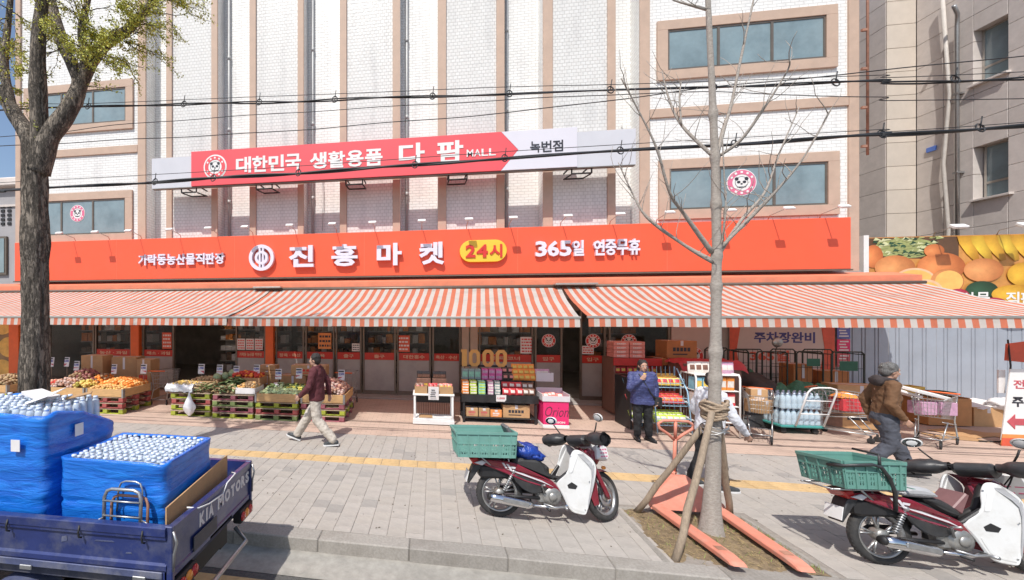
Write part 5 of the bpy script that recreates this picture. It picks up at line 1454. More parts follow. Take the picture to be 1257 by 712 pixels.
b = MB(); b.box(-4.84, -4.8, 2.6, 3.76, .97, 1.55); b.tube([(-4.78, 2.6, .63), (-4.78, 2.6, 1.5), (-4.78, 3.76, 1.5), (-4.78, 3.76, .63)], .025, 8); b.build('headboard', M['truckblue'], tk)

# wrapped pallets of bottles
def film_mat():
    m, nt, b = nodes_of('blue_stretch_film')
    N, L = nt.nodes, nt.links
    tc = N.new('ShaderNodeTexCoord'); mp = N.new('ShaderNodeMapping'); mp.inputs['Scale'].default_value = (1.6, 1.6, 9); mp.inputs['Rotation'].default_value = (R(7), R(5), 0)
    L.new(tc.outputs['Object'], mp.inputs[0])
    nz = N.new('ShaderNodeTexNoise'); nz.inputs['Scale'].default_value = 2.2; nz.inputs['Detail'].default_value = 7; nz.inputs['Roughness'].default_value = .62; nz.inputs['Distortion'].default_value = .8
    L.new(mp.outputs[0], nz.inputs['Vector'])
    rp = N.new('ShaderNodeValToRGB'); rp.color_ramp.elements[0].position = .3; rp.color_ramp.elements[1].position = .72
    rp.color_ramp.elements[0].color = (.008, .10, .50, 1); rp.color_ramp.elements[1].color = (.02, .24, .80, 1)
    L.new(nz.outputs['Fac'], rp.inputs[0]); L.new(rp.outputs[0], b.inputs['Base Color'])
    b.inputs['Roughness'].default_value = .24; b.inputs['Coat Weight'].default_value = .3
    bp = N.new('ShaderNodeBump'); bp.inputs['Strength'].default_value = .5; bp.inputs['Distance'].default_value = .03
    L.new(nz.outputs['Fac'], bp.inputs['Height']); L.new(bp.outputs[0], b.inputs['Normal'])
    return m
M['film'] = film_mat()
M['bottle'] = pm('bottle_plastic', (.66, .74, .82), .12, var=.1, scale=20, alpha=.72, spec=.7)
M['cap'] = pm('bottle_cap', (.62, .70, .82), .4, var=.05, rnd=.1)
M['bottle_label'] = pm('bottle_label', (.72, .55, .56), .4, var=.2, scale=30)
M['wood'] = pm('pallet_wood', (.4, .29, .18), .8, var=.25, scale=6, stretch=(1, 6, 6), bump=.2)
def wrapped(x0, x1, y0, y1, z0, z1, label, slump, tiers=()):
    t = thing('wrapped_pallet', ((x0 + x1) / 2, (y0 + y1) / 2, z0), label, 'wrapped load', 'blue wrapped pallets on the truck')
    b = MB(); cx, cy = (x0 + x1) / 2, (y0 + y1) / 2; hx, hy = (x1 - x0) / 2, (y1 - y0) / 2
    per = []
    n = 80
    for k in range(n):
        a = 2 * math.pi * k / n; c, s_ = math.cos(a), math.sin(a); e = .16
        per.append((math.copysign(abs(c) ** e, c) * hx, math.copysign(abs(s_) ** e, s_) * hy))
    def ring(u, v):
        k = int(round(u * n)) % n; px, py = per[k]; z = z0 + (z1 - z0) * min(1, v / .9)
        w = 1 + .022 * noise.noise(Vector((px * 3, py * 3, z * 7 + x0))) + .012 * noise.noise(Vector((px * 9, py * 9, z * 22))) - .03 * max(0, (v - .6)) + .012 * math.sin((z - z0) * 21)
        z2 = z + (.03 * noise.noise(Vector((px * 4, py * 4, 3))) + .012 * noise.noise(Vector((px * 17, py * 17, 8)))) * v
        for zk in tiers: w -= .035 * math.exp(-((z - zk) / .018) ** 2)
        if v > .9: w -= (v - .9) * 1.1; z2 += .004 - (v - .9) * .15
        return (cx + px * w, cy + py * w, z2 + slump(px, py) * v)
    b.grid(ring, n, 40); b.build('film_wrap', M['film'], t)
    b = MB()
    for yy in (y0 + .04, cy, y1 - .04): b.box(x0 + .03, x1 - .03, yy - .04, yy + .04, z0 - .02, z0 + .04)
    b.build('pallet_board', M['wood'], t)
    return t
bm = MB(); bm.lathe([(.0, 0), (.029, .0), (.031, .02), (.031, .15), (.029, .178), (.02, .198), (.014, .203), (.014, .207)], 10)
bm.lathe([(.019, .2), (.019, .221), (.0, .222)], 10, 1)
bottle_me = bm.mesh('water_bottle', [M['bottle'], M['cap']])
z_base = .63
w1_ = wrapped(-2.86, -1.93, 2.72, 3.42, .65, 1.33, 'blue film wrapped pallet load nearest the tailgate, its bottle tops open in a neat grid', lambda px, py: 0, (1.0,))
w2_ = wrapped(-4.05, -2.91, 2.66, 3.40, .65, 1.68, 'taller blue film wrapped pallet load on the truck, cut off by the left edge', lambda px, py: -.22 * max(0, px + .1) * max(0, py + .1) * 4 if px > -.1 and py > -.1 else 0, (1.0, 1.32))
for o_, (x, y, z, w, h) in ((w1_, (-3.2, 2.636, 1.46, .07, .08)), (w2_, (-3.12, 2.63, 1.40, .075, .085))):
    pass
lb_ = MB(); lb_.box(-3.17, -3.09, 2.632, 2.636, 1.40, 1.49); q = lb_.build('paper_label', M['paper'], w2_)
lb_ = MB(); lb_.box(-2.892, -2.888, 2.92, 3.0, 1.44, 1.54); q = lb_.build('paper_label', M['paper'], w2_)
rb_ = random.Random(3)
for (x0, x1, y0, y1, zt, lab, grp, skip) in ((-2.82, -1.98, 2.77, 3.38, 1.325, 'clear water bottle with pale cap in the open grid of the load by the tailgate', 'bottles in the pallet by the tailgate', 0), (-3.97, -2.98, 2.74, 3.3, 1.70, 'clear water bottle with pale cap standing on the taller blue load', 'bottles on the taller pallet', .12)):
    pt = .056 if skip == 0 else .066; nx = int((x1 - x0) / pt); ny = int((y1 - y0) / pt)
    for i in range(nx):
        for j in range(ny):
            if rb_.random() < skip: continue
            o = inst('water_bottle', bottle_me, (x0 + .033 + i * (x1 - x0) / nx, y0 + .033 + j * (y1 - y0) / ny, zt - .21 + rb_.uniform(-.006, .006)), (rb_.uniform(-.04, .04), rb_.uniform(-.04, .04), 0), None, (.9, .9, 1) if skip == 0 else None)
            tag(o, lab, 'bottle', grp)
for (c, s_, r_, lab) in (((-3.22, 2.95, 1.76), (.26, .2, .006), (.12, -.35, .3), 'white paper sheet lying tilted on the bottles of the taller blue load'), ((-3.42, 3.1, 1.74), (.3, .16, .03), (0, .12, -.3), 'flat white box flap resting on the taller load beside the tilted sheet'), ((-3.05, 3.12, 1.74), (.2, .07, .01), (.1, -.2, .6), 'small tan card strip at the back corner of the taller load')):
    b = MB(); b.obox((0, 0, 0), s_, None, 0, .002); o = b.solo('card_sheet', M['paper'] if 'tan' not in lab else M['cardboard'], (0, 0, 0)); o.location = c; o.rotation_euler = r_
    tag(o, lab, 'card')
# folding hand cart standing in the bed
hc = thing('folding_cart', (-2.2, 2.66, .64), 'folded steel hand cart standing in the truck bed against the blue load', 'hand cart')
def hoop(x0, x1, y, z0, z1, r, tilt=0):
    b = MB(); pts = [(x0, y, z0), (x0, y + tilt * .8, z1 - .06), (x0 + .02, y + tilt, z1 - .015), (x0 + .06, y + tilt, z1), (x1 - .06, y + tilt, z1), (x1 - .02, y + tilt, z1 - .015), (x1, y + tilt * .8, z1 - .06), (x1, y, z0)]
    b.tube(pts, r, 8); return b
hoop(-2.36, -2.06, 2.62, .66, 1.16, .013, .02).build('handle', M['steel'], hc)
hoop(-2.33, -2.03, 2.655, .66, 1.10, .011, .02).build('handle', M['rust'], hc)
hoop(-2.29, -2.09, 2.675, .98, 1.20, .007, .02).build('folding_plate', M['steel'], hc)
b = MB()
for z in (.76, .86, .97, 1.08): b.tube([(-2.36, 2.62, z), (-2.06, 2.62, z)], .007, 6)
b.tube([(-2.36, 2.62, .95), (-2.42, 2.60, .93), (-2.44, 2.6, .7)], .006, 6); b.tube([(-2.06, 2.63, .95), (-1.98, 2.62, .93), (-1.98, 2.62, .7)], .006, 6)
b.build('rungs', M['steel'], hc)
for x in (-2.3, -2.12):
    b = MB(); b.lathe([(0, -.015), (.045, -.015), (.05, 0), (.045, .015), (0, .015)], 14, 0, Matrix.Translation((x, 2.69, .70)) @ Matrix.Rotation(R(90), 4, 'X')); b.build('wheel', M['rubber'], hc)
# cardboard sheet inside the tailgate
b = MB()
b.slab([(2.60, .64), (2.60, 1.07), (3.60, 1.10), (3.60, .64)], 0, .012, 0, .001, lambda x, y, z: (-1.87 + y + (z - .64) * .0 + .03 * math.sin(x * 3), x, z))
o = b.solo('cardboard_sheet', M['cardboard'], (-1.86, 3.1, .64)); tag(o, 'tall flat brown cardboard sheet standing on edge just inside the tailgate', 'cardboard')
b = MB(); b.tube([(-1.79, 3.5, .975), (-1.735, 3.46, .985), (-1.735, 3.30, .96), (-1.73, 3.22, .90), (-1.73, 3.0, .92), (-1.735, 2.85, .955), (-1.80, 2.8, .98)], .006, 6)
o = b.solo('tie_cord', M['white'], (-1.74, 3.2, .97)); tag(o, 'thin white cord hanging over the top of the tailgate', 'cord')

# ================================================================ pallet jack by the young tree
M['jack'] = pm('salmon_jack_paint', (.66, .235, .16), .6, var=.18, scale=5, bump=.1, dirt=(.5, .3, .23), dscale=6, damt=.8)
pj = thing('pallet_jack', (3.22, 5.3, 0), 'faded salmon red pallet jack with its two forks either side of the young tree', 'pallet jack')
for xc, x1 in ((2.87, 2.97), (3.56, 3.53)):
    b = MB()
    def fk(x, y, z, xc=xc, x1=x1): k = (5.36 - x) / 1.14; return (xc + (x1 - xc) * k + y, x, z)
    b.slab([(5.36, .055), (5.36, .115), (4.35, .115), (4.24, .10), (4.20, .075), (4.24, .055)], -.07, .07, 0, .012, fk)
    f_k = b.build('fork', M['jack'], pj)
    b = MB(); b.slab([(4.40, .116), (4.47, .116), (4.47, .119), (4.40, .119)], -.04, .04, 0, 0, fk); b.build('fork_slot', M['rust'], f_k)
    b = MB(); b.lathe([(0, -.05), (.036, -.05), (.036, .05), (0, .05)], 12, 0, Matrix.Translation(fk(4.42, 0, .045)) @ Matrix.Rotation(R(90), 4, 'Y')); b.build('load_roller', M['rubber'], f_k)
b = MB()
b.add([(2.79, 5.34, .06), (3.64, 5.34, .06), (3.64, 5.40, .14), (2.79, 5.40, .14), (3.20, 5.62, .38), (3.37, 5.62, .38), (3.37, 5.68, .38), (3.20, 5.68, .38), (2.82, 5.46, .06), (3.61, 5.46, .06)],
      [(0, 1, 2, 3), (3, 2, 5, 4), (4, 5, 6, 7), (2, 1, 9, 6, 5), (0, 3, 4, 7, 8), (8, 7, 6, 9), (0, 8, 9, 1)])
b.build('heel_frame', M['jack'], pj)
b = MB(); b.box(2.86, 2.92, 5.395, 5.42, .12, .15); b.box(3.5, 3.56, 5.395, 5.42, .12, .15)
b = MB(); b.tube([(3.26, 5.75, .10), (3.27, 5.75, .34)], .05, 12); b.tube([(3.27, 5.75, .34), (3.28, 5.75, .40)], .035, 12); b.build('pump', M['jack'], pj)
for s_ in (-1, 1):
    b = MB(); b.lathe([(.03, -.025), (.085, -.025), (.09, 0), (.085, .025), (.03, .025)], 18, 0, Matrix.Translation((3.26 + s_ * .06, 5.76, .09)) @ Matrix.Rotation(R(90), 4, 'Y')); b.build('steer_wheel', M['rubber'], pj)
b = MB(); b.tube([(3.28, 5.75, .36), (3.30, 5.76, .82)], .021, 8); hd = b.build('handle', M['jack'], pj)
b = MB(); b.tube([(3.30, 5.76, .80), (3.22, 5.76, .88), (3.11, 5.765, .96), (3.10, 5.765, 1.02), (3.16, 5.77, 1.055), (3.31, 5.77, 1.06), (3.46, 5.77, 1.055), (3.52, 5.765, 1.02), (3.51, 5.765, .96), (3.39, 5.76, .88), (3.30, 5.76, .80)], .019, 8); b.tube([(3.305, 5.765, .82), (3.31, 5.768, 1.05)], .019, 8); b.build('handle_loop', M['jack'], hd)
b = MB(); b.tube([(3.2 - .1 + .02 * k, 5.70 + .08 * math.sin(k * .9), .03 + .012 * math.cos(k * 1.7)) for k in range(-8, 14)], .006, 5); b.tube([(3.31, 5.73, .8), (3.29, 5.70, .5), (3.25, 5.68, .3)], .005, 5); b.build('hose', M['black'], pj)
# ================================================================ produce stands
rp5 = random.Random(21)
PC = {'lime': pm('pallet_lime', (.36, .40, .035), .6, var=.12, scale=9, rnd=.15, dirt=(.25, .26, .1), dscale=6, damt=.5),
      'red': pm('pallet_red', (.37, .075, .07), .6, var=.12, scale=9, rnd=.15, dirt=(.25, .12, .1), dscale=6, damt=.5),
      'mauve': pm('pallet_mauve', (.33, .09, .12), .6, var=.12, scale=9, rnd=.12, dirt=(.25, .14, .13), dscale=6, damt=.5),
      'green': pm('pallet_green', (.20, .27, .09), .6, var=.12, scale=9, rnd=.12, dirt=(.2, .2, .1), dscale=6, damt=.5)}
M['deck'] = pm('pallet_deck', (.42, .315, .22), .8, var=.22, scale=7, stretch=(1, 8, 8), bump=.2, rnd=.12)
b = MB(); b.box(-.06, .06, -.07, .07, 0, .09, 0, .006); BLK = {k: b.mesh('block', m) for k, m in PC.items()}
b = MB(); b.box(-.52, .52, -.05, .05, 0, .018, 0, .003); DECK = b.mesh('deck_board', M['deck']); RUN = {k: b.mesh('bottom_board', m) for k, m in PC.items()}
PH_ = .145
names = {'lime': 'lime green', 'red': 'red', 'mauve': 'mauve red', 'green': 'dull green'}
def pallet(xc, y0, z, col, label, w=1.05):
    t = thing('pallet', (xc, y0 + .53, z), label, 'pallet', 'colour painted pallets under the produce')
    s_ = w / 1.05
    for ix in (-.45, 0, .45):
        for iy in (-.45, 0, .45): inst('block', BLK[col], (ix * s_, iy, .02), (0, 0, rp5.uniform(-.03, .03)), t)
    for iy in (-.47, -.235, 0, .235, .47): inst('deck_board', DECK, (0, iy, .1125), (0, 0, rp5.uniform(-.01, .01)), t, (s_, 1, 1))
    for iy in (-.46, 0, .46): inst('bottom_board', RUN[col], (0, iy, .001), (0, 0, 0), t, (s_, 1, 1))
    return t
M['collar'] = pm('collar_pine', (.56, .34, .15), .7, var=.2, scale=6, stretch=(1, 1, 8), bump=.15, rnd=.08)
def collar(xc, y0, z, label, w=1.05, d=1.05, h=.19):
    t = thing('pallet_collar', (xc, y0 + d / 2, z), label, 'wooden bin', 'wooden bins on the pallets')
    for (x0, x1, ya, yb) in ((-w / 2, w / 2, -d / 2, -d / 2 + .022), (-w / 2, w / 2, d / 2 - .022, d / 2), (-w / 2, -w / 2 + .022, -d / 2 + .023, d / 2 - .023), (w / 2 - .022, w / 2, -d / 2 + .023, d / 2 - .023)):
        b = MB(); b.box(x0, x1, ya, yb, 0, h, 0, .003); b.build('side_board', M['collar'], t, world=False)
    for sx in (-1, 1):
        for sy in (-1, 1):
            b = MB(); b.box(sx * (w / 2 + .003) - .045 * (sx > 0) - 0, sx * (w / 2 + .003) + .045 * (sx < 0), sy * (d / 2 + .004) - .004, sy * (d / 2 + .004), -.02, h + .01)
            b.box(sx * (w / 2 + .004) - .003, sx * (w / 2 + .004), sy * (d / 2) - .06 * (sy > 0), sy * (d / 2) + .06 * (sy < 0), -.02, h + .01)
            b.build('corner_bracket', M['steel'], t, world=False)
    return t
def stack(xc, y0, cols, where, w=1.05):
    for k, c in enumerate(cols):
        pos = ['bottom', 'second', 'third', 'top'][k] if k < len(cols) - 1 else 'top'
        pallet(xc + rp5.uniform(-.012, .012), y0 + rp5.uniform(-.015, .015), k * PH_, c, '%s painted pallet, %s of the stack %s' % (names[c], pos, where), w)
    return len(cols) * PH_
def pcol(name, c, **k): 
    M[name] = pm(name, c, k.pop('rough', .55), var=k.pop('var', .25), scale=k.pop('scale', 5), **k); return M[name]
pcol('orange_fruit', (.78, .26, .04)); pcol('apricot', (.82, .46, .16)); pcol('onion_red', (.28, .10, .09)); pcol('garlic', (.58, .42, .36)); pcol('lemon', (.78, .56, .16)); pcol('red_fruit', (.5, .04, .025))
pcol('brown_root', (.30, .19, .10)); pcol('leaf_veg', (.12, .17, .055)); pcol('pale_veg', (.46, .55, .28)); pcol('dark_veg', (.06, .10, .03)); pcol('peach_fruit', (.60, .34, .24)); pcol('tan_veg', (.46, .34, .18)); pcol('green_ball', (.30, .40, .22)); pcol('yellow_veg', (.55, .50, .10))
def heap(name, x0, x1, y0, y1, z0, hz, r, mats, label, cat, pick=None, squash=(1, 1, .9), layers=2, res=(8, 6)):
    b = MB(); nx = max(1, int((x1 - x0) / (r * 1.85))); ny = max(1, int((y1 - y0) / (r * 1.75)))
    for L_ in range(layers):
        for i in range(nx):
            for j in range(ny):
                u, v = (i + .5) / nx, (j + .5) / ny
                top = hz * (math.sin(math.pi * u) ** .5) * (math.sin(math.pi * (.18 + v * .72)) ** .6)
                x = x0 + (x1 - x0) * u + rp5.uniform(-.4, .4) * r + (L_ % 2) * r * .5; y = y0 + (y1 - y0) * v + rp5.uniform(-.4, .4) * r
                x = min(max(x, x0 + r * .8), x1 - r * .8); y = min(max(y, y0 + r * .8), y1 - r * .8)
                z = z0 + top - L_ * r * 1.1 + rp5.uniform(-.3, .3) * r
                if z < z0 - r * 2: continue
                q = r * rp5.uniform(.85, 1.12)
                b.ball((x, y, z), (q * squash[0], q * squash[1], q * squash[2]), res[0], res[1], pick(u, v) if pick else rp5.randrange(len(mats)), .06 if squash[0] < 1.3 else .2, Euler((rp5.uniform(-.4, .4), rp5.uniform(-.4, .4), rp5.uniform(0, 3) if squash[0] > 1.3 or squash[1] > 1.3 else 0)))
    o = b.solo(name, [M[m] for m in mats]); return tag(o, label, cat, None, 'stuff')
# ---- left group
h = stack(-7.90, 8.82, ['lime', 'red', 'red'], 'under the orange bin', 1.02); collar(-7.90, 8.82, h, 'wooden bin heaped with oranges and apricots, steel corner brackets', 1.04)
heap('orange_heap', -8.38, -7.42, 9.12, 9.84, h + .17, .20, .043, ['orange_fruit', 'orange_fruit', 'apricot'], 'heap of bright oranges filling the back of the wooden bin', 'oranges')
heap('apricot_heap', -8.38, -7.42, 8.86, 9.14, h + .16, .09, .04, ['apricot', 'lemon', 'apricot'], 'row of pale apricot coloured fruit along the front of the orange bin', 'fruit')
h = stack(-9.02, 8.84, ['lime', 'red', 'lime'], 'under the onion and lemon bin', 1.02); collar(-9.02, 8.84, h, 'wooden bin of red onions, garlic and yellow fruit left of the oranges', 1.06)
heap('onion_heap', -9.48, -8.72, 9.25, 9.85, h + .17, .40, .048, ['onion_red', 'onion_red', 'brown_root'], 'tall heap of dull red onions behind the garlic', 'onions', layers=4)
heap('garlic_heap', -9.5, -8.9, 8.88, 9.3, h + .17, .22, .042, ['garlic', 'peach_fruit', 'garlic'], 'heap of pale pink garlic bulbs at the front of the onion bin', 'garlic', layers=3)
heap('lemon_heap', -8.9, -8.52, 8.88, 9.35, h + .16, .18, .046, ['lemon', 'yellow_veg'], 'small heap of yellow fruit between the garlic and the oranges', 'fruit')
heap('persimmon_heap', -8.75, -8.4, 9.3, 9.85, h + .18, .26, .045, ['orange_fruit', 'brown_root'], 'heap of dusky orange fruit between the onions and the oranges', 'fruit', layers=3)
h = stack(-10.12, 8.9, ['red', 'lime', 'red'], 'behind the big tree trunk', 1.0)
t = thing('open_carton', (-9.72, 9.2, h), 'grey open carton of pink punnets beside the big tree trunk', 'carton'); 
b = MB(); b.box(-10.3, -9.6, 9.0, 9.4, h, h + .2, 0, .004); b.build('carton_body', M['paper'], t)
heap('punnet_heap', -10.3, -9.62, 9.02, 9.4, h + .22, .06, .05, ['red_fruit', 'peach_fruit', 'orange_fruit'], 'reddish fruit in the grey carton beside the big trunk', 'fruit', layers=1)
h = stack(-11.35, 8.9, ['green', 'mauve', 'lime'], 'at the far left edge', 1.05); collar(-11.35, 8.9, h, 'wooden bin of brown roots at the far left edge of the picture', 1.05)
heap('root_heap', -11.8, -10.9, 8.95, 9.85, h + .18, .2, .05, ['brown_root', 'tan_veg'], 'heap of brown roots at the far left edge beyond the trunk', 'roots')
# ---- right group
TR = 4 * PH_
stack(-5.66, 8.93, ['lime', 'lime', 'red', 'lime'], 'below the white bag tray'); stack(-4.52, 8.86, ['lime', 'mauve', 'green', 'mauve'], 'below the greens')
h3 = stack(-3.42, 8.84, ['green', 'red', 'lime'], 'below the bin of pale vegetables'); collar(-3.42, 8.84, h3, 'wooden bin of pale green vegetables in the middle of the right hand row')
h4 = stack(-2.32, 8.90, ['mauve', 'lime', 'mauve'], 'below the pinkish fruit bin'); collar(-2.32, 8.90, h4, 'wooden bin of pinkish fruit at the right end of the produce row', 1.05, 1.12)
M['filmwhite'] = pm('thin_white_plastic', (.74, .74, .75), .3, var=.06, scale=8, bump=.5, bscale=25)
def tray(x0, x1, y0, y1, z, h, mat, label, name='tray'):
    t = thing(name, ((x0 + x1) / 2, (y0 + y1) / 2, z), label, 'tray')
    b = MB(); b.box(x0, x1, y0, y1, z, z + .012); b.build('tray_base', mat, t)
    for (a, c, e, f) in ((x0, x1, y0, y0 + .012), (x0, x1, y1 - .012, y1), (x0, x0 + .012, y0 + .0125, y1 - .0125), (x1 - .012, x1, y0 + .0125, y1 - .0125)):
        b = MB(); b.box(a, c, e, f, z + .0125, z + h, 0, .002); b.build('tray_side', mat, t)
    return t
tray(-6.26, -5.62, 8.95, 9.4, TR + .005, .17, M['filmwhite'], 'white plastic lined tray at the left end of the produce row')
b = MB()
def _sheet(u, v):
    q = Vector((u * 7, v * 5, 2)); w = noise.noise(q); w2 = noise.noise(q * 2.7)
    y = 9.06 - .17 * min(1, v * 1.6) - .02 * w - .02 * w2; z = TR + .19 - .17 * max(0, v - .35) / .65 * (1 + .25 * noise.noise(Vector((u * 5, 1, 1)))) + .03 * w + .02 * w2
    return (-6.30 + .72 * u + .02 * w2, y, z)
b.grid(_sheet, 34, 16)
tag(b.solo('plastic_sheet', M['filmwhite']), 'crumpled white plastic bunched over the front lip of the left tray', 'plastic')
heap('yellow_bean_heap', -6.24, -5.64, 8.98, 9.38, TR + .15, .07, .035, ['tan_veg', 'lemon'], 'tan coloured sprouts in the white lined tray', 'vegetables', layers=1)
tray(-6.0, -5.2, 9.42, 9.95, TR + .005, .2, M['cardboard'], 'open brown tray behind the white lined tray'); heap('sprout_heap', -5.98, -5.22, 9.45, 9.93, TR + .18, .08, .04, ['tan_veg', 'brown_root'], 'light brown roots in the open tray at the back left', 'vegetables', layers=1)
heap('bracken_heap', -5.6, -4.95, 8.95, 9.4, TR + .05, .16, .05, ['brown_root', 'tan_veg', 'leaf_veg'], 'loose brown wild greens beside the white plastic bag', 'greens', squash=(2.6, .35, .35), layers=3, res=(6, 4))
heap('spinach_heap', -5.1, -4.4, 9.3, 9.9, TR + .08, .22, .06, ['dark_veg', 'leaf_veg', 'dark_veg'], 'dark leafy greens in the middle of the produce row', 'greens', squash=(1.8, .7, .35), layers=4, res=(6, 4))
heap('radish_heap', -4.95, -4.5, 8.92, 9.3, TR + .05, .14, .05, ['pale_veg', 'tan_veg', 'leaf_veg'], 'mixed pale roots and leaves at the front of the greens', 'greens', squash=(1.8, .6, .5), layers=3, res=(6, 4))
for k, (x, y, z) in enumerate(((-5.32, 9.6, .86), (-4.97, 9.75, .95), (-5.15, 9.72, .88))):
    b = MB(); b.ball((x, y, z), .1, 14, 9, 0, .12); tag(b.solo('cabbage', M['green_ball']), ['pale green cabbage left of the tomatoes, nearest the front', 'pale green cabbage right beside the red tomatoes', 'pale green cabbage between two other cabbages'][k], 'cabbage', 'cabbages by the tomatoes')
tray(-4.95, -4.1, 9.5, 9.95, TR + .1, .2, M['cardboard'], 'brown tray under the red tomatoes')
heap('tomato_heap', -4.9, -4.15, 9.52, 9.95, TR + .3, .12, .045, ['red_fruit', 'red_fruit', 'orange_fruit'], 'heap of red tomatoes at the back of the greens', 'tomatoes', layers=3)
tray(-4.48, -3.98, 8.93, 9.45, TR + .005, .14, M['paper'], 'white printed carton of dried orange slices at the front', 'carton'); heap('persimmon_heap', -4.46, -4.0, 8.96, 9.43, TR + .14, .08, .035, ['tan_veg', 'apricot', 'brown_root'], 'dried golden pieces in the white printed carton', 'dried fruit', layers=2)
heap('courgette_heap', -3.9, -2.95, 8.88, 9.3, h3 + .17, .08, .035, ['pale_veg', 'pale_veg', 'green_ball'], 'pale green wrapped vegetables across the front of the middle bin', 'vegetables', squash=(2.3, .9, .8), layers=2)
heap('cucumber_heap', -3.45, -2.95, 9.32, 9.85, h3 + .18, .1, .03, ['leaf_veg', 'yellow_veg', 'dark_veg'], 'rows of thin green cucumbers at the back right of the middle bin', 'vegetables', squash=(4, .9, .8), layers=2)
heap('leaf_heap', -3.9, -3.45, 9.32, 9.85, h3 + .18, .12, .06, ['green_ball', 'leaf_veg', 'filmwhite'], 'bagged leafy vegetables at the back left of the middle bin', 'vegetables', squash=(1.5, .8, .5), layers=2)
heap('peach_heap', -2.8, -1.85, 8.95, 9.95, h4 + .17, .30, .042, ['peach_fruit', 'garlic', 'peach_fruit', 'onion_red'], 'heap of pinkish round fruit in the end bin behind the walking man', 'fruit', layers=3)
# white carrier hanging on the stand
b = MB()
def bagf(u, v):
    a = u * 2 * math.pi; q_ = v * 6.99; k_ = int(q_); P_ = [.015, .03, .075, .12, .145, .15, .12, .03]; w = P_[k_] + (P_[k_ + 1] - P_[k_]) * (q_ - k_)
    w2 = w * (1 + .25 * noise.noise(Vector((math.cos(a) * 2, math.sin(a) * 2, v * 4))) + .14 * noise.noise(Vector((math.cos(a) * 6, math.sin(a) * 6, v * 2))))
    return (-5.62 + w2 * math.cos(a), 8.84 + w2 * .45 * math.sin(a), .60 - .56 * v)
b.grid(bagf, 26, 22); t = b.solo('carrier_bag', M['filmwhite'], (-5.62, 8.84, .04)); tag(t, 'full white plastic carrier bag hanging on the front of the left pallet stack', 'bag')
# price cards
CARD_PRICES = [(-5.82, .94, 'above the white lined tray'), (-5.3, .93, 'above the cabbages'), (-4.84, .91, 'in front of the tomatoes'), (-4.28, .95, 'above the dried golden pieces'), (-3.69, .85, 'over the left half of the middle bin'), (-3.14, .88, 'over the cucumbers'), (-2.04, .86, 'behind the pinkish fruit'),
               (-10.36, 1.05, 'just right of the big trunk'), (-9.86, 1.06, 'behind the garlic'), (-9.55, .96, 'tilted low behind the onions'), (-8.39, .89, 'at the back of the orange bin'), (-7.5, .91, 'at the right corner of the orange bin')]
M['cardblue'] = pm('card_blue_ink', (.12, .14, .42), .5); M['cardred'] = pm('card_red_ink', (.5, .09, .11), .5)
for (x, z, where) in CARD_PRICES:
    t = thing('price_card', (x, 9.7, z - .3), 'white price card with blue figures ' + where, 'price card', 'price cards over the produce')
    b = MB(); b.obox((x, 9.7, z + .11), (.17, .006, .26), Euler((R(-8), 0, rp5.uniform(-.1, .1))), 0, .002); cd = b.build('card', M['paper'], t)
    b = MB(); b.box(x - .07, x + .07, 9.682, 9.685, z + .19, z + .222); b.build('heading_print', M['txtblack'], cd)
    b = MB(); letters(rp5.choice(['3,980', '2,500', '5,000', '4,900', '1,980']), x - .07, x + .07, z + .10, z + .165, 9.69, .003, bold=.03, mb=b); b.build('figure_print', M['cardblue'], cd, kind='stuff')
    b = MB(); b.box(x - .08, x + .08, 9.688, 9.691, z - .005, z + .065); b.build('lower_band', M['cardred'], cd)
    b = MB(); b.tube([(x, 9.705, z - .35), (x, 9.705, z)], .008, 5); b.build('stick', M['pole'], t)
# cartons stacked behind the row
def box_thing(name, x0, x1, y0, y1, z0, z1, mat, label, cat='box', group=None, tape=True, rz=0, flaps=False, printm=None):
    cx, cy = (x0 + x1) / 2, (y0 + y1) / 2; hx, hy = (x1 - x0) / 2, (y1 - y0) / 2
    t = thing(name, (cx, cy, z0), label, cat, group, rz)
    b = MB(); b.box(-hx, hx, -hy, hy, 0, z1 - z0, 0, .006); b.build('carton_body', mat, t, world=False)
    if tape:
        b = MB(); b.box(-hx * .98, hx * .98, -.03, .03, z1 - z0 - .001, z1 - z0 + .0015); b.box(-.03, .03, -hy - .0015, -hy + .001, (z1 - z0) * .72, z1 - z0); b.build('tape', M['decal'], t, world=False)
    if printm:
        b = MB(); w = hx * 1.2; zz = (z1 - z0)
        for k in range(5): b.box(-w * .5 + k * w / 5, -w * .5 + (k + .75) * w / 5, -hy - .003, -hy - .0005, zz * .4, zz * .62)
        b.box(-w * .5, w * .3, -hy - .003, -hy - .0005, zz * .2, zz * .27); b.build('print', M[printm], t, world=False, kind='stuff')
    return t
box_thing('carton', -4.5, -3.85, 10.1, 10.5, .03, .85, M['cardboard'], 'brown carton stack end behind the middle bin, left one', printm='txtblack')
box_thing('carton', -3.8, -3.1, 10.1, 10.5, .03, .86, M['cardboard'], 'brown carton behind the middle bin, right one', printm='redtxt')
box_thing('carton', -4.45, -3.9, 10.12, 10.48, .86, .98, M['cardboard'], 'low dark tray carton on top of the left brown carton')
box_thing('carton', -4.4, -3.95, 10.14, 10.46, .99, 1.12, M['cardboard'], 'topmost low tray carton behind the middle bin')
box_thing('carton', -3.5, -2.55, 10.12, 10.5, .87, 1.14, M['cardboard'], 'long brown carton on top behind the walking man', printm='redtxt')
box_thing('carton', -3.05, -2.5, 10.0, 10.35, .03, .62, M['white'], 'white carton behind the pinkish fruit bin', printm='cardblue')
box_thing('carton', -9.9, -9.2, 10.2, 10.6, .03, 1.3, M['cardboard'], 'tall brown carton standing behind the onions', printm='txtblack')
box_thing('carton', -9.0, -8.3, 10.3, 10.8, .03, 1.25, M['cardboard'], 'brown carton behind the lemon heap', rz=.2)
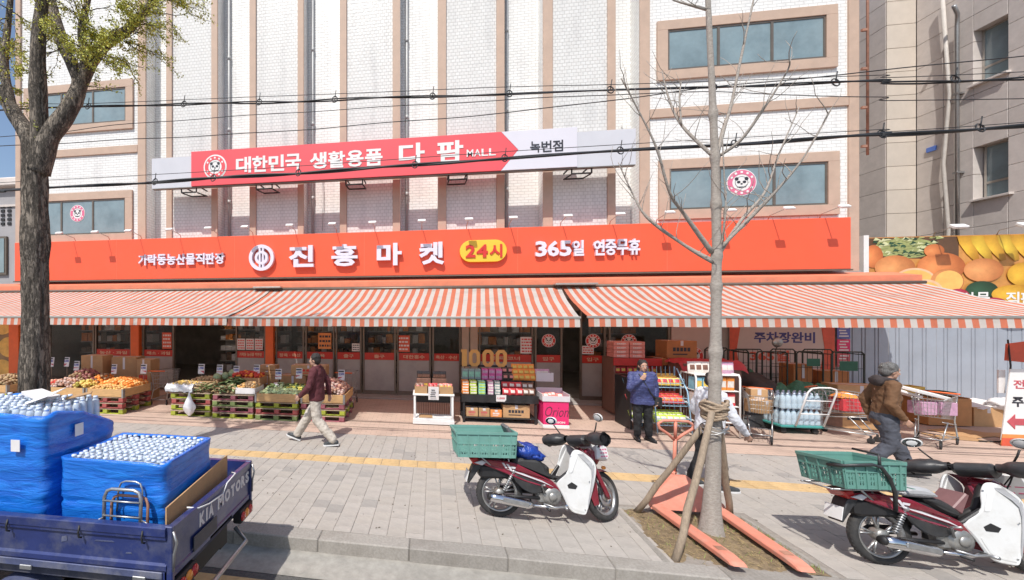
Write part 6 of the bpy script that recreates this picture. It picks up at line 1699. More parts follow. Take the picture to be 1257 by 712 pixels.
box_thing('carton', -8.2, -7.75, 10.3, 10.7, .03, 1.2, M['cardboard'], 'upright orange brown carton behind the oranges', printm='redtxt')

# ================================================================ snack stands
ws = thing('white_stand', (.22, 9.2, 0), 'white metal stand with an empty lower shelf in front of the glass', 'stand')
for x in (-.20, .64):
    for y in (9.0, 9.42):
        b = MB(); b.box(x - .022, x + .022, y - .022, y + .022, 0.02, .66, 0, .004); b.build('leg', M['white'], ws)
b = MB(); b.box(-.24, .68, 8.96, 9.46, .66, .70, 0, .006); b.build('top', M['white'], ws)
b = MB(); b.box(-.235, .675, 8.965, 9.455, .10, .14, 0, .005); b.build('shelf', M['white'], ws)
b = MB(); b.box(-.24, .68, 8.955, 8.985, .02, .099, 0, .004); b.build('kick_board', M['white'], ws)
b = MB()
for k in range(20): b.tube([(-.17 + k * .041, 9.41, .14), (-.17 + k * .041, 9.41, .42)], .004, 4)
b.tube([(-.2, 9.41, .42), (.64, 9.41, .42)], .005, 5); b.build('wire_back', M['black'], ws)
b = MB(); b.box(-.18, .62, 9.435, 9.45, .42, .655); b.build('back_panel', M['black'], ws)
b = MB(); b.box(-.1, .2, 9.05, 9.35, .141, .147); tag(b.solo('card_sheet', M['cardboard']), 'flat cardboard offcut on the lower shelf of the white stand', 'card')
def pack_mesh(name, w, d, h, mat, mat2):
    b = MB(); b.box(-w / 2, w / 2, -d / 2, d / 2, 0, h, 0, .004); b.box(-w * .42, w * .42, -d / 2 - .0015, -d / 2 + .001, h * .25, h * .75, 1)
    return b.mesh(name, [mat, mat2])
def bag_mesh(name, w, h, mat, mat2):
    b = MB()
    def f(u, v, s_): 
        e = (math.sin(math.pi * u) * math.sin(math.pi * min(1, v * 1.05))) ** .5 if 0 < u < 1 and 0 < v < .95 else 0
        return (-w / 2 + w * u, s_ * (.004 + .035 * e), h * v)
    b.grid(lambda u, v: f(u, v, -1), 8, 8, 0); b.grid(lambda u, v: f(u, v, 1), 8, 8, 0)
    b.grid(lambda u, v: (lambda p: (p[0], p[1] - .0025, p[2]))(f(.2 + .6 * u, .3 + .42 * v, -1)), 5, 4, 1)
    return b.mesh(name, [mat, mat2])
PK = {}
for k, c in dict(orange=(.75, .26, .05), lime=(.45, .58, .08), mint=(.28, .55, .42), pink=(.66, .13, .36), grey=(.26, .33, .32), lilac=(.52, .3, .42), red=(.55, .05, .06), white=(.72, .66, .6), black=(.07, .055, .05), brown=(.2, .1, .07), yellow=(.75, .52, .1), salmon=(.68, .24, .2), cyan=(.25, .5, .62)).items():
    PK[k] = pm('pack_' + k, c, .4, var=.2, scale=14, rnd=.08)
PACK = {}
def pack(kind, c1, c2, w, d, h):
    key = (kind, c1, c2, w, d, h)
    if key not in PACK: PACK[key] = pack_mesh('snack_box', w, d, h, PK[c1], PK[c2]) if kind == 'box' else bag_mesh('snack_bag', w, h, PK[c1], PK[c2])
    return PACK[key]
def goods(kind, c1, c2, dims, spots, label, group, tilt=0):
    me = pack(kind, c1, c2, *dims)
    for (x, y, z) in spots:
        o = inst('snack_' + kind, me, (x, y, z), (tilt + rp5.uniform(-.03, .03), rp5.uniform(-.03, .03), rp5.uniform(-.08, .08))); tag(o, label, 'snack', group)
for k, (x0, x1, c, lab) in enumerate(((-.2, .08, 'brown', 'small open carton of brown snack packs at the left front of the white stand'), (.1, .32, 'red', 'small open carton of dark red snack packs in the middle of the white stand'), (.34, .65, 'salmon', 'small open carton of red and green snack packs at the right of the white stand'))):
    t = thing('display_carton', ((x0 + x1) / 2, 9.12, .70), lab, 'carton')
    b = MB(); b.box(x0, x1, 9.0, 9.012, .701, .86); b.box(x0, x1, 9.23, 9.242, .701, .86); b.box(x0, x0 + .01, 9.0125, 9.2295, .701, .86); b.box(x1 - .01, x1, 9.0125, 9.2295, .701, .86); b.box(x0 + .011, x1 - .011, 9.013, 9.229, .701, .71); b.build('carton_body', M['cardboard'], t)
    goods('bag', c, 'yellow' if k == 2 else 'salmon', (.12, .06, .16), [(x0 + .07 + q * .085, 9.08 + .05 * (q % 2), .76) for q in range(int((x1 - x0 - .03) / .085))], 'snack packet standing in the ' + ['left', 'middle', 'right'][k] + ' small carton on the white stand', 'packets on the white stand, ' + c, -.15)
for k, (x0, x1, lab) in enumerate(((-.16, .16, 'tall carton with a yellow band at the back left of the white stand'), (.2, .52, 'tall brown carton at the back right of the white stand'))):
    box_thing('display_carton', x0, x1, 9.26, 9.44, .70, 1.0, PK['brown'], lab, 'carton', tape=False, printm='yellow' if k == 0 else 'paper')
    goods('bag', 'black', 'brown', (.1, .05, .2), [(x0 + .05 + q * .055, 9.35, .97) for q in range(5)], 'dark packet sticking up out of the %s tall carton on the white stand' % ['left', 'right'][k], 'dark packets, carton %s' % ('left' if k == 0 else 'right'), .2)
b = MB(); b.obox((.22, 8.95, .72), (.23, .004, .30), Euler((R(6), 0, 0))); nt_ = b.solo('price_notice', M['paper']); tag(nt_, 'white handwritten price notice taped to the white stand', 'notice')
b = MB()
for k in range(4): b.box(.14 + .01 * k, .14 + .13 - .02 * (k % 2), 8.928, 8.93, .64 + k * .05, .655 + k * .05)
q_ = b.build('notice_print', M['txtblack'], nt_, kind='stuff')
# black table
bt = thing('black_table', (1.71, 9.65, 0), 'black draped two tier table carrying the snack display', 'table')
for x in (.92, 2.5):
    for y in (9.35, 9.95):
        b = MB(); b.box(x - .025, x + .025, y - .025, y + .025, .0, .62, 0, .004); b.build('leg', M['black'], bt)
b = MB(); b.box(.87, 2.55, 9.3, 10.0, .62, .645, 0, .004); b.build('table_top', M['black'], bt)
b = MB(); b.box(.89, 2.53, 9.33, 9.97, .10, .13, 0, .004); b.build('lower_shelf', M['black'], bt)
b = MB(); b.grid(lambda u, v: (.865 + 1.69 * u, 9.292 + .012 * math.sin(u * 40) * v, .648 - .17 * v), 60, 4); b.build('skirt', M['black'], bt)
b = MB(); b.box(.93, 2.5, 9.94, 9.955, .13, .62); b.build('back_panel', M['black'], bt)
b = MB(); b.box(.92, 2.5, 9.68, 9.98, .646, .93, 0, .004); b.build('riser', M['black'], bt)
for (x0, x1, z1, mt, lab, pr) in ((.98, 1.24, .33, 'cardboard', 'small pale carton at the left of the table lower shelf', 'cardred'), (1.26, 1.5, .33, 'cardboard', 'small pale carton second from the left on the lower shelf', 'cardred'), (1.52, 1.77, .30, 'poster_or', 'orange carton in the middle of the lower shelf', 'paper'), (1.8, 2.38, .42, 'cardboard', 'big brown carton with dark print on the lower shelf', 'txtblack')):
    box_thing('carton', x0, x1, 9.36, 9.6, .131, z1, M[mt], lab, printm=pr)
G1 = 'boxes and bags on the black table'
def stackspots(x, y, z, n, dz, dy=0): return [(x, y + dy * k, z + dz * k) for k in range(n)]
fz, bz = .65, .935
for (x, c1, c2, nm) in ((.96, 'orange', 'white', 'orange'), (1.14, 'lime', 'white', 'lime green'), (1.33, 'mint', 'lime', 'mint green'), (1.53, 'lilac', 'white', 'lilac'), (1.68, 'grey', 'white', 'grey')):
    w_ = .15 if x < 1.5 else .12
    goods('box', c1, c2, (w_, .2, .058), stackspots(x, 9.45, fz, 5, .06, .012), '%s snack box in the front stack of the black table' % nm, '%s boxes in the front row' % nm)
for (xs, c1, c2, nm, n) in (((.98, 1.13, 1.28), 'grey', 'mint', 'grey green', 1), ((1.45, 1.61, 1.77), 'pink', 'lilac', 'bright pink', 2)):
    for x in xs: goods('box', c1, c2, (.14, .18, .25 if n == 1 else .125), stackspots(x, 9.8, bz, n, .128), '%s carton in the back row of the black table' % nm, '%s cartons in the back row' % nm)
for r_ in range(2):
    goods('bag', 'red', 'white', (.15, .06, .15), [(1.86 + q * .15, 9.36 + .12 * r_, fz + .13 * r_) for q in range(3)], 'red and white snack bag in the front right of the black table', 'red and white bags', -.25)
    goods('bag', 'brown', 'white', (.14, .06, .15), [(2.3 + q * .12, 9.37 + .12 * r_, fz + .12 * r_) for q in range(2)], 'brown and white snack bag at the right front of the black table', 'brown and white bags', -.25)
    goods('bag', 'black', 'salmon', (.14, .06, .15), [(1.92 + q * .14, 9.72 + .12 * r_, bz + .14 * r_) for q in range(2)], 'black and salmon snack bag in the back row of the black table', 'black bags', -.25)
for r_ in range(3):
    goods('bag', 'orange', 'yellow', (.15, .06, .15), [(2.16 + q * .125, 9.70 + .09 * r_, bz + .11 * r_) for q in range(4)], 'orange snack bag in the piled back corner of the black table', 'orange bags', -.25)
b = MB(); b.obox((1.74, 9.285, .585), (.22, .004, .15), Euler((R(3), 0, 0))); nt_ = b.solo('price_notice', M['paper']); tag(nt_, 'white price notice with red figures on the black table skirt', 'notice')
b = MB(); letters('1,000', 1.66, 1.82, .56, .61, 9.281, .002, bold=.03, mb=b); b.build('notice_print', M['cardred'], nt_, kind='stuff')
# big 1000 figures
M['gold'] = pm('golden_board', (.66, .35, .10), .5, var=.06)
tt_ = thing('price_figures', (1.42, 9.92, 1.22), 'big golden cut out figures 1000 standing at the back of the snack table', 'price sign')
for ch, x0, x1 in (('1', .91, 1.05), ('0', 1.10, 1.36), ('0', 1.42, 1.68), ('0', 1.73, 1.99)):
    if ch == '1': b = MB(); b.slab([(x0 + .02, 1.22), (x1, 1.22), (x1, 1.63), (x0, 1.63), (x0, 1.57), (x0 + .02, 1.57)], 9.9, 9.94, 0, .003)
    else:
        b = MB(); n = 8; cx = (x0 + x1) / 2; w = (x1 - x0) / 2
        oc = [(w * a, .205 * c) for a, c in ((.5, 1), (1, .62), (1, -.62), (.5, -1), (-.5, -1), (-1, -.62), (-1, .62), (-.5, 1))]
        v = []
        for y in (9.9, 9.94):
            for k_ in (1, .42): v += [(cx + p[0] * k_ * (1 if k_ == 1 else .95), y, 1.425 + p[1] * (1 if k_ == 1 else .62)) for p in oc]
        f = []
        for i in range(8):
            j = (i + 1) % 8; f += [(i, j, 8 + j, 8 + i), (16 + i, 16 + j, 24 + j, 24 + i), (i, j, 16 + j, 16 + i), (8 + i, 8 + j, 24 + j, 24 + i)]
        b.add(v, f)
    b.build('figure', M['gold'], tt_)
b = MB(); b.box(.9, 2.0, 9.945, 9.96, 1.21, 1.25); b.tube([(1.0, 9.95, .9), (1.0, 9.95, 1.22)], .01, 6); b.tube([(1.9, 9.95, .9), (1.9, 9.95, 1.22)], .01, 6); b.build('support', M['black'], tt_)
# pink stand
ps_ = thing('pink_stand', (2.87, 9.3, 0), 'bright pink cardboard display box with cursive lettering and a white bin on top', 'display stand')
M['hotpink'] = pm('hot_pink_card', (.70, .028, .15), .4, var=.05, scale=2)
b = MB(); b.box(2.6, 3.13, 9.12, 9.6, .07, .58, 0, .006); b.build('box_body', M['hotpink'], ps_)
b = MB(); b.box(2.59, 3.14, 9.11, 9.61, .0, .069, 0, .004); b.build('white_base', M['white'], ps_)
letters('Orion', 2.64, 3.12, .25, .47, 9.12, .003, bold=-.012, shear=.35).build('cursive_lettering', M['txtblack'], ps_, kind='stuff')
b = letters('ORION', 2.79, 3.05, .105, .15, 9.12, .003, bold=.03); disc(b, 2.73, 9.12, .128, .026, 0, 12, .003); b.build('lettering', M['white'], ps_, kind='stuff')
for (a, c, e, f, z0, z1) in ((2.58, 3.15, 9.10, 9.112, .58, .70), (2.58, 3.15, 9.608, 9.62, .58, .80), (2.58, 2.592, 9.113, 9.607, .58, .74), (3.138, 3.15, 9.113, 9.607, .58, .74)):
    b = MB(); b.box(a, c, e, f, z0, z1, 0, .003); b.build('bin_side', M['decal'], ps_)
goods('bag', 'salmon', 'white', (.14, .06, .15), [(2.7 + k * .1, 9.25 + .08 * (k % 3), .62) for k in range(4)], 'loose packet lying in the white bin on the pink stand', 'packets in the white bin', -.9)
t = tray(2.6, 2.98, 9.66, 9.98, .93, .2, M['decal'], 'pale basket of packets at the back right of the snack table', 'basket'); goods('bag', 'lilac', 'white', (.15, .06, .18), [(2.68 + k * .09, 9.8, 1.02) for k in range(3)], 'pale packet in the basket at the right of the orange bags', 'packets in the pale basket', -.2)

# ---- red snack rack behind the woman
M['rackred'] = pm('rack_red', (.48, .03, .025), .5)
rk = thing('snack_rack', (5.15, 10.75, 0), 'tall dark snack rack with a red header standing behind the woman', 'rack')
b = MB(); b.box(4.62, 4.66, 10.45, 11.1, .05, 1.42); b.box(5.64, 5.68, 10.45, 11.1, .05, 1.42); b.box(4.62, 5.68, 11.07, 11.1, .05, 1.42); b.build('rack_frame', PK['brown'], rk)
b = MB(); b.box(4.61, 5.69, 10.42, 10.46, 1.24, 1.42, 0, .004); b.build('header', M['rackred'], rk)
for k in range(5):
    b = MB(); b.box(4.665, 5.635, 10.47, 11.065, .12 + k * .225, .14 + k * .225); b.build('shelf', PK['brown'], rk)
    c = ['yellow', 'red', 'brown', 'salmon', 'red'][k]
    goods('bag', c, 'white' if k % 2 else 'yellow', (.13, .06, .16), [(4.74 + q * .14, 10.53 + .02 * (q % 2), .145 + k * .225) for q in range(7)], '%s packet on shelf %s of the rack behind the woman' % (c, ['one, the lowest,', 'two', 'three', 'four', 'five, under the red header,'][k]), 'packets on the tall snack rack, shelf %d' % (k + 1), -.12)
for q, x in enumerate((4.82, 5.18)):
    for k in range(4): box_thing('carton', x - .17, x + .17, 10.5, 10.9, 1.425 + k * .1, 1.52 + k * .1, PK['salmon'], '%s pale red carton in the %s column on top of the snack rack' % (['lowest', 'second', 'third', 'topmost'][k], ['left', 'right'][q]), 'carton', 'pale red cartons on the rack', False, 0, False, 'paper')
# fruit cartons right of the rack
M['fcart'] = pm('orange_brown_carton', (.42, .17, .06), .7, var=.15, scale=5, rnd=.12)
for (x0, x1, y0, y1, z0, z1, lab) in ((5.8, 6.3, 10.7, 11.2, .05, .5, 'bottom orange brown fruit carton in the left stack by the blue rack'), (5.8, 6.3, 10.7, 11.2, .51, .95, 'middle orange brown fruit carton in the left stack by the blue rack'), (5.78, 6.25, 10.72, 11.2, .96, 1.40, 'orange brown fruit carton just below the topmost carton'),
                                 (5.95, 6.62, 10.7, 11.2, 1.41, 1.84, 'topmost orange brown fruit carton with a dark tree emblem'), (6.35, 6.9, 10.8, 11.3, .05, .7, 'large fruit carton low down on the right of the stack'), (6.35, 6.9, 10.8, 11.3, .71, 1.35, 'fruit carton right of the stack, half hidden by the red cover')):
    box_thing('fruit_carton', x0, x1, y0, y1, z0, z1, M['fcart'], lab, 'carton', 'orange brown fruit cartons', printm='txtblack')
b = MB(); b.grid(lambda u, v: (5.75 + 1.3 * u, 9.75 + .7 * v, 1.44 + .05 * noise.noise(Vector((u * 5, v * 5, 2))) - .25 * max(0, abs(u - .5) - .42) * 4 - .5 * max(0, .12 - v) * 3), 20, 12)
tag(b.solo('red_cover', pm('red_sheet', (.48, .03, .04), .45, var=.12, bump=.3, bscale=12)), 'crumpled red plastic cover over the goods behind the white rack', 'cover')
box_thing('goods_block', 5.8, 6.95, 9.8, 10.4, .05, 1.38, PK['brown'], 'dark covered goods stack under the red plastic cover', 'goods', tape=False)

# ---- blue wire rack and white rack
M['bluewire'] = pm('pale_blue_enamel', (.30, .50, .66), .4, var=.08)
br_ = thing('wire_rack', (5.05, 9.0, 0), 'pale blue wire rack with three sloping baskets of packets beside the woman', 'rack')
def rack_wires(x0, x1, y0, y1, zb, zt, r=.006, n=7):
    b = MB()
    for k in range(n + 1):
        x = x0 + (x1 - x0) * k / n; b.tube([(x, y0, zt), (x, y0, zb), (x, y1, zb), (x, y1, zt + .12)], r * .6, 4, 0, False)
    for z in (zb, (zb + zt) / 2, zt): b.tube([(x0, y1, z), (x0, y0, z), (x1, y0, z), (x1, y1, z)], r, 4, 0, False)
    return b
for x in (4.72, 5.36):
    b = MB(); b.tube([(x, 9.38, .04), (x, 9.38, 1.36)], .014, 6); b.tube([(x, 8.80, .06), (x, 8.95, .9), (x, 9.3, 1.33)], .012, 6); b.build('side_frame', M['bluewire'], br_)
for k, (zb, zt) in enumerate(((.22, .36), (.60, .76), (.96, 1.14))):
    rack_wires(4.74, 5.34, 8.82 + k * .1, 9.34, zb, zt).build('basket', M['bluewire'], br_)
b = MB()
for k in range(8): b.tube([(4.74 + k * .086, 9.36, .2), (4.74 + k * .086, 9.36, 1.36)], .005, 4, 0, False)
b.build('back_wires', M['bluewire'], br_)
for k, (c1, c2, nm) in enumerate((('lime', 'white', 'green'), ('red', 'orange', 'red and orange'), ('yellow', 'red', 'yellow and red'))):
    goods('bag', c1, c2, (.15, .06, .17), [(4.80 + q * .12, 8.93 + k * .1 + .11 * r_, [.25, .63, .99][k] + .03 * r_) for q in range(5) for r_ in range(3)], '%s packet in the %s basket of the pale blue rack' % (nm, ['lowest', 'middle', 'top'][k]), '%s packets in the blue rack' % nm, -.5)
dk = thing('dark_rack', (4.5, 9.5, 0), 'low dark stepped rack of packets between the woman and the blue rack', 'rack')
for k in range(3):
    b = MB(); b.obox((4.62, 9.3 + .12 * k, .25 + .33 * k), (.42, .4, .02), Euler((R(15), 0, 0))); b.build('shelf', PK['cyan'] if k == 2 else M['white'], dk)
    goods('bag', ['lime', 'red', 'cyan'][k], 'white', (.14, .06, .16), [(4.47 + q * .14, 9.22 + .12 * k, .27 + .33 * k) for q in range(3)], '%s packet on the dark stepped rack by the woman' % ['green', 'red', 'pale blue'][k], '%s packets on the stepped rack' % ['green', 'red', 'pale blue'][k], -.6)
b = MB(); b.box(4.40, 4.43, 9.2, 9.9, .02, 1.1); b.box(4.81, 4.84, 9.2, 9.9, .02, 1.1); b.build('rack_side', M['black'], dk)
wr = thing('white_rack', (5.85, 9.0, 0), 'white metal shelf rack of packets behind the young tree', 'rack')
for x in (5.45, 6.24):
    b = MB(); b.tube([(x, 8.84, .02), (x, 8.84, 1.2), (x + (.0), 8.87, 1.27), (x, 9.3, 1.27), (x, 9.33, 1.2), (x, 9.33, .02)], .017, 8); b.build('side_frame', M['white'], wr)
for z in (.3, .62, .93, 1.25):
    b = MB(); b.box(5.46, 6.23, 8.85, 9.32, z, z + .02, 0, .003); b.build('shelf', M['white'], wr)
b = MB()
for k in range(16): b.tube([(5.46 + k * .05, 9.32, .1), (5.46 + k * .05, 9.32, 1.25)], .004, 4, 0, False)
b.build('wire_back', M['white'], wr)
for (c1, c2, xs, z, nm) in (('cyan', 'yellow', (5.53, 5.68), .95, 'pale blue and yellow'), ('cyan', 'white', (5.82,), .95, 'pale blue and white'), ('orange', 'white', (5.98, 6.12), .95, 'orange'), ('red', 'white', (6.0, 6.14), .64, 'red and white'), ('white', 'cyan', (5.54, 5.7, 5.86), .64, 'white and blue'), ('brown', 'orange', (5.55, 5.75, 5.95, 6.12), .32, 'brown')):
    goods('box', c1, c2, (.13, .2, .25), [(x, 9.0, z) for x in xs], '%s box on a shelf of the white rack' % nm, '%s boxes on the white rack' % nm)
for (c1, c2, xs, nm) in (('white', 'brown', (5.5, 5.62, 5.74), 'pale'), ('white', 'salmon', (5.86,), 'white'), ('orange', 'yellow', (5.99,), 'orange'), ('lilac', 'white', (6.1, 6.2), 'lilac')):
    goods('bag', c1, c2, (.15, .06, .24), [(x, 9.05, 1.27) for x in xs], 'large %s bag standing on top of the white rack' % nm, 'large %s bags on the white rack' % nm, -.1)

# ---- dark heap, roll cages, banner on the right
M['tarp'] = pm('black_tarp', (.02, .019, .02), .55, var=.25, scale=4, bump=.5, bscale=9)
M['net'] = pm('green_net', (.045, .16, .095), .7, var=.4, scale=26, bump=.8, bscale=60)
def mound(x0, x1, y0, y1, h, seed, nu=26, nv=16, base=.02, pw=.6):
    b = MB()
    b.grid(lambda u, v: (x0 + (x1 - x0) * u, y0 + (y1 - y0) * v, base + h * (max(0, math.sin(math.pi * u)) ** pw) * (max(0, math.sin(math.pi * v)) ** pw) * (1 + .3 * noise.noise(Vector((u * 4, v * 4, seed)))) + .02 * noise.noise(Vector((u * 15, v * 15, seed)))), nu, nv)
    return b
b = mound(6.9, 8.3, 9.75, 11.0, 1.12, 2.0); tag(b.solo('tarp_heap', M['tarp']), 'black tarpaulin covered heap behind the first shopping cart', 'tarpaulin')
box_thing('goods_block', 7.6, 9.1, 9.95, 10.4, .02, .62, PK['brown'], 'dark low goods block under the green net sacks', 'goods', tape=False)
for k, (x0, x1, y0, y1, h, lab) in enumerate(((7.55, 8.2, 9.85, 10.35, .3, 'small green net sack on the left, touching the black tarpaulin'), (8.0, 8.75, 9.85, 10.4, .36, 'plump green net sack of cabbages in the middle of the heap'), (8.55, 9.1, 9.95, 10.4, .28, 'flat green net sack on the right end of the heap'))):
    b = mound(x0, x1, y0, y1, h, 5.0 + k, 30, 20, .62); tag(b.solo('net_sack', M['net']), lab, 'net sack', 'green net sacks')
box_thing('carton', 8.95, 9.75, 9.9, 10.35, .02, .95, M['cardboard'], 'large brown carton right of the green net sacks', rz=-.15, printm='txtblack')
M['cage'] = pm('dark_green_cage_paint', (.03, .04, .032), .5, .3, var=.2)
def cage(x0, x1, y0, y1, z1, label, sign):
    t = thing('roll_cage', ((x0 + x1) / 2, (y0 + y1) / 2, 0), label, 'roll cage', 'dark wire roll cages')
    b = MB()
    for y in (y0, y1): b.tube([(x0, y, .12), (x0, y, z1 - .05), (x0 + .05, y, z1), (x1 - .05, y, z1), (x1, y, z1 - .05), (x1, y, .12), (x0, y, .12)], .017, 6)
    for x in (x0, x1): b.tube([(x, y0, .12), (x, y1, .12)], .015, 6); b.tube([(x, y0, z1 - .06), (x, y1, z1 - .06)], .012, 6)
    b.build('cage_frame', M['cage'], t)
    b = MB(); n = max(4, int((x1 - x0) / .1))
    for y in (y0, y1):
        for k in range(1, n): x = x0 + (x1 - x0) * k / n; b.tube([(x, y, .12), (x, y, z1)], .005, 4, 0, False)
        for z in (.5, .9, 1.25): b.tube([(x0, y, z), (x1, y, z)], .006, 4, 0, False)
    b.build('mesh_bars', M['cage'], t)
    for x in (x0, x1):
        for y in (y0, y1):
            b = MB(); b.lathe([(0, -.015), (.045, -.015), (.05, 0), (.045, .015), (0, .015)], 12, 0, Matrix.Translation((x, y, .05)) @ Matrix.Rotation(R(90), 4, 'X')); b.build('castor', M['rubber'], t)
    if sign:
        b = MB(); b.box(sign[0], sign[1], y0 - .025, y0 - .018, sign[2], sign[3], 0, .002); b.build('green_plate', pm('green_plate', (.02, .11, .07), .5), t)
cage(7.3, 7.84, 10.85, 11.5, 1.62, 'leftmost dark roll cage behind the black tarpaulin', None)
cage(7.9, 8.55, 10.7, 11.4, 1.60, 'dark roll cage in front of the parking banner lettering', None)
cage(8.66, 9.2, 10.6, 11.3, 1.62, 'dark roll cage with a small green plate, third from the left', (8.85, 9.12, 1.28, 1.46))
cage(9.28, 9.92, 10.5, 11.2, 1.63, 'dark roll cage with a large green plate at the right end', (9.42, 9.78, 1.2, 1.42))
for k, (x0, x1, z1, lab) in enumerate(((8.72, 9.12, 1.3, 'rust brown carton inside the third roll cage'), (9.34, 9.86, 1.15, 'brown carton inside the rightmost roll cage'))): box_thing('carton', x0, x1, 10.75, 11.15, .14, z1, M['fcart'], lab)
b = mound(7.3, 8.5, 10.75, 11.4, 1.05, 12.0); tag(b.solo('leek_bundle', M['net']), 'dark green leafy produce piled inside the left roll cages', 'greens')
bn = thing('parking_banner', (9.7, 12.2, 1.0), 'white banner with purple and red Korean lettering behind the roll cages', 'banner')
b = MB(); b.box(8.35, 10.85, 12.2, 12.22, .9, 2.5); b.build('banner_cloth', pm('banner_white', (.56, .47, .44), .7, var=.04), bn)
b = MB(); b.slab([(8.35, .9), (8.62, .9), (8.52, 1.5), (8.66, 2.5), (8.35, 2.5)], 12.19, 12.199, 0, 0); b.slab([(10.85, .9), (10.5, .9), (10.62, 1.6), (10.5, 2.5), (10.85, 2.5)], 12.19, 12.199, 0, 0); b.build('red_border', M['poster_red'], bn, kind='stuff')
letters('주차장완비', 8.95, 10.4, 1.72, 2.02, 12.2, .004, bold=.03).build('lettering', M['navytxt'], bn, kind='stuff')
letters('365일', 8.85, 9.8, 1.22, 1.52, 12.2, .004, bold=.035).build('lettering', M['poster_red'], bn, kind='stuff')
for (z0, z1, c, lab) in ((1.85, 2.2, 'cardblue', 'blue notice at the top right of the parking banner'), (1.48, 1.83, 'hotpink', 'pink and white notice beside the parking banner'), (1.1, 1.46, 'cardred', 'dark red notice lowest beside the parking banner')):
    t = thing('notice', (11.05, 12.2, z0), lab, 'notice'); b = MB(); b.box(10.9, 11.2, 12.185, 12.2, z0, z1, 0, .003); b.build('sheet', M[c], t)
    b = MB()
    for k in range(4): b.box(10.94 + .02 * (k % 2), 11.16 - .03 * (k % 3), 12.182, 12.1849, z0 + .05 + k * .075, z0 + .085 + k * .075)
    b.build('notice_print', M['paper'], t, kind='stuff')
fan = thing('fan', (8.9, 11.3, 1.7), 'small round white fan head above the roll cages', 'fan')
b = MB(); b.lathe([(.10, -.03), (.13, 0), (.10, .03)], 20, 0, Matrix.Translation((8.93, 11.45, 1.78)) @ Matrix.Rotation(R(90), 4, 'X')); b.lathe([(0, -.035), (.03, -.035), (.03, .035), (0, .035)], 10, 0, Matrix.Translation((8.93, 11.45, 1.78)) @ Matrix.Rotation(R(90), 4, 'X')); b.build('guard', M['steel'], fan)
b = MB(); b.tube([(8.93, 11.48, .05), (8.93, 11.48, 1.7)], .015, 6); b.build('stand', M['steel'], fan)
for k in range(3):
    a = 2.1 * k; b = MB(); b.obox((8.93 + .055 * math.cos(a), 11.45, 1.78 + .055 * math.sin(a)), (.08, .006, .05), Euler((.4, -a, 0))); b.build('blade', M['white'], fan)

# ---- shopping carts
M['cartwire'] = pm('zinc_wire', (.50, .50, .49), .35, .8, var=.1)
def cart_build(label):
    t = thing('shopping_cart', (0, 0, 0), label, 'shopping cart', 'wire shopping carts')
    # x: front of the basket, y: side; handle at -x
    def C(u, s_, v):   # u along, s_ side -1..1, v height 0..1
        x = -.40 + .82 * u; w = (.26 - .06 * u) * (.82 + .18 * v); zb = .50 + .10 * u; zt = .98 - .03 * u
        return (x + (.05 * v if u > .99 else (-.02 * v if u < .01 else 0)), s_ * w, zb + (zt - zb) * v)
    b = MB()
    for s_ in (-1, 1):
        for k in range(15): u = k / 14; b.tube([C(u, s_, 0), C(u, s_, 1)], .0035, 4, 0, False)
        for v in (.2, .4, .6, .8): b.tube([C(0, s_, v), C(1, s_, v)], .0035, 4, 0, False)
    for k in range(9):
        s_ = -1 + k / 4; b.tube([C(0, s_, 0), C(1, s_, 0)], .0035, 4, 0, False)
        for u in (0, 1): b.tube([C(u, s_, 0), C(u, s_, 1)], .0035, 4, 0, False)
    for v in (.25, .5, .75): b.tube([C(1, -1, v), C(1, 1, v)], .0035, 4, 0, False); b.tube([C(0, -1, v), C(0, 1, v)], .0035, 4, 0, False)
    b.build('basket', M['cartwire'], t, world=False)
    b = MB(); b.tube([C(0, -1, 1), C(1, -1, 1), C(1, 1, 1), C(0, 1, 1), C(0, -1, 1)], .009, 6); b.build('basket_rim', M['cartwire'], t, world=False)
    for s_ in (-1, 1):
        b = MB(); b.tube([(-.56, s_ * .24, 1.0), (-.42, s_ * .24, .92), (-.30, s_ * .23, .48), (-.42, s_ * .25, .16), (-.40, s_ * .26, .13)], .013, 7); b.tube([(-.36, s_ * .24, .40), (.36, s_ * .17, .52)], .011, 6); b.tube([(-.40, s_ * .25, .15), (.42, s_ * .16, .17)], .012, 6); b.tube([(.1, s_ * .2, .49), (.36, s_ * .17, .17)], .012, 6)
        b.build('side_frame', M['cartwire'], t, world=False)
    b = MB(); b.tube([(-.56, -.27, 1.0), (-.56, .27, 1.0)], .017, 8); b.build('handle', M['orange_post'], t, world=False)
    b = MB(); b.tube([(-.4, -.25, .15), (-.4, .25, .15)], .011, 6); b.tube([(.4, -.16, .17), (.4, .16, .17)], .011, 6)
    for k in range(5): b.tube([(-.4, -.2 + k * .1, .155), (.4, -.13 + k * .065, .175)], .004, 4, 0, False)
    b.build('lower_tray', M['cartwire'], t, world=False)
    for x, w in ((-.42, .25), (.42, .16)):
        for s_ in (-1, 1):
            b = MB(); b.lathe([(0, -.012), (.05, -.014), (.06, -.008), (.06, .008), (.05, .014), (0, .012)], 14, 0, Matrix.Translation((x, s_ * w, .06)) @ Matrix.Rotation(R(90), 4, 'X')); b.obox((x, s_ * w, .12), (.03, .04, .08)); b.build('castor', M['rubber'], t, world=False)
    return t
k0 = cart_build('wire shopping cart holding brown cartons, left of the water bottles'); k0.location = (6.62, 8.9, 0); k0.rotation_euler = (0, 0, R(238)); k0.scale = (.88, .88, .95)
dup(k0, (8.42, 9.25, 0), R(300), 'wire shopping cart with orange and red goods, right of the water bottles')
dup(k0, (9.62, 9.0, 0), R(215), 'wire shopping cart right of the person in brown, loaded with pale bags')
dup(k0, (-7.25, 10.3, 0), R(95), 'wire shopping cart with a pink seat standing behind the orange bin')
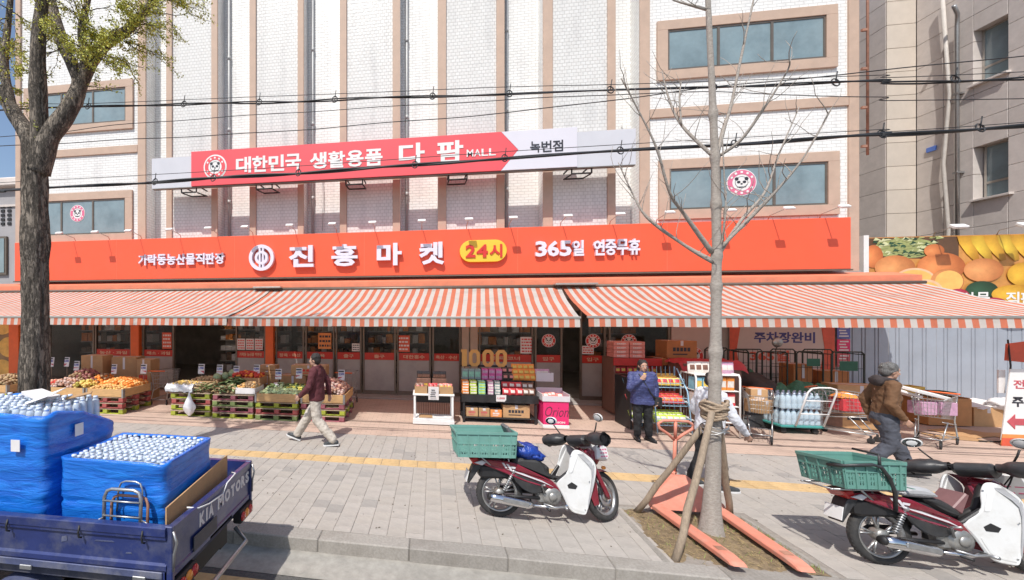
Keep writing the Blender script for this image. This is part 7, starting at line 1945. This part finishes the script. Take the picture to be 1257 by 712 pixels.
dup(k0, (-2.05, 10.7, 0), R(85), 'wire shopping cart behind the pinkish fruit, near the sliding door')
box_thing('carton', 6.42, 6.72, 8.7, 9.0, .55, .80, M['cardboard'], 'brown carton lying in the left shopping cart', rz=.3)
box_thing('carton', 6.55, 6.82, 8.95, 9.15, .56, .98, M['cardboard'], 'upright brown carton with a white note in the left shopping cart', rz=-.2, printm='paper')
b = MB(); b.grid(lambda u, v: (8.22 + .4 * u, 9.12 + .3 * v, .82 + .1 * math.sin(math.pi * u) * math.sin(math.pi * v) + .03 * noise.noise(Vector((u * 6, v * 6, 1)))), 14, 10); tag(b.solo('net_bag', PK['orange']), 'bright orange net bag in the cart right of the bottles', 'bag')
box_thing('carton', 8.25, 8.6, 9.1, 9.4, .56, .80, PK['red'], 'dark red carton in the cart right of the bottles', tape=False)
for k, (x, z, w) in enumerate(((9.45, .58, .24), (9.76, .58, .26))): box_thing('carton', x - w / 2, x + w / 2, 8.88, 9.12, z, z + .24, PK['lilac'], ['pale lilac carton at the left in the loaded cart', 'pale lilac carton at the right in the loaded cart'][k], tape=False)
b = MB(); b.obox((9.5, 9.0, .98), (.62, .3, .06), Euler((R(10), R(14), .1)), 0, .01); tag(b.solo('white_box', M['white']), 'long flat white box sticking up out of the loaded cart', 'box')
b = MB(); b.obox((9.28, 9.1, .95), (.34, .26, .05), Euler((R(-8), R(20), -.4)), 0, .01); tag(b.solo('white_box', M['paper']), 'short flat pale box beside the long white one in the loaded cart', 'box')
# ---- bottle dolly
M['teal'] = pm('teal_deck', (.05, .27, .25), .6, var=.1)
dl = thing('platform_trolley', (7.72, 9.55, 0), 'teal platform trolley with a white tube handle carrying packs of water', 'trolley')
b = MB(); b.box(7.34, 8.12, 9.32, 9.85, .14, .19, 0, .012); b.build('deck', M['teal'], dl)
for x in (7.44, 8.02):
    for y in (9.4, 9.77):
        b = MB(); b.lathe([(0, -.018), (.05, -.018), (.06, 0), (.05, .018), (0, .018)], 12, 0, Matrix.Translation((x, y, .06)) @ Matrix.Rotation(R(90), 4, 'X')); b.obox((x, y, .125), (.05, .05, .03)); b.build('castor', M['rubber'], dl)
b = MB(); b.tube([(7.58, 9.30, .19), (7.72, 9.20, .9), (7.78, 9.19, .98), (7.9, 9.19, 1.0), (8.1, 9.19, 1.0), (8.2, 9.19, .97), (8.22, 9.20, .9), (8.08, 9.30, .19)], .017, 8)
for z, d in ((.45, 0), (.72, 0)): b.tube([(7.63 + (z - .45) * .2, 9.25, z), (8.13 + (z - .45) * .2, 9.25, z)], .012, 6)
b.build('handle', M['white'], dl)
b = MB(); b.lathe([(0, 0), (.045, 0), (.05, .02), (.05, .09), (.045, .1), (.05, .12), (.05, .21), (.03, .27), (.015, .29), (.015, .30)], 12); b.lathe([(.018, .295), (.018, .32), (0, .32)], 10, 1); big_bottle = b.mesh('large_bottle', [pm('large_bottle_plastic', (.55, .70, .80), .1, var=.12, scale=16, alpha=.7), M['cap']])
for L_ in range(2):
    for i in range(7):
        for j in range(4):
            o = inst('large_bottle', big_bottle, (7.41 + i * .105, 9.39 + j * .125, .191 + L_ * .335), (rp5.uniform(-.03, .03), rp5.uniform(-.03, .03), rp5.uniform(0, 3)))
            tag(o, 'large clear water bottle in the %s layer on the teal trolley' % ['lower', 'upper'][L_], 'bottle', '%s layer of bottles on the trolley' % ['lower', 'upper'][L_])
for L_ in range(2):
    b = MB()
    per = [(7.35, 9.33), (8.10, 9.33), (8.10, 9.84), (7.35, 9.84)]
    n_ = 40
    def shr(u, v, L_=L_):
        k = min(3, int(u * 4)); f = u * 4 - k; p, q = per[k], per[(k + 1) % 4]
        return (p[0] + (q[0] - p[0]) * f + .012 * noise.noise(Vector((u * 30, v * 6, L_))), p[1] + (q[1] - p[1]) * f + .012 * noise.noise(Vector((u * 30, v * 6, L_ + 5))), .195 + L_ * .335 + .27 * v)
    b.grid(shr, 60, 6); tag(b.solo('shrink_wrap', pm('clear_film', (.75, .8, .84), .12, alpha=.16)), 'clear shrink film round the %s layer of trolley bottles' % ['lower', 'upper'][L_], 'film')
# ---- cardboard and chest near the fence
M['chestw'] = pm('orange_brown_board', (.50, .24, .09), .6, var=.1)
t = thing('open_chest', (11.5, 10.7, 0), 'orange brown open wooden chest leaning behind the loaded cart', 'chest')
for (x0, x1, y0, y1, z0, z1) in ((11.15, 11.95, 10.5, 10.53, .02, .62), (11.15, 11.95, 11.0, 11.03, .02, .66), (11.15, 11.18, 10.531, 10.999, .02, .64), (11.92, 11.95, 10.531, 10.999, .02, .64), (11.181, 11.919, 10.531, 10.999, .02, .05)):
    b = MB(); b.box(x0, x1, y0, y1, z0, z1, 0, .004); b.build('board', M['chestw'], t)
tray(10.95, 11.35, 10.75, 11.05, .67, .16, PK['yellow'], 'yellow plastic basket on the back edge of the chest', 'basket')
tray(11.4, 11.95, 10.75, 11.05, .67, .05, M['net'], 'flat green tray on the chest beside the yellow basket')
box_thing('carton', 12.1, 12.65, 10.6, 11.1, .0, .42, M['cardboard'], 'open dark mouthed brown carton by the grey fence')
box_thing('carton', 12.75, 13.25, 10.5, 11.0, .0, .34, M['cardboard'], 'low brown carton nearest the red arrow banner', rz=.3)
for k, (c, s_, r_, m_, lab) in enumerate((((12.4, 10.8, .47), (.6, .4, .012), (.1, -.2, .3), 'paper', 'pale crumpled sheet on top of the dark mouthed carton'), ((12.95, 10.7, .42), (.7, .4, .012), (-.1, .15, -.3), 'cardboard', 'flattened card lying across the low carton'), ((13.1, 10.9, .5), (.5, .35, .012), (.2, .1, .5), 'paper', 'white sheet tilted at the back of the carton pile'),
                                ((11.2, 9.95, .012), (.9, .6, .01), (0, .01, .35), 'cardboard', 'flattened carton on the paving behind the loaded cart'), ((10.55, 9.55, .012), (.7, .4, .01), (0, .01, -.2), 'cardboard', 'flattened carton on the paving nearest the cart wheels'), ((11.9, 9.8, .01), (.9, .5, .008), (0, 0, .1), 'cardboard', 'flattened carton on the paving nearest the arrow banner'))):
    b = MB(); b.obox((0, 0, 0), s_, None, 0, .002); o = b.solo('card_sheet', M[m_], (0, 0, 0)); o.location = c; o.rotation_euler = r_; tag(o, lab, 'card')
b = MB(); b.ball((12.62, 10.62, .5), (.2, .14, .12), 16, 10, 0, .6); tag(b.solo('plastic_bag', M['filmwhite']), 'crumpled white plastic bag on the brown cartons', 'bag')
# ---- standing banner with the arrow
sb = thing('standing_banner', (11.25, 9.1, 0), 'white standing banner with a red left arrow at the right edge', 'banner')
b = MB(); b.slab([(10.82, .10), (11.55, .10), (11.66, 1.45), (10.96, 1.45)], 9.1, 9.12, 0, .002); b.build('cloth', M['white'], sb)
b = MB(); b.slab([(10.80, .02), (11.55, .02), (11.56, .22), (10.83, .22)], 9.092, 9.099, 0, 0); b.build('orange_strip', M['poster_or'], sb)
b = MB(); b.slab([(10.80, .0), (11.55, .0), (11.555, .15), (10.82, .15)], 9.086, 9.091, 0, 0); b.build('red_strip', M['poster_red'], sb)
b = MB(); b.slab([(10.90, .46), (11.02, .60), (11.02, .52), (11.35, .52), (11.35, .40), (11.02, .40), (11.02, .32)], 9.09, 9.0985, 0, 0); b.build('arrow', M['cardred'], sb)
letters('주차', 10.98, 11.35, .74, .94, 9.1, .004, bold=.03).build('lettering', M['txtblack'], sb, kind='stuff'); letters('전용', 11.0, 11.38, 1.08, 1.25, 9.1, .004, bold=.02).build('lettering', M['cardred'], sb, kind='stuff')
b = MB(); b.slab([(11.0, 1.60), (11.5, 1.55), (11.5, 2.0), (11.02, 1.92)], 9.2, 9.22, 0, .002); b.build('red_flag', M['poster_red'], sb)
b = MB(); b.tube([(10.84, 9.13, 0), (11.02, 9.15, 1.5), (11.06, 9.22, 2.0)], .012, 6); b.tube([(11.5, 9.13, 0), (11.6, 9.15, 1.5)], .012, 6); b.tube([(10.7, 9.3, .02), (11.6, 9.3, .02)], .014, 6); b.build('frame', M['black'], sb)
b = MB(); b.box(10.86, 10.965, 9.17, 9.20, .98, 1.42, 0, .004); tag(b.solo('paper_board', M['paper']), 'plain white board standing just left of the arrow banner', 'board')
# ================================================================ people
M['skin'] = pm('skin', (.50, .29, .205), .55, var=.08, scale=12)
M['hair'] = pm('dark_hair', (.022, .017, .015), .5, var=.4, scale=30, bump=.5, bscale=70, stretch=(3, 3, .5))
M['greyhair'] = pm('grey_hair', (.13, .125, .12), .55, var=.4, scale=30, bump=.5, bscale=70, stretch=(3, 3, .5))
def fabric(name, c, **k): return pm(name, c, .85, var=.1, scale=5, bump=k.get('bump', .35), bscale=k.get('bs', 14), dirt=tuple(x * .8 for x in c), dscale=3, damt=.5)
M['maroon_cloth'] = fabric('maroon_cloth', (.10, .022, .028)); M['khaki'] = fabric('pale_trousers', (.50, .45, .39)); M['navy'] = pm('navy_quilt', (.055, .065, .18), .6, var=.15, scale=6, bump=1.0, bscale=2.2, stretch=(3, 3, 13))
M['blackcloth'] = fabric('black_cloth', (.015, .015, .017)); M['whitecloth'] = fabric('white_cloth', (.70, .71, .75)); M['browncloth'] = fabric('brown_cloth', (.15, .075, .035)); M['slate'] = fabric('slate_trousers', (.07, .075, .095)); M['hood'] = fabric('dark_hood', (.04, .03, .03))
M['sole'] = pm('shoe_sole', (.66, .66, .66), .6)
disp = bpy.data.textures.new('cloth_folds', 'CLOUDS'); disp.noise_scale = .085; disp.noise_depth = 2

def chain(mb, pts, rs, n=12):
    sp = []; rr = []
    pts = [Vector(p) for p in pts]
    for i in range(len(pts) - 1):
        for k in range(4):
            t = k / 4; sp.append(tuple(pts[i].lerp(pts[i + 1], t))); rr.append(rs[i] + (rs[i + 1] - rs[i]) * t)
    sp.append(tuple(pts[-1])); rr.append(rs[-1])
    mb.tube(sp, rr, n)
    for p, r in zip(pts, rs): mb.ball(p, r, n, 8)
def loft(mb, secs, n=20, e=.8):
    # secs: (center, half depth x, half width y) from bottom to top
    vs_ = []; 
    for (c, rx, ry) in secs:
        for j in range(n):
            a = 2 * math.pi * j / n; ca, sa = math.cos(a), math.sin(a)
            vs_.append((c[0] + rx * math.copysign(abs(ca) ** e, ca), c[1] + ry * math.copysign(abs(sa) ** e, sa), c[2]))
    k = len(secs)
    fs_ = [(i * n + j, i * n + (j + 1) % n, (i + 1) * n + (j + 1) % n, (i + 1) * n + j) for i in range(k - 1) for j in range(n)]
    fs_ += [tuple(range(n - 1, -1, -1)), tuple((k - 1) * n + j for j in range(n))]
    mb.add(vs_, fs_, 0, True)
def skinned(name, mb, mat, parent, voxel=.008, smooth=4, fold=0.0):
    o = mb.build(name, mat, parent, world=False)
    m = o.modifiers.new('join', 'REMESH'); m.mode = 'VOXEL'; m.voxel_size = voxel; m.use_smooth_shade = True
    if smooth: s_ = o.modifiers.new('soften', 'SMOOTH'); s_.iterations = smooth; s_.factor = .5
    if fold: d = o.modifiers.new('folds', 'DISPLACE'); d.texture = disp; d.strength = fold; d.mid_level = .5; d.texture_coords = 'LOCAL'
    return o
def hand(mb, wrist, dirv, palm_n, s_=1.0):
    """palm, four curled fingers of unequal length and a thumb from the side of the palm"""
    w = Vector(wrist); d = Vector(dirv).normalized(); nrm = Vector(palm_n); nrm = (nrm - d * nrm.dot(d)).normalized(); side = d.cross(nrm)
    c = w + d * .045 * s_
    for k in range(4):
        q = (k - 1.5) * .019 * s_
        b0 = w + d * .03 * s_ + side * q * .7; b1 = w + d * .09 * s_ + side * q
        chain(mb, [b0, b1], [.014 * s_, .0115 * s_], 8)
        L_ = (.068, .078, .074, .058)[k] * s_
        d1 = (d + nrm * .35).normalized(); d2 = (d + nrm * 1.0).normalized(); d3 = (d * .4 + nrm * 1.0).normalized()
        p1 = b1 + d1 * L_ * .45; p2 = p1 + d2 * L_ * .32; p3 = p2 + d3 * L_ * .23
        chain(mb, [b1, p1, p2, p3], [.0105 * s_, .0095 * s_, .0088 * s_, .0075 * s_], 8)
    t0 = w + d * .03 * s_ - side * .028 * s_; t1 = t0 + (d * .7 - side * .7 + nrm * .3).normalized() * .035 * s_; t2 = t1 + (d + nrm * .3 - side * .1).normalized() * .03 * s_
    chain(mb, [w + d * .02 * s_, t0, t1, t2], [.015 * s_, .013 * s_, .011 * s_, .009 * s_], 8)

def person(loc, rz, H, P, label, jacket, trousers, shoe, hairmat, hairlong=False, hood=None, scale_w=1.0, hem=.84):
    t = thing('person', loc, label, 'person', None, rz)
    k = H / 1.72; t.scale = (k, k, k)
    hip = Vector(P.get('hip', (0, 0, .90))); lean = P.get('lean', 0.0)
    def sp(x, y, z): return (hip.x + x + lean * (z - .9), y, z)
    hd = Vector(P.get('head', (hip.x + .02 + lean * .72, 0, 1.60)))
    b = MB()
    # torso and neck
    loft(b, [(sp(0, 0, .80), .09, .13), (sp(0, 0, .90), .11, .165), (sp(0, 0, 1.02), .095, .14), (sp(.01, 0, 1.2), .11, .155), (sp(.005, 0, 1.35), .105, .175), (sp(-.005, 0, 1.43), .075, .14), (sp(0, 0, 1.47), .055, .07)])
    chain(b, [sp(0, 0, 1.42), (hd.x - .015, hd.y, hd.z - .09)], [.056, .052])
    # head with jaw, nose, ears, brow
    yaw = P.get('yaw', 0); q = Euler((0, P.get('nod', .05), yaw)).to_quaternion()
    def hp(x, y, z): return hd + q @ Vector((x, y, z))
    b.ball(hp(0, 0, .025), (.096, .076, .105), 20, 14, 0, 0, q.to_euler()); b.ball(hp(.022, 0, -.045), (.072, .058, .07), 16, 10, 0, 0, q.to_euler()); b.ball(hp(.07, 0, -.085), (.025, .028, .02), 10, 8)
    chain(b, [hp(.092, 0, .015), hp(.112, 0, -.022)], [.010, .014], 8); b.ball(hp(.098, 0, -.03), (.014, .019, .01), 8, 6)
    for s_ in (-1, 1):
        b.ball(hp(-.005, s_ * .077, -.005), (.022, .010, .032), 10, 8); chain(b, [hp(.085, s_ * .015, .032), hp(.078, s_ * .045, .034)], [.009, .008], 8); b.ball(hp(.06, s_ * .04, -.02), (.022, .02, .02), 8, 6)
    b.ball(hp(.086, 0, -.053), (.012, .024, .006), 8, 6); b.ball(hp(.085, 0, -.063), (.011, .021, .006), 8, 6)
    for s_, nm in ((1, 'L'), (-1, 'R')):
        sh = Vector(sp(-.005, s_ * .175 * scale_w, 1.41)); el = Vector(P['elbow' + nm]); wr = Vector(P['wrist' + nm])
        chain(b, [sp(0, s_ * .08, 1.40), sh, sh.lerp(el, .5), el, el.lerp(wr, .45), wr], [.06, .056, .047, .040, .036, .026])
        hand(b, wr, P.get('hand' + nm, (wr - el)), P.get('palm' + nm, (0.2, -s_, 0)))
        kn = Vector(P['knee' + nm]); an = Vector(P['ankle' + nm]); hj = Vector((hip.x, s_ * .085, .86))
        chain(b, [hj, hj.lerp(kn, .5), kn, kn.lerp(an, .4), an], [.088, .075, .056, .052, .036])
        td = Vector(P.get('toe' + nm, (1, 0, -.0))).normalized(); chain(b, [an + Vector((-.02, 0, -.05)), an + td * .10 + Vector((0, 0, -.055))], [.034, .03])
    skinned('body', b, M['skin'], t, .0075, 3)
    for s_ in (-1, 1):
        e = MB(); e.ball(hp(.083, s_ * .032, .012), (.009, .013, .008), 10, 7); eo = e.build('eye', M['white'], t, world=False)
        e = MB(); e.ball(hp(.0895, s_ * .032, .012), (.004, .006, .006), 8, 6); e.build('iris', M['hair'], eo, world=False); 
        e = MB(); chain(e, [hp(.092, s_ * .018, .037), hp(.085, s_ * .048, .036)], [.0045, .003], 6); e.build('eyebrow', M['hair'], t, world=False, kind='stuff')
    e = MB(); chain(e, [hp(.0965, -.018, -.057), hp(.099, 0, -.056), hp(.0965, .018, -.057)], [.003, .004, .003], 6); e.build('lips', pm('lips', (.38, .13, .11), .5), t, world=False, kind='stuff')
    # hair: cap of clumps
    e = MB(); e.ball(hp(-.014, 0, .048), (.098, .086, .098), 22, 14, 0, .05, q.to_euler()); e.ball(hp(-.045, 0, -.005), (.068, .080, .085), 18, 12, 0, .06, q.to_euler())
    rr = random.Random(int(loc[0] * 100))
    for _ in range(60):
        a = rr.uniform(0, 6.28); z = rr.uniform(-.02, .125); ra = .085 * math.sqrt(max(.05, 1 - ((z - .04) / .1) ** 2))
        p = Vector((ra * math.cos(a) - .018, ra * .9 * math.sin(a), z))
        if p.x > .055 and z < .085: continue
        e.ball(hd + q @ p, (.02, .02, .024), 7, 5, 0, .3)
    if hairlong:
        for s_ in (-1, 0, 1): e.ball(hp(-.055, s_ * .05, -.06), (.045, .04, .075), 12, 8)
    skinned('hair', e, M[hairmat], t, .007, 2)
    # jacket
    j = MB(); zt = hem
    loft(j, [(sp(.0, 0, zt), .135 * scale_w, .195 * scale_w), (sp(0, 0, zt + .03), .143 * scale_w, .205 * scale_w), (sp(.0, 0, 1.0), .138 * scale_w, .195 * scale_w), (sp(.015, 0, 1.2), .145 * scale_w, .20 * scale_w), (sp(.005, 0, 1.35), .132 * scale_w, .21 * scale_w), (sp(-.005, 0, 1.44), .10, .165), (sp(0, 0, 1.49), .068, .075)])
    for s_, nm in ((1, 'L'), (-1, 'R')):
        sh = Vector(sp(-.005, s_ * .185 * scale_w, 1.405)); el = Vector(P['elbow' + nm]); wr = Vector(P['wrist' + nm]); cu = el.lerp(wr, .93)
        chain(j, [sp(0, s_ * .09, 1.395), sh, sh.lerp(el, .5), el, el.lerp(wr, .5), cu], [.078, .079, .070, .064, .058, .045])
    if hood:
        pass
    jo = skinned('jacket', j, M[jacket], t, .010, 3, .034)
    c = MB()
    cz = 1.475; 
    pts = [Vector(sp(.075 * math.cos(a), .085 * math.sin(a), cz + .02 * math.cos(a + 3.14))) for a in [2 * math.pi * i / 16 for i in range(17)]]
    c.tube([tuple(p) for p in pts], .024 if not hood else .035, 8, 0, False)
    if hood: c.ball(sp(-.10, 0, 1.45), (.075, .13, .085), 16, 10, 0, .15)
    skinned('hood' if hood else 'collar', c, M[hood or jacket], jo, .008, 3)
    # trousers
    tr_ = MB()
    loft(tr_, [(sp(0, 0, .80), .11, .165), (sp(0, 0, .90), .125, .178), (sp(0, 0, .98), .115, .165)])
    for s_, nm in ((1, 'L'), (-1, 'R')):
        kn = Vector(P['knee' + nm]); an = Vector(P['ankle' + nm]); hj = Vector((hip.x, s_ * .088, .85)); fl = P.get('flare', .0)
        chain(tr_, [hj, hj.lerp(kn, .5), kn, kn.lerp(an, .5), an.lerp(kn, .04)], [.112, .098, .082 + fl, .076 + fl * 1.3, .066 + fl * 1.5])
    skinned('trousers', tr_, M[trousers], t, .010, 3, .036)
    for s_, nm in ((1, 'L'), (-1, 'R')):
        an = Vector(P['ankle' + nm]); td = Vector(P.get('toe' + nm, (1, 0, 0))).normalized(); up = Vector((0, 0, 1)) - td * td.z; up.normalize(); sd = td.cross(up)
        def fp(x, y, z): return tuple(an + td * x + sd * y + up * z)
        f = MB(); chain(f, [fp(-.05, 0, -.05), fp(.03, 0, -.045), fp(.12, 0, -.062), fp(.175, 0, -.068)], [.046, .05, .042, .03]); chain(f, [fp(0, 0, -.02), fp(-.01, 0, .015)], [.05, .048])
        so = skinned('shoe', f, M[shoe], t, .007, 3)
        g_ = MB(); poly = [(-.10, -.035), (-.10, .035), (.02, .045), (.13, .045), (.20, .028), (.215, 0), (.20, -.028), (.13, -.045), (.02, -.045)]
        v = [fp(x, y, z) for z in (-.105, -.082) for x, y in poly]; n = len(poly)
        g_.add(v, [tuple(range(n)), tuple(range(n, 2 * n))] + [(i, (i + 1) % n, n + (i + 1) % n, n + i) for i in range(n)]); g_.build('sole', M['sole' if shoe != 'leathershoe' else 'blackcloth'], so, world=False)
    return t
M['leathershoe'] = pm('black_leather', (.02, .02, .022), .3)
M['trainer'] = pm('black_trainer', (.05, .055, .06), .6, var=.5, scale=18)
WALK = dict(hip=(0, 0, .9), kneeR=(.20, -.09, .505), ankleR=(.43, -.09, .135), toeR=(1, 0, .32), kneeL=(-.03, .09, .48), ankleL=(-.36, .09, .125), toeL=(1, 0, -.12), flare=.012,
            elbowL=(.06, .27, 1.13), wristL=(.25, .24, .945), elbowR=(-.14, -.26, 1.15), wristR=(-.17, -.25, .92), lean=.02)
p1_ = person((-2.03, 7.36, 0), R(176), 1.72, WALK, 'person in a maroon jacket and pale loose trousers walking past the produce stands', 'maroon_cloth', 'khaki', 'trainer', 'hair')
STAND = dict(hip=(0, 0, .9), kneeR=(.03, -.10, .49), ankleR=(0, -.105, .105), toeR=(1, -.2, 0), kneeL=(.02, .10, .49), ankleL=(.03, .115, .105), toeL=(1, .25, 0),
             elbowR=(.10, -.29, 1.12), wristR=(.19, -.12, 1.33), handR=(.1, .5, .6), palmR=(-1, .2, 0), elbowL=(-.03, .27, 1.12), wristL=(.06, .25, .89), nod=.12)
p2_ = person((4.28, 8.5, 0), R(-92), 1.57, STAND, 'person in a navy quilted jacket with a cross body bag standing by the snack racks', 'navy', 'blackcloth', 'leathershoe', 'hair', True, None, 1.1, .78)
b = MB(); b.tube([(-.06, -.1, 1.47), (.10, -.10, 1.43), (.165, -.02, 1.25), (.165, .09, 1.05), (.12, .19, .92)], .013, 6); b.tube([(-.06, -.1, 1.47), (-.15, 0, 1.25), (-.13, .15, 1.0), (.05, .22, .9)], .012, 6)
sg = thing('shoulder_bag', tuple(p2_.location), 'small black shoulder bag on a strap across the navy jacket', 'bag', None, R(-92)); sg.scale = p2_.scale
b.build('strap', M['blackplastic'], sg, world=False)
b = MB(); b.obox((.10, .245, .86), (.17, .07, .2), Euler((0, 0, .9)), 0, .02); b.build('pouch', M['blackplastic'], sg, world=False)
b = MB(); b.ball((.075, .0, 1.44), (.03, .05, .03), 12, 8, 0, .2); b.build('scarf', PK['yellow'], p2_, world=False)
REACH = dict(hip=(0, 0, .9), kneeR=(.06, -.10, .50), ankleR=(.12, -.11, .105), toeR=(1, -.1, 0), kneeL=(-.03, .10, .49), ankleL=(-.18, .10, .11), toeL=(1, .1, -.05),
             elbowR=(.16, -.25, 1.10), wristR=(.36, -.20, .86), elbowL=(-.02, .28, 1.13), wristL=(.14, .22, .95), lean=.06, nod=.25)
p3_ = person((4.02, 6.25, 0), R(4), 1.64, REACH, 'person in a white jacket and black trousers mostly hidden behind the young tree trunk', 'whitecloth', 'blackcloth', 'trainer', 'hair')
WALK2 = dict(hip=(0, 0, .9), kneeL=(.16, .09, .50), ankleL=(.30, .09, .12), toeL=(1, 0, .2), kneeR=(.02, -.09, .49), ankleR=(-.26, -.09, .13), toeR=(1, 0, -.2), flare=.008,
             elbowR=(-.05, -.225, 1.13), wristR=(.10, -.21, .92), elbowL=(-.10, .22, 1.14), wristL=(-.06, .21, .9), lean=.05, yaw=.1, nod=.15)
p4_ = person((7.02, 7.15, 0), R(-18), 1.72, WALK2, 'person in a brown jacket with a dark hood walking behind the right hand motorcycle', 'browncloth', 'slate', 'leathershoe', 'greyhair', False, 'hood', .84, .78)
try:
    bpy.data.scenes.remove(_tmp)
except Exception:
    pass
